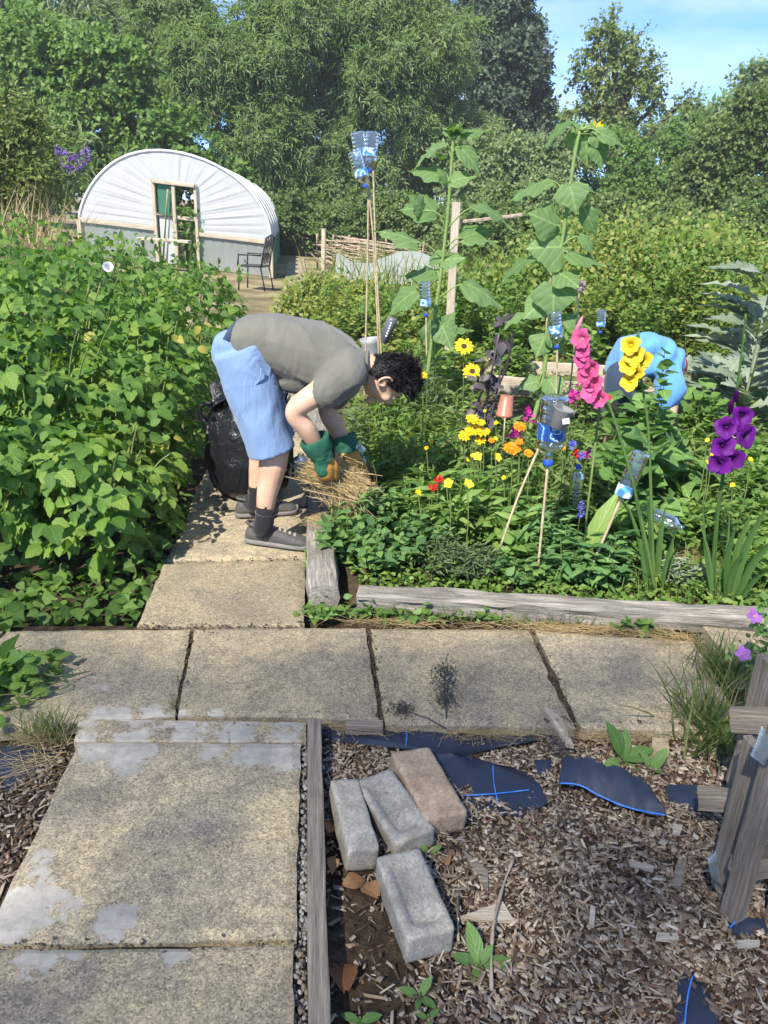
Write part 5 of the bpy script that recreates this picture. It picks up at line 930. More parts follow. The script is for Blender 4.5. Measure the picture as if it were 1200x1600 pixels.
# lattice trellis leaning in the bed
tr = thing('trellis', G(780, 700), 'brown expanding lattice trellis lying low in the bed behind the flowers', 'trellis'); a0, b0_, c0, d0 = D(690, 640, 4.6), D(905, 640, 4.5), D(905, 730, 4.2), D(690, 725, 4.25)
M_TREL = plain('trellis wood', (.07, .05, .04), (.17, .13, .10), 20, .9, .3)
for k in range(-5, 12):
    for s in (1, -1):
        u0 = k/11; u1 = u0+s*.42; pts = []
        for i in range(9):
            t_ = i/8; uu = u0+(u1-u0)*t_
            if 0 <= uu <= 1: pts.append(a0.lerp(b0_, uu).lerp(d0.lerp(c0, uu), t_)+Vector((0, -.006*s, .0)))
        if len(pts) > 1: mk('lath', *tube_data(pts, .006, 4), M_TREL, tr)

# =================================================================== PEOPLE
def skin_mat():
    m, t, b = nodes('skin'); v = coords(t); n = noise(t, v, 14, 4); n2 = noise(t, v, 90, 3)
    col = ramp(t, n, [(.3, (.44, .26, .175)), (.5, (.53, .335, .23)), (.7, (.59, .39, .28))])
    col = mixc(t, ramp(t, n2, [(.62, (0,)*3), (.72, (.4,)*3)]), col, (.45, .20, .14))
    t.links.new(col, b.inputs['Base Color']); b.inputs['Roughness'].default_value = .52
    b.inputs['Subsurface Weight'].default_value = .12; b.inputs['Subsurface Radius'].default_value = (.012, .005, .003); bump(t, b, n2, .08, .002); return m
def cloth_mat(name, c1, c2, weave=700, fold=.25, fscale=9):
    m, t, b = nodes(name); v = coords(t)
    t.links.new(ramp(t, noise(t, v, 5, 5), [(.3, c1), (.7, c2)]), b.inputs['Base Color']); b.inputs['Roughness'].default_value = .92; b.inputs['Specular IOR Level'].default_value = .15
    b.inputs['Sheen Weight'].default_value = .15
    bump(t, b, math_(t, 'ADD', noise(t, coords(t, (1.0, .5, .4)), fscale, 3, .5, 1.2), math_(t, 'MULTIPLY', noise(t, v, weave, 1), .03)), fold, .03); return m
M_SKIN = skin_mat(); M_TEE = cloth_mat('grey green cotton', (.115, .115, .098), (.145, .145, .122), fold=.4); M_SHORTS = cloth_mat('light blue jersey', (.15, .235, .40), (.185, .28, .45), fold=.5, fscale=10)
M_SOCK = cloth_mat('black sock', (.012, .012, .014), (.02, .02, .023), 400, .1); M_SHOE = plain('grey shoe', (.055, .052, .052), (.085, .08, .078), 40, .75, .3); M_SOLE = plain('shoe sole', (.12, .115, .11), (.17, .16, .15), 30, .8, .3)
M_LACE = plain('pale lace', (.42, .34, .29), (.52, .44, .38), 60, .9, .1); M_HAIR = plain('black hair', (.005, .005, .006), (.012, .011, .012), 60, .62, 0, spec=.2)
M_OCHRE = plain('ochre leather', (.36, .17, .03), (.52, .27, .06), 22, .85, .4); M_GGREEN = plain('green glove cloth', (.012, .085, .05), (.02, .12, .07), 30, .8, .3); M_BLUET = cloth_mat('blue cotton', (.085, .25, .53), (.11, .30, .60), fold=.5); M_NAVY = cloth_mat('dark shorts', (.025, .04, .075), (.04, .06, .10))
def ball(mb, c, r, n=12):
    c = Vector(c); r = r if hasattr(r, '__len__') else (r, r, r); rings = []
    for i in range(1, n):
        a = math.pi*i/n; rings.append([c+Vector((r[0]*math.sin(a)*math.cos(q*2*math.pi/16), r[1]*math.sin(a)*math.sin(q*2*math.pi/16), r[2]*-math.cos(a))) for q in range(16)])
    mb.loft(rings)
def limb(mb, pts, rad, m=6, n=16):
    p = spline(pts, m); r = lerp1(rad, m); mb.tube(p, r, n); ball(mb, p[0], r[0]*.98); ball(mb, p[-1], r[-1]*.98)
def trunk_loft(mb, st, n=24, m=5):
    """st: (centre, half thickness, half width in Y) stations along the body"""
    cs = spline([s[0] for s in st], m); th = lerp1([s[1] for s in st], m); wd = lerp1([s[2] for s in st], m); rings = []
    for i, c in enumerate(cs):
        d = (cs[min(i+1, len(cs)-1)]-cs[max(i-1, 0)]).normalized(); y = Vector((0, 1, 0)); z = d.cross(y).normalized(); y = z.cross(d)
        rings.append([c+z*(th[i]*(abs(math.cos(a))**.85)*(1 if math.cos(a) > 0 else -1))+y*(wd[i]*(abs(math.sin(a))**.85)*(1 if math.sin(a) > 0 else -1)) for a in [2*math.pi*k/n for k in range(n)]])
    mb.loft(rings)
def fuse(mb, name, mat, parent, vox, sm=6, folds=None):
    o = mb.build(name, mat, parent); mods = [('REMESH', dict(mode='VOXEL', voxel_size=vox)), ('SMOOTH', dict(factor=.5, iterations=sm))]
    baked(o, *mods)
    if folds:                                              # real creases in the cloth
        me = o.data; n = len(me.vertices); co = np.empty(n*3, np.float32); me.vertices.foreach_get('co', co); no = np.empty(n*3, np.float32); me.vertices.foreach_get('normal', no)
        co = co.reshape(-1, 3); no = no.reshape(-1, 3); w = folds(co+np.array(Lof(parent))); me.vertices.foreach_set('co', (co+no*w[:, None]).astype(np.float32).ravel()); me.update()
    return o
NS, CY, FS = 3.27, 3.42, 3.57
per = thing('person', (D(420, 700, CY).x, CY, 0), 'dark-haired person in grey T-shirt and light blue shorts bending down with gloves', 'person')
K = .00281
# --- skin: legs, arms, neck, head in one surface
mb = MB()
limb(mb, [D(412, 650, 3.31), D(428, 695, 3.295), D(426, 728, 3.285), D(418, 768, NS), D(414, 800, NS), D(412, 818, NS)], [.066, .066, .064, .049, .040, .036])
limb(mb, [D(402, 635, 3.54), D(412, 680, 3.55), D(410, 705, FS), D(404, 745, FS), D(402, 770, FS), D(401, 785, FS)], [.066, .066, .064, .049, .040, .036])
limb(mb, [D(538, 582, 3.25), D(500, 612, 3.21), D(461, 642, 3.20), D(480, 672, 3.22), D(498, 702, 3.26)], [.062, .055, .043, .042, .032], 7)
limb(mb, [D(535, 590, 3.62), D(515, 628, 3.64), D(514, 648, 3.64), D(528, 674, 3.62), D(540, 700, 3.60)], [.06, .052, .046, .041, .032], 7)
HC = D(606, 591, 3.43); ha = (D(648, 584, 3.43)-D(562, 606, 3.43)).normalized(); hs = Vector((0, -1, 0)); hs = (hs-ha*hs.dot(ha)).normalized(); hf = ha.cross(hs).normalized()
if hf.z > 0: hf = -hf
hf = (Matrix.Rotation(math.radians(4), 3, ha) @ hf); hs = (hs-hf*hs.dot(hf)).normalized()
def HL(a, f, s): return HC+ha*a+hf*f+hs*s          # height, forward (face), side (towards camera +)
limb(mb, [D(548, 572, 3.43), D(575, 574, 3.43), HL(-.045, -.03, 0)], [.07, .062, .060])
rings = []
for i in range(1, 22):                              # skull and jaw
    t_ = i/22; a = -.125+.245*t_; q = math.sin(math.pi*min(1, t_*.93+.07))**.55
    w = .076*q*(1 if t_ > .45 else .70+.30*t_/.45); fr = .094*q*(1 if t_ > .4 else .86+.14*t_/.4); bk = .10*q*(1 if t_ > .42 else .35+.65*t_/.42)
    rings.append([HL(a, (fr if math.cos(x) > 0 else bk)*math.cos(x), w*math.sin(x)) for x in [2*math.pi*k/20 for k in range(20)]])
mb.loft(rings)
limb(mb, [HL(.012, .090, 0), HL(-.018, .104, 0), HL(-.030, .108, 0)], [.009, .013, .014], 4); 
for s in (-1, 1): ball(mb, HL(-.036, .098, .010*s), .0085); ball(mb, HL(.026, .082, .028*s), (.02, .016, .012)); ball(mb, HL(-.025, .068, .045*s), (.024, .02, .022))
limb(mb, [HL(-.064, .088, -.02), HL(-.062, .098, 0), HL(-.064, .088, .02)], [.006, .0085, .006], 4); limb(mb, [HL(-.076, .086, -.016), HL(-.076, .094, 0), HL(-.076, .086, .016)], [.006, .009, .006], 4); ball(mb, HL(-.108, .080, 0), .018)
body = fuse(mb, 'body', M_SKIN, per, .0065, 4)
# ears, eyes, brows
for s in (1, -1):
    em = MB(); ec = HL(-.012, -.012, .078*s); pts = [ec+ha*(.031*math.cos(a)+.002)+(-hf)*(.019*math.sin(a)) + hs*s*(.010+.006*math.sin(a)) for a in [i*2*math.pi/14-.4 for i in range(12)]]
    em.tube(spline(pts, 3), .0058, 7); ball(em, ec+hs*s*.002, (.016, .008, .020)); ball(em, ec-ha*.028+hs*s*.006, .009); limb(em, [ec+ha*.018+hs*s*.006, ec-hf*.008+hs*s*.009, ec-ha*.012+hs*s*.006], [.004, .005, .004], 3)
    fuse(em, 'ear', M_SKIN, per, .0024, 3)
    e = MB(); ball(e, HL(.004, .0815, .031*s), .0115); e.build('eye', plain('eye white', (.6, .58, .55), (.7, .68, .65), 5, .2, 0), per)
    limb_ = MB(); limb(limb_, [HL(.022, .094, .014*s), HL(.028, .092, .03*s), HL(.022, .080, .048*s)], [.003, .0045, .0025], 4, 6); limb_.build('eyebrow', M_HAIR, per)
# hair: cap plus curls
r = np.random.default_rng(12); cap = MB(); rings = []
def skull(a, x, g):
    t_ = (a+.125)/.245; q = math.sin(math.pi*min(1, max(.02, t_*.93+.07)))**.55; return HL(a, ((.094 if math.cos(x) > 0 else .10)*q+g)*math.cos(x), (.076*q+g)*math.sin(x))
def hairline(x):          # lowest hair height at angle x round the head (0 = face)
    c = math.cos(x); return .052 if c > .72 else (.052-.045*(.72-c)/.4 if c > .32 else (.012-.03*(.32-c)/.5 if c > -.18 else -.03-.05*min(1, (-.18-c)/.5)))
V = []; nx_ = 40; na_ = 14
for i in range(na_+1):
    for k in range(nx_):
        x = 2*math.pi*k/nx_; lo = hairline(x); a = lo+(.119-lo)*i/na_; V.append(skull(a, x, .010))
cap.add(V, [(i*nx_+k, i*nx_+(k+1) % nx_, (i+1)*nx_+(k+1) % nx_, (i+1)*nx_+k) for i in range(na_) for k in range(nx_)]); cap.add([skull(.119, 2*math.pi*k/nx_, .010) for k in range(nx_)], [tuple(range(nx_))])
hair = cap.build('hair', M_HAIR, per); cm = MB()
for i in range(2000):
    x = r.uniform(0, 2*math.pi); lo = hairline(x); a = lo+(.125-lo)*r.random()**.8; p = skull(min(a, .1185), x, .006); o_ = (p-HC).normalized(); top = max(0, a/.12)
    if a > .108: p = p+Vector(r.normal(size=3))*.035; p = HC+(p-HC).normalized()*.112; o_ = (p-HC).normalized()
    kx = np.round(np.array(p)*45+np.array([.3, .1, .7])); rg = np.random.default_rng(int(abs(kx @ np.array([73, 179, 283])))+5)       # neighbours share a lock
    ln = (.018+.030*top)*rg.uniform(.6, 1.35)*r.uniform(.85, 1.1)*(1.3 if math.cos(x) > .2 else .85); lk = Vector(rg.normal(size=3)); tx = o_.cross(lk).normalized(); ty = o_.cross(tx); ph = rg.uniform(0, 6.28)+r.normal()*.35; tw = rg.uniform(2.0, 4.5); pts = []
    for k in range(6):
        t_ = k/5; rr_ = .0075*t_; pts.append(p+o_*(ln*t_*(1-.22*t_))+tx*(rr_*math.cos(ph+t_*tw)+ln*.55*t_*t_)+ty*rr_*math.sin(ph+t_*tw))
    cm.tube(pts, [.0020, .0022, .0021, .0018, .0013, .0005], 3, False)
tag(cm.build('curls', M_HAIR, hair), kind='stuff')
# --- T-shirt
def crease(ph): q = np.abs(np.sin(ph)); return 1-2*np.sqrt(q)          # soft swell, sharp valley
def tee_folds(p):
    x, y, z = p[:, 0], p[:, 1], p[:, 2]; n1 = hashn(x*5, y*4, z*5, 2); n2 = hashn(x*4+9, y*4, z*4, 4); n3 = hashn(x*9, y*7, z*9, 6); c = D(385, 560, CY); a = D(505, 600, CY)
    w1 = np.exp(-((x-c.x)/.11)**2); w2 = np.exp(-(((x-a.x)**2+(z-a.z)**2)/.17**2)); ang = np.arctan2(z-a.z, x-a.x)
    f = .006*crease((x*.55+z*.85)*17+4.5*n1+y*3)*np.clip(n2*1.8-.5, 0, 1)+.0045*np.sin(x*30+z*24+7*n3)*n2
    return f+w1*.008*crease(x*46+z*22+4*n1+y*5)*np.clip(n3*1.6-.2, 0, 1)+w2*.007*crease(ang*4.5+3*n1)*np.clip(n2*1.8-.4, 0, 1)
mb = MB()
trunk_loft(mb, [(D(366, 528, CY), 25*K, .155), (D(382, 530, CY), 37*K, .17), (D(405, 534, CY), 44*K, .18), (D(440, 541, CY), 50*K, .185), (D(480, 552, CY), 54*K, .195), (D(518, 563, CY), 49*K, .205), (D(545, 570, CY), 39*K, .19), (D(562, 571, CY), 27*K, .12), (D(574, 571, CY), 22*K, .072)])
limb(mb, [D(548, 570, 3.29), D(540, 586, 3.23), D(519, 605, 3.21), D(510, 612, 3.205)], [.075, .085, .080, .078], 5); limb(mb, [D(546, 575, 3.56), D(536, 594, 3.62), D(522, 620, 3.64)], [.075, .078, .07], 5)
ball(mb, D(470, 590, CY), (.13, .15, .07)); ball(mb, D(540, 600, 3.34), (.07, .10, .07))
tee = fuse(mb, 't_shirt', M_TEE, per, .0075, 5, tee_folds)
cp = [D(574, 571, CY)+Vector((0, .074*math.cos(a), 0))+(D(574, 550, CY)-D(574, 571, CY)).normalized()*.064*math.sin(a) for a in [2*math.pi*k/24 for k in range(25)]]; mk('collar', *tube_data(cp, .007, 8), M_TEE, tee)
# --- shorts
def sh_folds(p):
    x, y, z = p[:, 0], p[:, 1], p[:, 2]; n1 = hashn(x*5, y*5, z*4, 3); n2 = hashn(x*5+4, y*5, z*5, 7); n3 = hashn(x*11, y*9, z*8, 9); h = D(425, 592, 3.3); w = np.exp(-(((x-h.x)**2+(z-h.z)**2)/.16**2)); ang = np.arctan2(z-h.z, x-h.x)
    f = .0075*crease(x*15-z*5+5*n1+y*4)*np.clip(n2*1.8-.45, 0, 1)+.004*np.sin(x*36-z*14+8*n3)*n2
    return f+w*.009*crease(ang*5+3.5*n1)*np.clip(n3*1.7-.3, 0, 1)+np.exp(-((z-.40)/.05)**2)*.004*np.sin(x*50+y*40)
mb = MB()
for Y_, du, dv in ((3.30, 0, 0), (3.535, 2, -17)):
    cs = [(372, 545, 40, .105), (382, 570, 45, .115), (393, 605, 45, .115), (406, 645, 42, .118), (417, 680, 40, .118), (425, 706, 39.5, .118)]; st = spline([D(u+du, v+dv, Y_) for u, v, _, _ in cs], 5); ra = lerp1([c[2]*K*.97 for c in cs], 5); wy = lerp1([c[3] for c in cs], 5); rings = []
    for i, c in enumerate(st):
        d = (st[min(i+1, len(st)-1)]-st[max(i-1, 0)]).normalized(); y = Vector((0, 1, 0)); y = (y-d*y.dot(d)).normalized(); x = y.cross(d); rings.append([c+x*ra[i]*math.cos(a)+y*wy[i]*math.sin(a) for a in [2*math.pi*k/24 for k in range(24)]])
    mb.loft(rings)
trunk_loft(mb, [(D(402, 560, CY), 30*K, .12), (D(380, 545, CY), 42*K, .165), (D(366, 532, CY), 34*K, .165), (D(355, 522, CY), 24*K, .15)]); ball(mb, D(364, 550, CY), (.088, .165, .105))
sh = fuse(mb, 'shorts', M_SHORTS, per, .0075, 5, sh_folds)
pk = [D(u, v, 3.195) for u, v in ((408, 572), (407, 590), (398, 602), (384, 603))]; mk('pocket_seam', *tube_data(spline(pk, 5), .0035, 6), M_SHORTS, sh)
wb = MB(); trunk_loft(wb, [(D(360, 519, CY), 24*K, .150), (D(370, 525, CY), 27*K, .155)], m=2); wb.build('waistband', M_NAVY, sh)
# --- socks and shoes
def foot(an, heel_uv, toe_uv, Y_, lz, seedx):
    heel = G(*heel_uv); toe = G(*toe_uv); d = (toe-heel); L_ = d.length; d.normalize(); s = Vector((-d.y, d.x, 0))
    T_ = [0, .03, .10, .22, .36, .5, .64, .78, .9, .97, 1]; H_ = [.055, .078, .092, .098, .096, .086, .073, .062, .050, .038, .026]; W_ = [.012, .026, .034, .037, .037, .039, .043, .046, .042, .030, .010]
    def ring(t_, h, w, z0): return [heel+d*(t_*L_)+s*(w*math.copysign(abs(math.cos(a))**.8, math.cos(a)))+Vector((0, 0, z0+(h-z0)*(.5+.5*math.copysign(abs(math.sin(a))**.7, math.sin(a))))) for a in [2*math.pi*k/18 for k in range(18)]]
    mb = MB(); mb.loft([ring(t_, h, w, .012) for t_, h, w in zip(T_, H_, W_)]); shoe = baked(mb.build('shoe', M_SHOE, per), ('SUBSURF', dict(levels=1)))
    mb = MB(); mb.loft([ring(t_*1.02-.01, .030+.012*(t_ > .9), w*1.10, -.002) for t_, w in zip(T_, W_)]); baked(mb.build('sole', M_SOLE, shoe), ('SUBSURF', dict(levels=1)))
    for k in range(5):
        t_ = .42+.075*k; z = float(np.interp(t_, T_, H_))+.001; w = .020+.002*k
        for q in (-1, 1): mk('lace', *tube_data([heel+d*(t_*L_)+s*w*q+Vector((0, 0, z-.012)), heel+d*((t_+.03)*L_)+s*.002*q+Vector((0, 0, z+.003)), heel+d*((t_+.055)*L_)-s*w*.8*q+Vector((0, 0, z-.016))], .0028, 6), M_LACE, shoe)
    col = [heel+d*(.20*L_)+d*(.052*math.cos(a))+s*(.038*math.sin(a))+Vector((0, 0, .095+.010*math.cos(a+2.6))) for a in [2*math.pi*k/20 for k in range(21)]]; mk('shoe_collar', *tube_data(col, .008, 8), M_SHOE, shoe)
    mb = MB(); mb.tube(spline([an[0], an[1], heel+d*(.24*L_)+Vector((0, 0, .075))], 5), [.0445]*6+[.047]*5, 16); sk = mb.build('sock', M_SOCK, per)
    nd = (an[1]-an[0]).normalized(); x, y, _ = frame(nd); c = an[0].lerp(an[1], .42)
    for k in range(22):
        a = 2*math.pi*k/22; w = x*math.cos(a)+y*math.sin(a); tt = x*-math.sin(a)+y*math.cos(a); MB().tube([c+w*.0455-tt*.003, c+w*.0455+tt*.003], .0016, 4).build('sock_mark', M_LACE, sk)
foot((D(416, 786, NS), D(412, 822, NS)), (384, 846), (487, 858), NS, 0, 1)
foot((D(403, 755, FS), D(400, 788, FS)), (368, 808), (466, 800), FS, 0, 2)
# --- gloves
def glove(wr, cuff0, knuck, fingers, thumb, parent, back):
    mb = MB(); limb(mb, [wr, wr.lerp(knuck, .55), knuck], [.036, .044, .040], 5); 
    for f in fingers: limb(mb, f, [.0150, .0145, .0138, .012][:len(f)], 4, 10)
    limb(mb, thumb, [.019, .017, .0145][:len(thumb)], 4, 10); gl = fuse(mb, 'glove', M_OCHRE, parent, .0042, 4)
    ax = (wr-cuff0); ln = ax.length; ax.normalize(); x, y, _ = frame(ax); rings = []
    for t_, rr_ in ((0, .066), (.02, .068), (.3, .064), (.65, .058), (.80, .049), (.86, .051), (.92, .047), (1.08, .046)): rings.append([cuff0+ax*ln*t_+(x*math.cos(a)+y*math.sin(a))*(rr_+.003*math.sin(a*5+t_*9)) for a in [2*math.pi*k/24 for k in range(24)]])
    inner = [[cuff0+ax*ln*t_+(x*math.cos(a)+y*math.sin(a))*rr_ for a in [2*math.pi*k/24 for k in range(24)]] for t_, rr_ in ((.5, .050), (.02, .062))]
    c = MB(); c.loft(inner+rings, False); c.build('cuff', M_GGREEN, gl)
    bk = MB(); limb(bk, [wr+back*.010, wr.lerp(knuck, .8)+back*.014], [.038, .038], 5); fuse(bk, 'back_panel', M_GGREEN, gl, .005, 4); return gl
W1 = D(505, 716, 3.245); K1 = D(509, 738, 3.255); rt = Vector((1, 0, 0)); fy = Vector((0, 1, 0)); up = Vector((0, 0, 1))
glove(W1, D(490, 684, 3.235), K1, [[K1+Vector((.030-.021*k, -.004*k, .016-.006*k)), K1+Vector((.040-.021*k, .012, -.020-.004*k)), K1+Vector((.045-.018*k, .040, -.030)), K1+Vector((.048-.016*k, .062, -.016))] for k in range(4)], [W1+Vector((.028, .010, -.006)), W1+Vector((.050, .012, -.036)), W1+Vector((.054, .022, -.068))], per, Vector((-.5, -.7, .1)))
W2 = D(543, 706, 3.60); K2 = D(556, 723, 3.59)
glove(W2, D(535, 681, 3.615), K2, [[K2+Vector((.018-.014*k+.01, -.012+.010*k, .012-.010*k)), K2+Vector((.046-.012*k, -.022+.010*k, -.026)), K2+Vector((.062-.012*k, -.036+.010*k, -.062+.004*k)), K2+Vector((.062-.012*k, -.056+.010*k, -.086+.008*k))] for k in range(4)], [W2+Vector((-.012, -.03, -.006)), W2+Vector((0, -.060, -.026)), W2+Vector((.012, -.085, -.05))], per, Vector((.5, .7, .2)))
# --- the straw
M_STRAW = leafmat('straw', [(.48, .35, .15), (.60, .46, .22), (.70, .57, .32), (.55, .43, .22), (.40, .29, .13)], .2, .6, tcol=(1, .95, .8))
def straws(name, c, n, sig, dmean, dsp, lo, hi, seed, rad=.0016, bend=.03, label=None, cat=None, kind=None, parent=None, floor=None):
    r = np.random.default_rng(seed); c = np.array(c); P = c+r.normal(size=(n, 3))*np.array(sig); dv = unit(np.array(dmean)+r.normal(size=(n, 3))*np.array(dsp)); ln = r.uniform(lo, hi, n); T = []; nv = []
    for k in range(4):
        t_ = k/3; 
        for j in range(3): a = 2*math.pi*j/3; nv.append((math.cos(a)*rad/.2, t_-.5, math.sin(a)*rad/.2+bend*4*t_*(1-t_)))
    F = [(i*3+j, i*3+(j+1) % 3, (i+1)*3+(j+1) % 3, (i+1)*3+j) for i in range(3) for j in range(3)]; U = np.zeros((12, 2))
    if floor is not None: P[:, 2] = np.maximum(P[:, 2], floor+.003+r.random(n)*.012)
    return tag(scatter(name, (np.array(nv), F, U), P, dv, rdir(n, r), ln, M_STRAW, parent), label, cat, kind=kind)
sb = thing('straw_bundle', D(530, 750, 3.40), 'armful of dry straw held between the two gloves', 'straw')
straws('straw', D(522, 745, 3.38), 650, (.040, .05, .026), (1, .1, -.45), (.30, .4, .22), .12, .28, 1, rad=.0011, bend=.06, kind='stuff', parent=sb); straws('straw', D(538, 760, 3.38), 420, (.045, .05, .035), (.5, -.1, -.8), (.45, .4, .3), .10, .22, 2, rad=.0011, bend=.07, kind='stuff', parent=sb)
straws('straw', D(545, 785, 3.38), 130, (.04, .05, .045), (.25, -.1, -1), (.5, .4, .4), .10, .2, 3, kind='stuff', parent=sb, rad=.0013); straws('straw', D(492, 735, 3.36), 110, (.022, .05, .022), (.8, .2, -.5), (.6, .4, .5), .05, .12, 5, kind='stuff', parent=sb, rad=.0013)
# --- second person stooping in the bed
Y2 = 4.95; p2 = thing('person', (D(985, 700, Y2).x, Y2+.1, 0), 'person in a bright blue T-shirt stooping low behind the gladioli', 'person'); K2_ = .0041
mb = MB(); limb(mb, [D(968, 600, Y2-.10), D(962, 650, Y2-.14), D(952, 705, Y2-.06)], [.085, .062, .045]); limb(mb, [D(985, 600, Y2+.22), D(985, 650, Y2+.2), D(975, 695, Y2+.26)], [.085, .062, .045])
limb(mb, [D(1048, 606, Y2-.16), D(1044, 650, Y2-.22), D(1026, 700, Y2-.20)], [.06, .05, .036]); limb(mb, [D(1042, 600, Y2+.24), D(1048, 645, Y2+.22), D(1040, 690, Y2+.12)], [.06, .05, .036])
for k in range(4): limb(mb, [D(1026-3+2*k, 703, Y2-.2), D(1022-4+3*k, 714, Y2-.2), D(1020-5+3*k, 722, Y2-.18)], [.012, .011, .009], 3, 8)
limb(mb, [D(1046, 580, Y2+.06), D(1050, 582, Y2+.2)], [.06, .058]); ball(mb, D(1050, 580, Y2+.24), (.085, .078, .11)); fuse(mb, 'body', M_SKIN, p2, .011, 4)
mb = MB(); trunk_loft(mb, [(D(968, 596, Y2), 18*K2_, .14), (D(976, 576, Y2), 27*K2_, .17), (D(990, 560, Y2), 34*K2_, .18), (D(1012, 554, Y2), 34*K2_, .19), (D(1034, 564, Y2), 31*K2_, .20), (D(1050, 582, Y2), 26*K2_, .15), (D(1056, 588, Y2), 18*K2_, .08)])
limb(mb, [D(1042, 580, Y2-.14), D(1046, 604, Y2-.19), D(1044, 626, Y2-.20)], [.095, .088, .085]); limb(mb, [D(1042, 580, Y2+.16), D(1046, 604, Y2+.22), D(1046, 618, Y2+.22)], [.085, .078, .075]); fuse(mb, 't_shirt', M_BLUET, p2, .010, 4, lambda p: .016*crease(p[:, 0]*9+p[:, 2]*8+6*hashn(p[:, 0]*4, p[:, 1]*4, p[:, 2]*4, 3))*np.clip(hashn(p[:, 0]*5, p[:, 1]*5, p[:, 2]*5, 5)*1.8-.4, 0, 1)+.010*np.sin(p[:, 0]*30-p[:, 2]*22+7*hashn(p[:, 0]*6, p[:, 1]*6, p[:, 2]*6, 8)))
mb = MB()
for o_ in (-.1, .14): limb(mb, [D(972, 590, Y2+o_), D(968, 620, Y2+o_), D(966, 640, Y2+o_)], [.11, .105, .10])
fuse(mb, 'shorts', M_NAVY, p2, .010, 4); mb = MB(); ball(mb, D(1052, 572, Y2+.26), (.092, .088, .10)); limb(mb, [D(1052, 572, Y2+.2), D(1062, 585, Y2+.16)], [.05, .03]); fuse(mb, 'cap', M_RED, p2, .008, 3); 
for (u, v, yy) in ((950, 712, -.06), (973, 702, .26)): mb = MB(); limb(mb, [D(u-6, v, Y2+yy), D(u+14, v+3, Y2+yy)], [.045, .04]); fuse(mb, 'shoe', M_SHOE, p2, .008, 3)

# =================================================================== SACK, BOTTLES, CANES
def plastic_black():
    m, t, b = nodes('black sack plastic'); v = coords(t, (1, 1, .45)); b.inputs['Base Color'].default_value = (.010, .011, .013, 1); b.inputs['Roughness'].default_value = .30; b.inputs['Specular IOR Level'].default_value = .55
    bump(t, b, math_(t, 'ADD', noise(t, v, 9, 5, .6, 1.5), math_(t, 'MULTIPLY', noise(t, v, 34, 4, .6, .8), .4)), .75, .03); return m
M_SACK = plastic_black(); sc0 = G(381, 795); sc0.y += .22; sk = thing('rubbish_sack', sc0, 'full black plastic rubbish sack behind the bending person\'s legs', 'sack')
V = []; nu, nv = 72, 40
for j in range(nv+1):
    t_ = j/nv; z = .545*t_; rad = float(np.interp(t_, [0, .03, .12, .4, .7, .88, .96, 1], [.02, .15, .20, .225, .215, .185, .165, .19]))
    for i in range(nu):
        a = 2*math.pi*i/nu; q = 1+.10*(float(hashn(math.cos(a)*2.2+3, math.sin(a)*2.2, t_*4, 2))-.5)+.07*(float(hashn(math.cos(a)*6, math.sin(a)*6, t_*5+a*.3, 4))-.5)
        if t_ > .86: q += .14*(t_-.86)/.14*math.sin(a*9+3*float(hashn(a*2, 0, 0, 1))); z2 = z+.05*(t_-.86)/.14*math.sin(a*3)
        else: z2 = z
        V.append(sc0+Vector((1.02*rad*q*math.cos(a), .9*rad*q*math.sin(a), z2)))
F = [(j*nu+i, j*nu+(i+1) % nu, (j+1)*nu+(i+1) % nu, (j+1)*nu+i) for j in range(nv) for i in range(nu)]+[tuple(range(nu-1, -1, -1))]
mk('bag', V, F, M_SACK, sk)
V = [];                                                    # gathered mouth and loose handle
for j in range(9):
    for i in range(nu):
        a = 2*math.pi*i/nu; rr_ = .19*(1-.085*j)*(1+.12*math.sin(a*7+j*.5)); V.append(sc0+Vector((rr_*math.cos(a), .85*rr_*math.sin(a), .545+.055*math.sin(j*.45)-.012*j+.02*math.sin(a*5+j)+.05*math.sin(a*3)*(1-j/8))))
mk('mouth', V, [(j*nu+i, j*nu+(i+1) % nu, (j+1)*nu+(i+1) % nu, (j+1)*nu+i) for j in range(8) for i in range(nu)], M_SACK, sk)
hl = [sc0+Vector(q) for q in ((-.17, -.06, .52), (-.23, -.08, .51), (-.235, -.08, .45), (-.20, -.08, .40), (-.2, -.1, .36))]; mk('handle', *tube_data(spline(hl, 6), .011, 7), M_SACK, sk)
def pet():
    m, t, b = nodes('clear bottle plastic'); v = coords(t); n = noise(t, v, 30, 3)
    tp = t.nodes.new('ShaderNodeBsdfTransparent'); tp.inputs[0].default_value = (.90, .94, .96, 1); gl = t.nodes.new('ShaderNodeBsdfGlossy'); gl.inputs['Roughness'].default_value = .08
    df = t.nodes.new('ShaderNodeBsdfTranslucent'); df.inputs[0].default_value = (.75, .82, .86, 1)
    bp_ = t.nodes.new('ShaderNodeBump'); bp_.inputs['Strength'].default_value = .5; bp_.inputs['Distance'].default_value = .01; t.links.new(n, bp_.inputs['Height']); t.links.new(bp_.outputs[0], gl.inputs['Normal'])
    fr = t.nodes.new('ShaderNodeFresnel'); fr.inputs[0].default_value = 1.55; t.links.new(bp_.outputs[0], fr.inputs['Normal'])
    a = t.nodes.new('ShaderNodeMixShader'); a.inputs[0].default_value = .32; t.links.new(tp.outputs[0], a.inputs[1]); t.links.new(df.outputs[0], a.inputs[2])
    c = t.nodes.new('ShaderNodeMixShader'); t.links.new(math_(t, 'MULTIPLY', fr.outputs[0], 1.6, True), c.inputs[0]); t.links.new(a.outputs[0], c.inputs[1]); t.links.new(gl.outputs[0], c.inputs[2])
    t.links.new(c.outputs[0], t.nodes['Material Output'].inputs[0]); return m
M_PET = pet(); M_CAPB = plain('blue cap', (.015, .06, .36), (.02, .09, .45), 10, .4, 0)
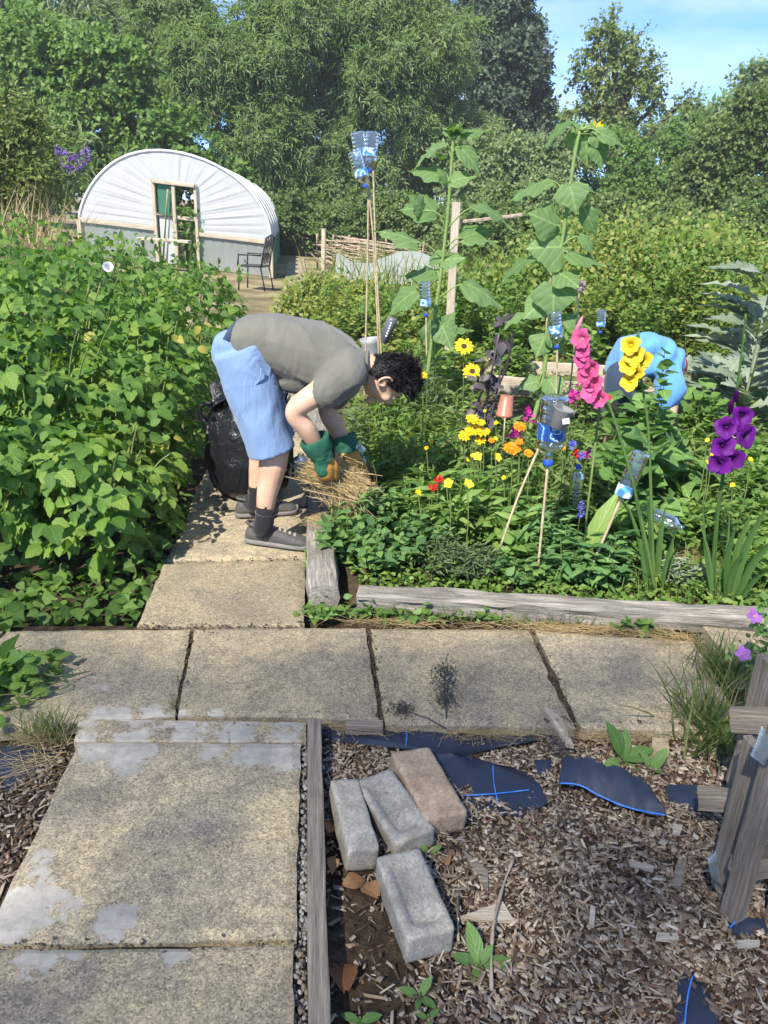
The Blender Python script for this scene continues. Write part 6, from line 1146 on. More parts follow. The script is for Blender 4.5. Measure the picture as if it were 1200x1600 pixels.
def label_mat(name, cols):
    m, t, b = nodes(name); c = t.nodes.new('ShaderNodeTexCoord'); v = coords(t, (1, 1, 1)); n = noise(t, v, 26, 1, .3)
    t.links.new(ramp(t, n, [(p, q) for p, q in cols], 'CONSTANT'), b.inputs['Base Color']); b.inputs['Roughness'].default_value = .35; return m
M_LAB = label_mat('blue bottle label', [(0, (.05, .16, .38)), (.40, (.10, .34, .58)), (.50, (.62, .70, .74)), (.60, (.07, .24, .50))]); M_LAB2 = label_mat('dark blue label', [(0, (.015, .05, .22)), (.46, (.03, .20, .45)), (.52, (.45, .58, .62)), (.56, (.02, .09, .32))])
def bottle(label, neck, tip, rad, cap=True, lab=M_LAB, lo=.28, hi=.52, name='water_bottle', group=None, ribs=7):
    """bottle from its neck opening to the middle of its base"""
    neck = Vector(neck); tip = Vector(tip); L_ = (tip-neck).length; ax = (tip-neck).normalized(); root = thing(name, neck, label, 'bottle', group); prof = []
    for i in range(61):
        t_ = i/60
        if t_ < .08: rr_ = .32
        elif t_ < .30: q = (t_-.08)/.22; rr_ = .32+.68*(q*q*(3-2*q))
        elif t_ > .95: rr_ = 1-.35*((t_-.95)/.05)**2
        else: rr_ = 1-(.055*abs(math.sin((t_-.3)*math.pi*ribs/.65)) if not lo < t_ < hi else .03)
        prof.append((rr_*rad, t_*L_))
    o = lathe(prof+[(rad*.2, L_*.985)], neck, 24, ax, False).build('bottle_body', M_PET, root)
    if lab: lathe([(rad*1.0, L_*lo), (rad*1.004, L_*(lo+.01)), (rad*1.004, L_*(hi-.01)), (rad*1.0, L_*hi)], neck, 24, ax, False).build('label', lab, root)
    if cap: lathe([(rad*.36, -.004), (rad*.375, L_*.005), (rad*.375, L_*.06), (rad*.36, L_*.065)], neck, 16, ax).build('cap', M_CAPB, root)
    return root
def cane(label, pts, r0=.0055):
    p = spline(pts, 6); o = mk('bamboo_cane', *tube_data(p, [r0*(1+.12*(i % 5 == 0)) for i in range(len(p))], 7), M_CANE); return tag(o, label, 'cane')
Yc = 5.5
for (b0, m_, t0, lab) in (((571, 560), (574, 420), (576, 262), 'left cane of the three tall bottle canes'), ((600, 545), (585, 400), (572, 265), 'middle cane of the three tall bottle canes'), ((606, 550), (588, 410), (583, 258), 'right cane of the three tall bottle canes')):
    q = D(*b0, Yc); q.z = 0; cane(lab, [q, D(*m_, Yc), D(*t0, Yc)], .006)
bottle('upturned bottle at the upper left of the tall cane cluster', D(571, 275, Yc), D(559, 206, Yc), .052, lo=.45, hi=.62); bottle('upturned bottle at the upper right of the tall cane cluster', D(577, 268, Yc), D(582, 205, Yc-.02), .045, lo=.4, hi=.6); bottle('lower left upturned bottle of the tall cane cluster', D(571, 292, Yc-.05), D(553, 236, Yc-.05), .046, lo=.3, hi=.5)
bottle('small upturned bottle on a stick beside the left sunflower stem', D(666, 493, 4.75), D(663, 440, 4.75), .034, lo=.3, hi=.5); cane('short stick under the small bottle beside the left sunflower', [D(667, 560, 4.75), D(666, 520, 4.75), D(666, 486, 4.75)])
bottle('upturned ribbed bottle with blue cap beside the right sunflower stem', D(870, 543, 4.2), D(866, 485, 4.2), .036, lo=.40, hi=.62); q = D(868, 700, 4.2); cane('thin cane under the ribbed bottle with blue cap', [q, D(869, 620, 4.2), D(871, 535, 4.2)])
bottle('large upturned label bottle in the middle of the flowers', D(856, 725, 2.98), D(868, 618, 2.98), .056, lo=.38, hi=.62, cap=True, lab=M_LAB2, ribs=5); q = D(846, 850, 2.98); q.z = 0; cane('cane carrying the large label bottle', [q, D(850, 790, 2.98), D(857, 715, 2.98)])
tb_ = thing('plastic_tub', D(880, 645, 2.93), 'small grey plastic tub hung on the large label bottle', 'tub'); M_TUB = plain('grey tub', (.15, .15, .15), (.2, .2, .2), 6, .45, .05); c = D(876, 652, 2.90)
lathe([(.030, -.042), (.033, -.04), (.040, .034), (.043, .038), (.038, .038), (.030, -.036)], c, 20, (.22, -.1, 1)).build('tub_body', M_TUB, tb_); MB().box(c+Vector((.012, -.042, -.004)), (.026, .002, .022), Matrix.Rotation(-.2, 3, 'Y')).build('sticker', plain('white sticker', (.6, .6, .6), (.7, .7, .7), 8, .5, 0), tb_, smooth=False)
bottle('tilted bottle on a leaning cane in front of the hollyhock leaves', D(969, 783, 2.98), D(1003, 706, 2.98), .036, lo=.12, hi=.34, cap=False); q = D(925, 885, 2.98); q.z = max(q.z, 0); cane('leaning cane under the tilted bottle', [D(922, 890, 2.98), D(947, 833, 2.98), D(972, 775, 2.98)], .006)
bottle('bottle with a dark blue cap standing upright in the grass', D(904, 728, 3.35), D(898, 790, 3.4), .033, lab=None); bottle('empty bottle lying on straw right of the yellow gladiolus', D(1068, 826, 3.15), D(1010, 800, 3.25), .035, lab=None, cap=False)
bottle('blue tinted bottle standing behind the far glove', D(562, 690, 3.75), D(561, 735, 3.75), .036, lab=M_LAB, lo=.5, hi=.9, cap=False); bottle('clear bottle standing between the knees and the near glove', D(470, 708, 3.85), D(470, 745, 3.85), .05, lab=None, cap=False); bottle('far upturned bottle above the bean leaves', D(938, 520, 5.6), D(940, 484, 5.6), .034, lo=.3, hi=.5)
cane('dry cane leaning right beside the lemon flowers', [D(780, 860, 2.98), D(808, 780, 3.0), D(842, 700, 3.05)], .005)
pp = D(790, 634, 3.55); pot = thing('plant_pot', pp, 'upturned terracotta-coloured plastic pot on a stick', 'pot'); M_TERR = plain('terracotta plastic', (.30, .11, .07), (.38, .15, .10), 8, .4, .05)
lathe([(.028, .048), (.030, .046), (.037, -.036), (.040, -.038), (.041, -.05), (.037, -.05), (.027, .04)], pp, 20, (.05, 0, 1)).build('pot_body', M_TERR, pot); cane('stick holding the upturned pot', [G(783, 760), D(786, 700, 3.55), pp+Vector((0, 0, .03))], .0035)
gv = thing('grey_vase', D(580, 565, 6.2), 'pale grey jug behind the bending person\'s back', 'jug'); q = D(580, 548, 6.2); lathe([(.05, -.14), (.055, -.1), (.075, .06), (.085, .10), (.07, .10), (.04, -.1)], q, 18, (-.15, 0, 1)).build('jug_body', plain('grey zinc', (.30, .32, .33), (.42, .44, .45), 6, .4, .1, metal=.3), gv)
dk = thing('dark_bottle', D(601, 535, 6.1), 'slim dark grey bottle with a row of white marks behind the shoulders', 'bottle'); a_, b_ = D(599, 535, 6.1), D(614, 496, 6.1); mk('bottle_body', *tube_data([a_, a_.lerp(b_, .05), a_.lerp(b_, .9), b_], [.034, .042, .042, .034], 16), plain('dark grey plastic', (.09, .10, .12), (.13, .14, .16), 6, .4, 0), dk)
for k in range(6): p = a_.lerp(b_, .3+.1*k)+Vector((0, -.043, 0)); MB().box(p, (.014, .003, .012)).build('white_mark', MATS['white sticker'], dk, smooth=False)

# =================================================================== FOREGROUND: CHIPS, MEMBRANE, BLOCKS, PALLET, WEEDS
def inpoly(P, poly):
    x, y = P[:, 0], P[:, 1]; ins = np.zeros(len(P), bool); n = len(poly); j = n-1
    for i in range(n):
        xi, yi = poly[i]; xj, yj = poly[j]; c = ((yi > y) != (yj > y)) & (x < (xj-xi)*(y-yi)/((yj-yi) or 1e-9)+xi); ins ^= c; j = i
    return ins
def gp(pts, z=-.04): return [tuple(G(u, v, z)[:2]) for u, v in pts]
def membrane_mat():
    m, t, b = nodes('woven membrane'); v = coords(t); w = t.nodes.new('ShaderNodeTexWave'); w.inputs['Scale'].default_value = 160; w.inputs['Distortion'].default_value = .5; t.links.new(v, w.inputs['Vector'])
    t.links.new(mixc(t, noise(t, v, 18, 4), (.013, .020, .040), (.032, .045, .082)), b.inputs['Base Color']); b.inputs['Roughness'].default_value = .5; b.inputs['Specular IOR Level'].default_value = .45; bump(t, b, math_(t, 'ADD', w.outputs[0], noise(t, v, 30, 4)), .35, .003); return m
M_MEMB = membrane_mat(); M_BLINE = plain('blue thread', (.02, .16, .62), (.10, .30, .80), 60, .6, 0)
MEMB = [([(528, 1143), (640, 1139), (730, 1142), (840, 1143), (838, 1158), (735, 1160), (700, 1166), (742, 1196), (800, 1196), (822, 1215), (832, 1240), (800, 1254), (748, 1250), (712, 1226), (690, 1190), (655, 1172), (560, 1162)], 'black weed membrane with a blue line beside the brown brick', [[(634, 1140), (636, 1150), (634, 1164)], [(770, 1196), (772, 1225), (778, 1254)], [(722, 1243), (775, 1240), (828, 1234)]]),
        ([(1042, 1226), (1085, 1228), (1088, 1262), (1050, 1258)], 'small dark patch of membrane at the foot of the pallet', []), ([(1062, 1600), (1064, 1540), (1080, 1518), (1100, 1545), (1118, 1600), (1110, 1660), (1064, 1660)], 'dark membrane pocket with a blue thread at the bottom edge', [[(1082, 1525), (1074, 1560), (1068, 1620)]]), ([(8, 1168), (40, 1163), (78, 1176), (72, 1192), (40, 1212), (14, 1226), (5, 1200)], 'dark membrane showing through the chips at the left edge', []),
        ([(1138, 1432), (1190, 1436), (1200, 1452), (1150, 1458)], 'dark membrane under the lower end of the pallet board', [[(1140, 1450), (1148, 1440), (1152, 1434)]]), ([(838, 1186), (862, 1188), (860, 1202), (842, 1204)], 'tiny dark membrane patch left of the crumpled flap', [])]
polys = []
for pl, lab, lines in MEMB:
    wp = gp(pl, -.035); polys.append(wp); c = np.mean(wp, 0); k = len(wp); V = [(c[0], c[1], -.026)]
    for f in (.5, 1.22): V += [(c[0]+(x-c[0])*f, c[1]+(y-c[1])*f, -.030-.012*(f > 1)+.006*math.sin(i*2.1)) for i, (x, y) in enumerate(wp)]
    F = [(0, 1+i, 1+(i+1) % k) for i in range(k)]+[(1+i, 1+k+i, 1+k+(i+1) % k, 1+(i+1) % k) for i in range(k)]
    root = thing('weed_membrane', (c[0], c[1], -.03), lab, 'weed membrane'); mk('sheet', V, F, M_MEMB, root)
    for ln in lines: mk('blue_line', *tube_data(spline([G(u, v, -.024) for u, v in ln], 4), .0018, 6), M_BLINE, root)
# crumpled flap
cr = thing('weed_membrane', G(950, 1225, -.04), 'crumpled raised flap of black membrane edged with a blue line', 'weed membrane')
e0 = spline([G(873, 1225, -.02), G(905, 1228, .005), G(940, 1246, .0), G(985, 1264, -.005), G(1040, 1275, -.025)], 6); e1 = spline([G(878, 1184, -.005), G(905, 1182, .03), G(950, 1195, .045), G(1000, 1215, .02), G(1036, 1262, -.02)], 6); V = []; nn_ = len(e0)
for i in range(nn_):
    for j in range(9): q = j/8; V.append(e0[i].lerp(e1[i], q)+Vector((0, 0, .016*math.sin(q*math.pi)+.006*math.sin(i*1.1+q*5)+.004*math.sin(i*2.7-q*9))))
mk('sheet', V, [(i*9+j, (i+1)*9+j, (i+1)*9+j+1, i*9+j+1) for i in range(nn_-1) for j in range(8)], M_MEMB, cr); mk('blue_line', *tube_data([p+Vector((0, 0, .003)) for p in e0], .0022, 6), M_BLINE, cr)
r = np.random.default_rng(2); n = 260; c = np.array(G(872, 1165, .0)); P = c+r.normal(size=(n, 3))*[.02, .03, .012]; blades('frayed_threads', P, .06, .004, 1.2, M_MEMB, cr, seed=3)
polys.append(gp([(873, 1225), (905, 1228), (940, 1246), (985, 1264), (1040, 1275), (1030, 1250), (1000, 1215), (950, 1195), (905, 1190)], -.02))
# wood chips
M_CHIP = leafmat('wood chip', [(.045, .030, .022), (.12, .078, .054), (.21, .155, .11), (.31, .245, .18), (.41, .345, .265), (.14, .078, .05), (.52, .46, .37), (.055, .036, .026), (.10, .066, .046), (.26, .22, .185)], .0, .85, spec=.2)
def chipT(w, h, sk): return (np.array([(-w*.5, -.5, 0), (w*.5, -.5+sk, 0), (w*.4, .5, 0), (-w*.5, .5-sk, 0), (-w*.42, -.46, h), (w*.46, -.46+sk, h*.85), (w*.32, .44, h*1.1), (-w*.42, .42-sk, h*.9)]), [(4, 5, 6, 7), (0, 1, 5, 4), (1, 2, 6, 5), (2, 3, 7, 6), (3, 0, 4, 7)], np.zeros((8, 2)))
def chips(name, label, poly, n, seed, soil=None):
    r = np.random.default_rng(seed); w = np.array(gp(poly, -.045)); lo = w.min(0); hi = w.max(0); P = np.empty((0, 2))
    while len(P) < n:
        q = lo+(hi-lo)*r.random((n*2, 2)); q = q[inpoly(q, w)]
        wob = np.column_stack([hashn(q[:, 0]*28, q[:, 1]*28, 0, 6)-.5, hashn(q[:, 0]*28, q[:, 1]*28, 5, 6)-.5])*.045
        for pl in polys: k_ = ~(inpoly(q+wob, pl) & (r.random(len(q)) < .96)); q = q[k_]; wob = wob[k_]
        if soil is not None: f = np.clip((q[:, 0]-soil[0])/soil[1]+np.clip((q[:, 1]-1.32)/.25, 0, 1)*1.2+.5*(hashn(q[:, 0]*9, q[:, 1]*9, 0, 3)-.5), .10, 1); q = q[r.random(len(q)) < f]
        P = np.concatenate([P, q])
    P = P[:n]; z = ground_z(P[:, 0], P[:, 1])+.002+.018*r.random(n)**1.5; P3 = np.column_stack([P, z]); i = 0
    root = thing(name, (float(P[:, 0].mean()), float(P[:, 1].mean()), -.05), label, 'wood chips'); root['kind'] = 'stuff'
    for T, fr, a, b in ((chipT(.20, .07, .1), .30, .012, .034), (chipT(.45, .16, .12), .32, .007, .019), (chipT(.6, .10, .2), .22, .007, .021), (chipT(.09, .06, .04), .16, .015, .045)):
        m = int(n*fr); s = slice(i, i+m); i += m; k = len(P3[s]); d = np.column_stack([r.normal(size=(k, 2)), r.normal(size=k)*.22]); scatter('chips', T, P3[s], d, np.array([0, 0, 1])+r.normal(size=(k, 3))*.4, r.uniform(a, b, k)*np.where(r.random(k) < .1, 1.5, 1), M_CHIP, root, smooth=False, kind='stuff', seed=seed)
    return root
chips('wood_chips', 'bed of brown and grey wood chips filling the lower right', [(504, 1140), (1130, 1146), (1260, 1200), (1420, 1700), (515, 1700)], 23000, 5, soil=(.02, .22))
chips('wood_chips', 'wood chips continuing behind and beyond the pallet', [(1262, 1200), (1900, 1190), (2600, 1700), (1422, 1700)], 5000, 7)
chips('wood_chips', 'strip of brown bark chips at the left of the near path', [(-420, 1190), (-120, 1158), (122, 1160), (40, 1330), (-40, 1480), (-700, 1480)], 5200, 6)
# concrete debris between slab and board
M_GRIT = leafmat('grey grit', [(.16, .155, .15), (.26, .255, .25), (.36, .36, .35), (.2, .16, .12)], 0, .9); r = np.random.default_rng(15); n = 900; tt = r.random(n); P = np.array([np.array(G(474, 1160).lerp(G(466, 1700), t_)) for t_ in tt])+np.column_stack([r.normal(size=n)*.012, r.normal(size=n)*.01, np.full(n, -.045)+r.random(n)*.03]); tag(scatter('grit', chipT(.8, .5, .1), P, np.column_stack([r.normal(size=(n, 2)), np.zeros(n)]), np.array([0, 0, 1])+r.normal(size=(n, 3))*.4, r.uniform(.004, .014, n), M_GRIT, smooth=False), 'grey grit and straw in the gap between near slab and edging board', 'grit', kind='stuff')
# blocks
def conc_mat(name, c1, c2, c3):
    m, t, b = nodes(name); v = coords(t); f = noise(t, v, 260, 3, .8); g = noise(t, v, 22, 5); col = ramp(t, g, [(.3, c1), (.55, c2), (.75, c3)])
    vo = t.nodes.new('ShaderNodeTexVoronoi'); vo.inputs['Scale'].default_value = 190; t.links.new(v, vo.inputs['Vector']); sp = t.nodes.new('ShaderNodeSeparateColor'); t.links.new(vo.outputs['Color'], sp.inputs[0])
    col = mixc(t, .8, col, ramp(t, sp.outputs[1], [(0, (.72,)*3), (.5, (.97,)*3), (1, (1.25,)*3)]), 'MULTIPLY'); col = mixc(t, ramp(t, noise(t, v, 48, 4), [(.62, (0,)*3), (.72, (.6,)*3)]), col, (.05, .045, .04))
    t.links.new(col, b.inputs['Base Color']); b.inputs['Roughness'].default_value = .92; bump(t, b, mixc(t, .5, sp.outputs[1], f), .6, .003); return m
M_CONC = conc_mat('concrete block', (.24, .225, .185), (.33, .31, .265), (.42, .395, .345)); M_BRICK = conc_mat('brown brick', (.29, .20, .13), (.41, .30, .20), (.48, .365, .26))
def block(label, px, zt, h, mat, frog=True, seed=0, tilt=0):
    q = [G(u, v, zt) for u, v in px]; c = sum(q, Vector())/4; ax = ((q[3]-q[0])+(q[2]-q[1]))/2; L_ = ax.length; W_ = (((q[1]-q[0])+(q[2]-q[3]))/2).length; ax.normalize(); M = Matrix((Vector((-ax.y, ax.x, 0)), ax, Vector((0, 0, 1)))).transposed(); n, m = 22, 12; V = []; idx = {}
    me = {}
    def pt(a, b, d): return (a, b, d)
    F = []; lay = []
    # a rounded box as a cube grid
    bm_V = {}
    def key(x, y, z): return (round(x*1e5), round(y*1e5), round(z*1e5))
    def add(x, y, z):
        k = key(x, y, z)
        if k not in bm_V: bm_V[k] = len(V); V.append(np.array([x, y, z]))
        return bm_V[k]
    hw, hl, hh = W_/2, L_/2, h/2; X = np.linspace(-hw, hw, m+1); Yv = np.linspace(-hl, hl, n+1); Z = np.linspace(-hh, hh, 8)
    def sheet(f, A, B):
        for i in range(len(A)-1):
            for j in range(len(B)-1): F.append(tuple(add(*f(a, b)) for a, b in ((A[i], B[j]), (A[i+1], B[j]), (A[i+1], B[j+1]), (A[i], B[j+1]))))
    sheet(lambda a, b: (a, b, hh), X, Yv); sheet(lambda a, b: (b, a, -hh), Yv, X); sheet(lambda a, b: (a, -hl, b), X, Z); sheet(lambda a, b: (b, hl, a), Z, X); sheet(lambda a, b: (-hw, b, a), Z, Yv); sheet(lambda a, b: (hw, a, b), Yv, Z)
    V = np.array(V); rc = .0065; inner = np.clip(V, [-hw+rc, -hl+rc, -hh+rc], [hw-rc, hl-rc, hh-rc]); d = V-inner; ln = np.linalg.norm(d, axis=1, keepdims=True); out = inner+np.where(ln > 1e-9, d/np.maximum(ln, 1e-9), 0)*np.minimum(ln, rc)
    nz_ = hashn(out[:, 0]*70+seed, out[:, 1]*70, out[:, 2]*70, 2)-.5; nz2 = hashn(out[:, 0]*22+seed, out[:, 1]*22, out[:, 2]*22, 4)-.5; out = out+unit(out-inner*.6)*(nz_*.003+nz2*.004)[:, None]
    if frog:
        tp = V[:, 2] > hh-1e-6; ex = np.clip((hw*.66-np.abs(V[:, 0]))/.014, 0, 1)*np.clip((hl*.82-np.abs(V[:, 1]))/.02, 0, 1); out[:, 2] -= np.where(tp, ex*.017, 0)
    o = mk('block', out, F, mat, None, local=True); o.matrix_basis = Matrix.Translation((c.x, c.y, zt-h/2)) @ M.to_4x4() @ Matrix.Rotation(tilt, 4, 'Y'); return o
o = block('', [(515, 1222), (556, 1212), (592, 1318), (542, 1334)], .028, .075, M_CONC, False, 1, .12); o.name = 'concrete_block'; tag(o, 'grey concrete block leaning nearest the edging board', 'concrete block')
o = block('', [(558, 1222), (607, 1197), (680, 1290), (620, 1322)], .020, .068, M_CONC, True, 5, -.06); o.name = 'concrete_block'; tag(o, 'grey concrete block with a soil-filled hollow between the other blocks', 'concrete block')
o = block('', [(611, 1180), (668, 1160), (727, 1262), (668, 1286)], .026, .070, M_BRICK, False, 9, .05); o.name = 'brick'; tag(o, 'worn brown brick lying against the membrane', 'brick')
o = block('', [(588, 1338), (655, 1323), (713, 1448), (634, 1470)], .035, .080, M_CONC, True, 13); o.name = 'concrete_block'; tag(o, 'nearest and largest grey concrete block with a shallow hollow', 'concrete block')
# pallet
pal = thing('wooden_pallet', G(1132, 1430, -.05), 'weathered wooden pallet standing on edge at the right border', 'pallet'); Bp = lambda nm, a, b, w, h, roll=0, sd=0: beam(nm, a, b, w, h, M_PALLET, pal, rough=.0025, seg=14, roll=roll, bev=.1, seed=sd)
Bp('front_board', G(1142, 1436, -.05), D(1226, 1130, 1.33), .030, .052, .35, 1); Bp('front_board', G(1124, 1372, -.05), D(1178, 1160, 1.46), .025, .045, .3, 2); Bp('cross_board', D(1090, 1246, 1.60), D(1180, 1252, 1.56), .05, .050, 0, 3); Bp('cross_board', D(1142, 1122, 1.66), D(1240, 1128, 1.6), .055, .055, 0, 4); Bp('back_post', D(1128, 1330, 1.72), D(1200, 1030, 1.72), .03, .055, .2, 5); Bp('side_board', D(1150, 1230, 1.62), D(1172, 1170, 1.60), .03, .06, .2, 6); Bp('front_board', G(1215, 1440, -.04), D(1310, 1150, 1.25), .03, .055, .3, 7); Bp('cross_board', D(1150, 1360, 1.38), D(1290, 1330, 1.3), .05, .05, 0, 8)
M_ZINC = plain('zinc plate', (.28, .33, .37), (.42, .48, .52), 30, .42, .2, metal=.6)
for (c4, Y_) in (([(1106, 1342), (1118, 1330), (1128, 1392), (1112, 1378)], 1.33), ([(1172, 1180), (1190, 1134), (1212, 1170), (1196, 1198)], 1.33)):
    a, b, c, d = [D(u, v, Y_) for u, v in c4]; V = []
    for i in range(19):
        for j in range(5): s, t_ = i/18, j/4; V.append(a.lerp(b, s).lerp(d.lerp(c, s), t_)+Vector((0, -.0025*math.cos(i*math.pi), 0)))
    baked(mk('nail_plate', V, [(i*5+j, (i+1)*5+j, (i+1)*5+j+1, i*5+j+1) for i in range(18) for j in range(4)], M_ZINC, pal, smooth=False), ('SOLIDIFY', dict(thickness=.002)))
# offcuts and twig
def wedge(name, label, px, th, z, mat=M_PALE, lift=0):
    p = [G(u, v, z) for u, v in px]; n = len(p); V = [q+Vector((0, 0, th+(lift if i == 0 else 0))) for i, q in enumerate(p)]+[q+Vector((0, 0, lift if i == 0 else 0)) for i, q in enumerate(p)]
    return tag(mk(name, V, [tuple(range(n)), tuple(range(2*n-1, n-1, -1))]+[(i, i+n, (i+1) % n+n, (i+1) % n) for i in range(n)], mat, smooth=False), label, 'wood offcut')
wedge('wood_offcut', 'pointed grey offcut leaning right of the nearest concrete block', [(762, 1398), (762, 1366), (722, 1332), (738, 1365)], .012, -.04, M_GREYW); wedge('wood_offcut', 'pale flat triangular offcut below the pointed grey one', [(718, 1438), (803, 1444), (785, 1414)], .012, -.04); wedge('wood_offcut', 'tapering brown wedge leaning against the slab edge', [(848, 1116), (872, 1122), (896, 1170), (884, 1168)], .014, -.01, M_PALE, .02); wedge('wood_offcut', 'small golden wood block near the broad-leaved weed', [(1018, 1162), (1042, 1162), (1044, 1182), (1016, 1182)], .022, -.04, M_CANE)
for i, (px, lab) in enumerate((([(1056, 1352), (1072, 1355), (1062, 1392), (1050, 1386)], 'grey split chip near the pallet foot'), ([(982, 1346), (1022, 1356), (1020, 1364), (984, 1354)], 'long pale splinter left of the pallet'), ([(1150, 1472), (1186, 1472), (1186, 1480), (1152, 1482)], 'pale pointed splinter right of the membrane pocket'), ([(922, 1418), (930, 1420), (928, 1450), (920, 1448)], 'upright-lying brown splinter in the middle of the chips'), ([(1026, 1460), (1062, 1462), (1058, 1474), (1024, 1470)], 'long beige splinter in the chips below the pallet'), ([(1052, 1290), (1066, 1292), (1062, 1306), (1050, 1304)], 'white square chip below the small membrane patch'))): wedge('wood_splinter', lab, px, .007, -.030, M_PALE if i != 0 else M_GREYW)
tag(mk('twig', *tube_data(spline([G(768, 1548, -.03), G(768, 1490, -.02), G(772, 1440, -.01), G(786, 1385, -.02), G(802, 1342, -.03)], 6), [.0035+.0015*math.sin(i*.9) for i in range(25)], 6), M_TWIG), 'crooked grey twig lying across the chips', 'twig')
tag(mk('twig', *tube_data([G(715, 1400, -.02), G(716, 1470, -.02)], .003, 5), M_CANE), 'short straight straw-coloured stick right of the nearest block', 'twig')
# weeds
M_WEED = leafmat('weed leaf', [(.10, .20, .055), (.13, .24, .065), (.16, .28, .08)], .35, .5, vein=.6, side=5); ME_WEED = tmesh('weed leaf', T_OVATE, M_WEED); ME_WEEDL = tmesh('long weed leaf', leaf_grid([.05, .13, .19, .22, .2, .14, .01], .2, .35, .02), M_WEED)
def weed(name, label, u, v, lvs, z=-.045):
    p = G(u, v, z); root = thing(name, p, label, 'weed')
    for (dx, dy, dz, s) in lvs: leafobj('leaf', ME_WEEDL, p+Vector((0, 0, .006)), (dx, dy, dz), (-dx*.5, -dy*.5-.3, 1), s, root)
    mk('stem', *tube_data([p-Vector((0, 0, .01)), p+Vector((0, 0, .02))], .003, 5), M_STEM, root); return root
weed('broad_leaved_weed', 'broad-leaved green weed beside the crumpled membrane flap', 972, 1190, [(-.25, .1, 1, .12), (.8, .1, .55, .10), (.3, -.3, .4, .07), (-.7, -.35, .15, .07), (.1, .3, .9, .09), (.5, -.6, .2, .06)]); weed('broad_leaved_weed', 'small upright weed right of the crumpled membrane flap', 1018, 1208, [(-.4, .2, 1, .07), (.3, .1, .9, .08), (.1, -.4, .5, .05)])
weed('seedling', 'bright seedling at the foot of the crooked twig', 748, 1512, [(-.15, .4, .6, .085), (-.7, .1, .4, .06), (.95, .0, .25, .085), (.3, .2, .6, .05), (-.2, -.5, .2, .045)]); weed('seedling', 'small seedling below the nearest concrete block', 655, 1562, [(-.6, .1, .4, .045), (.3, .3, .5, .045), (.5, -.4, .3, .04), (-.1, -.5, .2, .03)]); weed('seedling', 'tiny seedling at the bottom edge near the edging board', 562, 1600, [(-.6, .1, .3, .04), (.6, .1, .3, .045), (0, -.5, .3, .03)]); weed('seedling', 'tiny two-leaved seedling between the middle and nearest blocks', 668, 1338, [(-.3, .2, .6, .035), (.5, .1, .5, .04)]); weed('seedling', 'small seedling at the bottom right of the small seedling', 668, 1596, [(-.5, .1, .4, .03), (.4, .2, .4, .03), (.1, -.4, .3, .025)])
M_DEAD = leafmat('dead leaf', [(.15, .065, .028), (.21, .10, .042), (.28, .155, .075)], .15, .7, vein=.4, tcol=(1.1, .9, .6)); TD = finegrid([.05, .25, .36, .38, .3, .16, .01], 5, .45, .55, .06)
ME_DEAD = tmesh('dead leaf', TD, M_DEAD)
for (u, v, dx, dy, s, lab) in ((538, 1382, .9, .35, .055, 'curled orange-brown dead leaf below the leaning block'), (540, 1546, -.25, 1, .085, 'large brown dead leaf beside the edging board'), (514, 1300, .2, 1, .05, 'dead leaf wedged between board and block'), (520, 1340, .1, -.8, .04, 'second dead leaf wedged below the first by the board'), (590, 1400, -.6, .6, .06, 'pale brown dead leaf left of the nearest block'), (700, 1350, -.3, .8, .04, 'reddish dead leaf right of the middle block')): tag(leafobj('dead_leaf', ME_DEAD, G(u, v, -.03), (dx, dy, .15), (.2, -.4, 1), s, None), lab, 'leaf')
# dark dried sprig on the slab
p = G(697, 1122, .005); sg = thing('dried_sprig', p, 'dark dried feathery sprig lying on the third slab', 'sprig'); M_SPR = plain('dried sprig', (.03, .03, .028), (.07, .068, .06), 30, .9, 0); r = np.random.default_rng(4); st = spline([G(697, 1122, .005), G(696, 1092, .02), G(694, 1045, .04)], 5); mk('stem', *tube_data(st, .0018, 5), M_SPR, sg); n = 420; ii = r.integers(4, len(st), n); P = np.array([np.array(st[k]) for k in ii])+r.normal(size=(n, 3))*[.020, .022, .010]; scatter('leaflets', T_WILLOW, P, rdir(n, r)+[0, .4, .3], rdir(n, r), .016, M_SPR, sg, kind='stuff')
mk('stem', *tube_data([G(640, 1112, .004), G(668, 1122, .012), G(697, 1138, .004)], .0018, 5), M_SPR, sg); n = 200; P = np.array(G(628, 1108, .008))+r.normal(size=(n, 3))*[.02, .02, .004]; scatter('leaflets', T_WILLOW, P, rdir(n, r), rdir(n, r), .014, M_SPR, sg, kind='stuff')
# grass tufts
M_GRASS = leafmat('grass blade', [(.06, .11, .025), (.09, .15, .035), (.13, .19, .05), (.22, .20, .09)], .35, .5)
def tuft(label, u, v, n, h, sx, sy, lean=.45, z=-.03, mat=M_GRASS, seed=0, w=.014):
    r = np.random.default_rng(seed+int(u)); c = np.array(G(u, v, z)); P = c+np.column_stack([r.normal(size=n)*sx, r.normal(size=n)*sy, np.zeros(n)]); return blades('grass_tuft', P, h, w, lean, mat, seed=seed, label=label, cat='grass')
tuft('green and dry grass tuft at the left slab corner', 75, 1150, 130, .10, .035, .02); tuft('dry brown grass fringe under the left slab corner', 60, 1162, 220, .07, .05, .012, .9, mat=M_DRYG); tuft('tall grass tuft growing beside the pallet', 1105, 1150, 240, .20, .05, .07, .55); tuft('grass in the crack near the mortar strip', 270, 1106, 50, .035, .008, .015, z=0); tuft('grass blades behind the pallet at the slab edge', 1130, 1060, 160, .16, .05, .05, .5, z=0); tuft('grass in front of the long beam, left part', 700, 968, 200, .06, .12, .012, .6, z=0); tuft('grass in front of the long beam, centre', 860, 975, 160, .07, .10, .012, .6, z=0); tuft('grass in the joint between third and fourth slab', 885, 1085, 30, .03, .006, .02, z=0)
tuft('moss and grass in the joint above the second slab', 320, 983, 60, .02, .06, .006, .7, z=0)
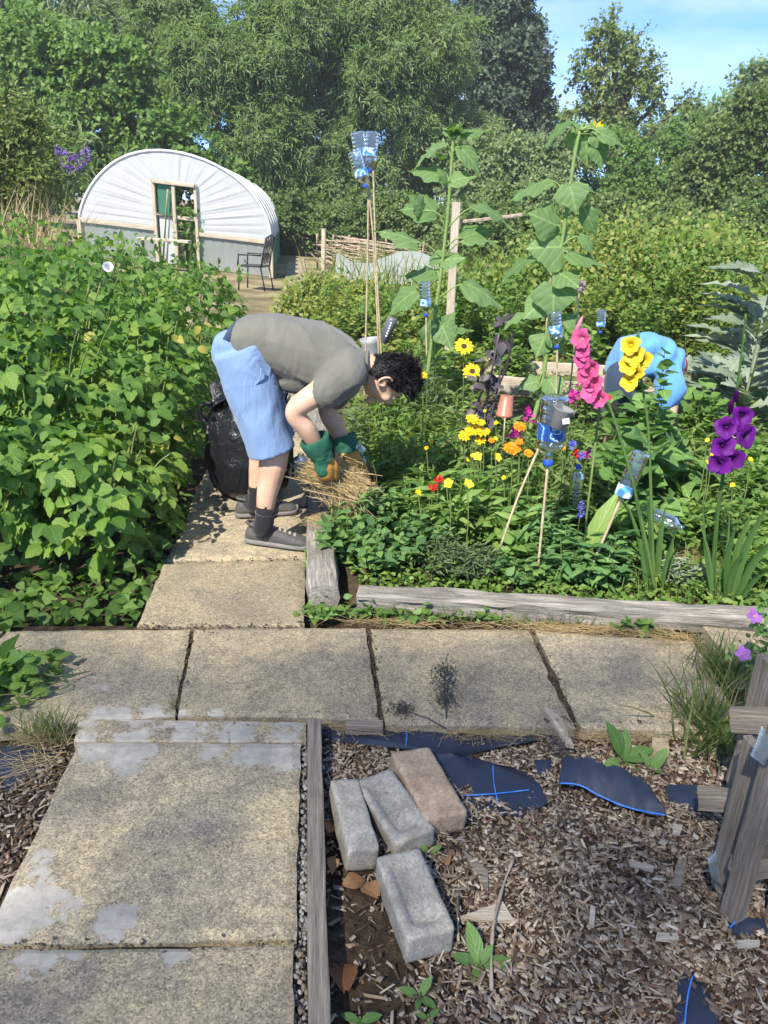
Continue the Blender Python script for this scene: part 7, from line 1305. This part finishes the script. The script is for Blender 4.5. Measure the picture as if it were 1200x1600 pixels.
for i, (u, v, n, sx, sy, lab) in enumerate((([560, 960, 14, .05, .02, 'small green weeds below the left end of the long beam'], [500, 962, 16, .035, .02, 'small green weeds at the sawn end of the short timber'], [640, 968, 18, .08, .012, 'green weeds in front of the long beam near its left end'], [770, 965, 18, .07, .012, 'green weeds in front of the middle of the long beam'], [1000, 985, 12, .05, .015, 'broad green weeds in front of the right part of the long beam'], [488, 880, 14, .012, .05, 'green weeds by the toe of the near shoe']))):
    r = np.random.default_rng(500+i); p = np.array(G(u, v)); n *= 4; root = thing('low_weeds', p, lab, 'weeds'); P = p+np.column_stack([r.normal(size=n)*sx, r.normal(size=n)*sy, .006+np.abs(r.normal(size=n))*.022])
    for k in range(n): leafobj('leaf', ME_IVY if k % 3 else ME_WEED, P[k], unit(r.normal(size=3)*[1, 1, .3]), r.normal(size=3)*.4+[0, -.2, 1], r.uniform(.018, .042), root)
# straw litter
for (u, v, n, sg_, lab) in ((900, 985, 420, (.16, .022, .003), 'dry straw along the back edge of the slabs below the long beam'), (620, 975, 160, (.12, .02, .003), 'dry straw and litter below the left end of the long beam'), (1050, 1000, 160, (.05, .03, .003), 'dry straw in the gap before the raised slab'), (495, 812, 220, (.05, .05, .01), 'straw scattered over the timbers by the shoes'), (940, 1146, 200, (.06, .02, .012), 'dry grass stems between fourth slab and broad-leaved weed'), (280, 850, 40, (.1, .07, .003), 'a few straws scattered on the slab left of the near shoe'), (1080, 870, 300, (.10, .10, .01), 'straw mulch right of the yellow gladiolus'), (560, 1138, 90, (.07, .012, .006), 'straw bits along the front edge of the second slab'), (770, 1150, 120, (.10, .012, .006), 'straw bits along the front edge of the third slab'), (45, 1200, 120, (.05, .05, .012), 'dry stems across the chips at the left edge'), (555, 815, 160, (.035, .03, .01), 'loose straw fallen beside the timber under the handful')):
    fl = -.03 if v > 1110 else 0.0
    if u == 495: fl = .075
    if u in (1080, 555): fl = .02
    straws('straw_litter', G(u, v, fl), n, sg_, (1, .2, 0), (.9, .9, .1), .03, .13, int(u), rad=.0010, label=lab, cat='straw', kind='stuff', floor=fl)
# soil crumbs and small weeds in the joints
r = np.random.default_rng(33); P = []; Q = []
for (a, b, k) in (((301, 981), (274, 1118), 110), ((575, 981), (597, 1127), 90), ((831, 982), (902, 1137), 90), ((214, 979), (476, 979), 150), ((0, 1477), (462, 1471), 60), ((258, 877), (478, 871), 60), ((310, 984), (345, 990), 60)):
    A, B_ = G(*a), G(*b)
    for i in range(k):
        t_ = r.random(); p = A.lerp(B_, t_); w = .006+.008*float(hashn(t_*6, a[0], 0, 2)); P.append(np.array(p)+[r.normal()*w, r.normal()*w, r.uniform(-.010, .004)])
        if r.random() < .16: Q.append(np.array(p)+[r.normal()*.005, r.normal()*.005, -.008])
n = len(P); tag(scatter('joint_soil', chipT(.6, .4, .1), P, np.column_stack([r.normal(size=(n, 2)), np.zeros(n)]), np.array([0, 0, 1])+r.normal(size=(n, 3))*.4, r.uniform(.003, .010, n), plain('soil crumb', (.04, .03, .022), (.13, .10, .07), 60, .95, .2), smooth=False), 'dark soil crumbs and moss filling the joints between the slabs', 'soil', kind='stuff')
blades('joint_grass', np.array(Q), .022, .03, .7, M_GRASS, seed=5, label='tiny grass blades sprouting from the slab joints', cat='grass')
# bits on slabs
r = np.random.default_rng(44); n = 420; P = []
while len(P) < n:
    u, v = r.uniform(0, 1100), r.uniform(985, 1120) if r.random() < .6 else r.uniform(1165, 1580)
    if v > 1160: u = r.uniform(60, 455)
    P.append(np.array(G(u, v, .006)))
tag(scatter('slab_litter', chipT(.35, .15, .1), P, np.column_stack([r.normal(size=(n, 2)), np.zeros(n)]), np.array([0, 0, 1])+r.normal(size=(n, 3))*.2, r.uniform(.002, .007, n), M_CHIP, smooth=False), 'tiny crumbs of bark and grit strewn over the slabs', 'litter', kind='stuff')
# mallow with purple flowers at the right edge
p = G(1200, 1045, 0); ml = thing('mallow', p, 'leafy mallow with two mauve flowers above the pallet', 'plant'); r = np.random.default_rng(9); M_MAUVE = petmat('mauve petal', (.42, .16, .55)); mb = MB(); P = []
for (u, v) in ((1178, 963), (1160, 1022), (1195, 930), (1190, 985), (1150, 1015), (1205, 960)):
    q = D(u, v, 2.2); mb.tube(spline([p, p.lerp(q, .5)+Vector((.02, 0, .02)), q], 4), .0022, 5); P += [np.array(p.lerp(q, t_))+r.normal(size=3)*.02 for t_ in np.linspace(.25, .97, 16)]
mb.build('stems', M_STEM, ml)['kind'] = 'stuff'
for q in P: leafobj('leaf', ME_WEED, q, unit(r.normal(size=3)+[0, 0, .2]), r.normal(size=3)*.4+[0, -.4, 1], r.uniform(.02, .035), ml)
for (u, v) in ((1178, 963), (1160, 1022)): h = disc('flower_head', D(u, v, 2.19), (-.1, -.8, .5), .004, M_YDISC, ml); petals('petals', D(u, v, 2.19), (-.1, -.8, .5), 5, .024, .45, M_MAUVE, h, .25, r0=.003)

# rough grass on the ground either side of the view
r = np.random.default_rng(23)
def grass_patch(label, x0, x1, y0, y1, n, h, seed):
    P = np.column_stack([r.uniform(x0, x1, n), r.uniform(y0, y1, n), np.zeros(n)]); P[:, 2] = ground_z(P[:, 0], P[:, 1])-.005; blades('rough_grass', P, h, .022, .5, M_GRASS, seed=seed, label=label, cat='grass')
grass_patch('rough grass left of the near path beyond the chips', -6, -1.95, .2, 2.6, 5000, .16, 51); grass_patch('rough grass right of the chips beyond the pallet', 2.2, 6, .4, 2.3, 4000, .16, 52); grass_patch('rough grass right of the flower bed', 3.2, 7.5, 2.8, 8, 4000, .28, 53); grass_patch('rough grass left of the raspberry patch', -7, -3.2, 2.6, 5, 3000, .3, 54); grass_patch('thin grass along the far path edges', -2.0, -.9, 8, 14, 500, .12, 55)

# =================================================================== AIR
hz = MB(); hz.box((0, 300, 10.5), (840, 1240, 24)); hzo = hz.build('haze', None, None, smooth=False); tag(hzo, kind='stuff')
hm = bpy.data.materials.new('haze'); hm.use_nodes = True; ht = hm.node_tree; ht.nodes.clear(); ho = ht.nodes.new('ShaderNodeOutputMaterial'); pv = ht.nodes.new('ShaderNodeVolumePrincipled')
pv.inputs['Color'].default_value = (.92, .96, 1, 1); pv.inputs['Density'].default_value = .0012; pv.inputs['Anisotropy'].default_value = 0.0; ht.links.new(pv.outputs[0], ho.inputs['Volume']); hzo.data.materials.append(hm)
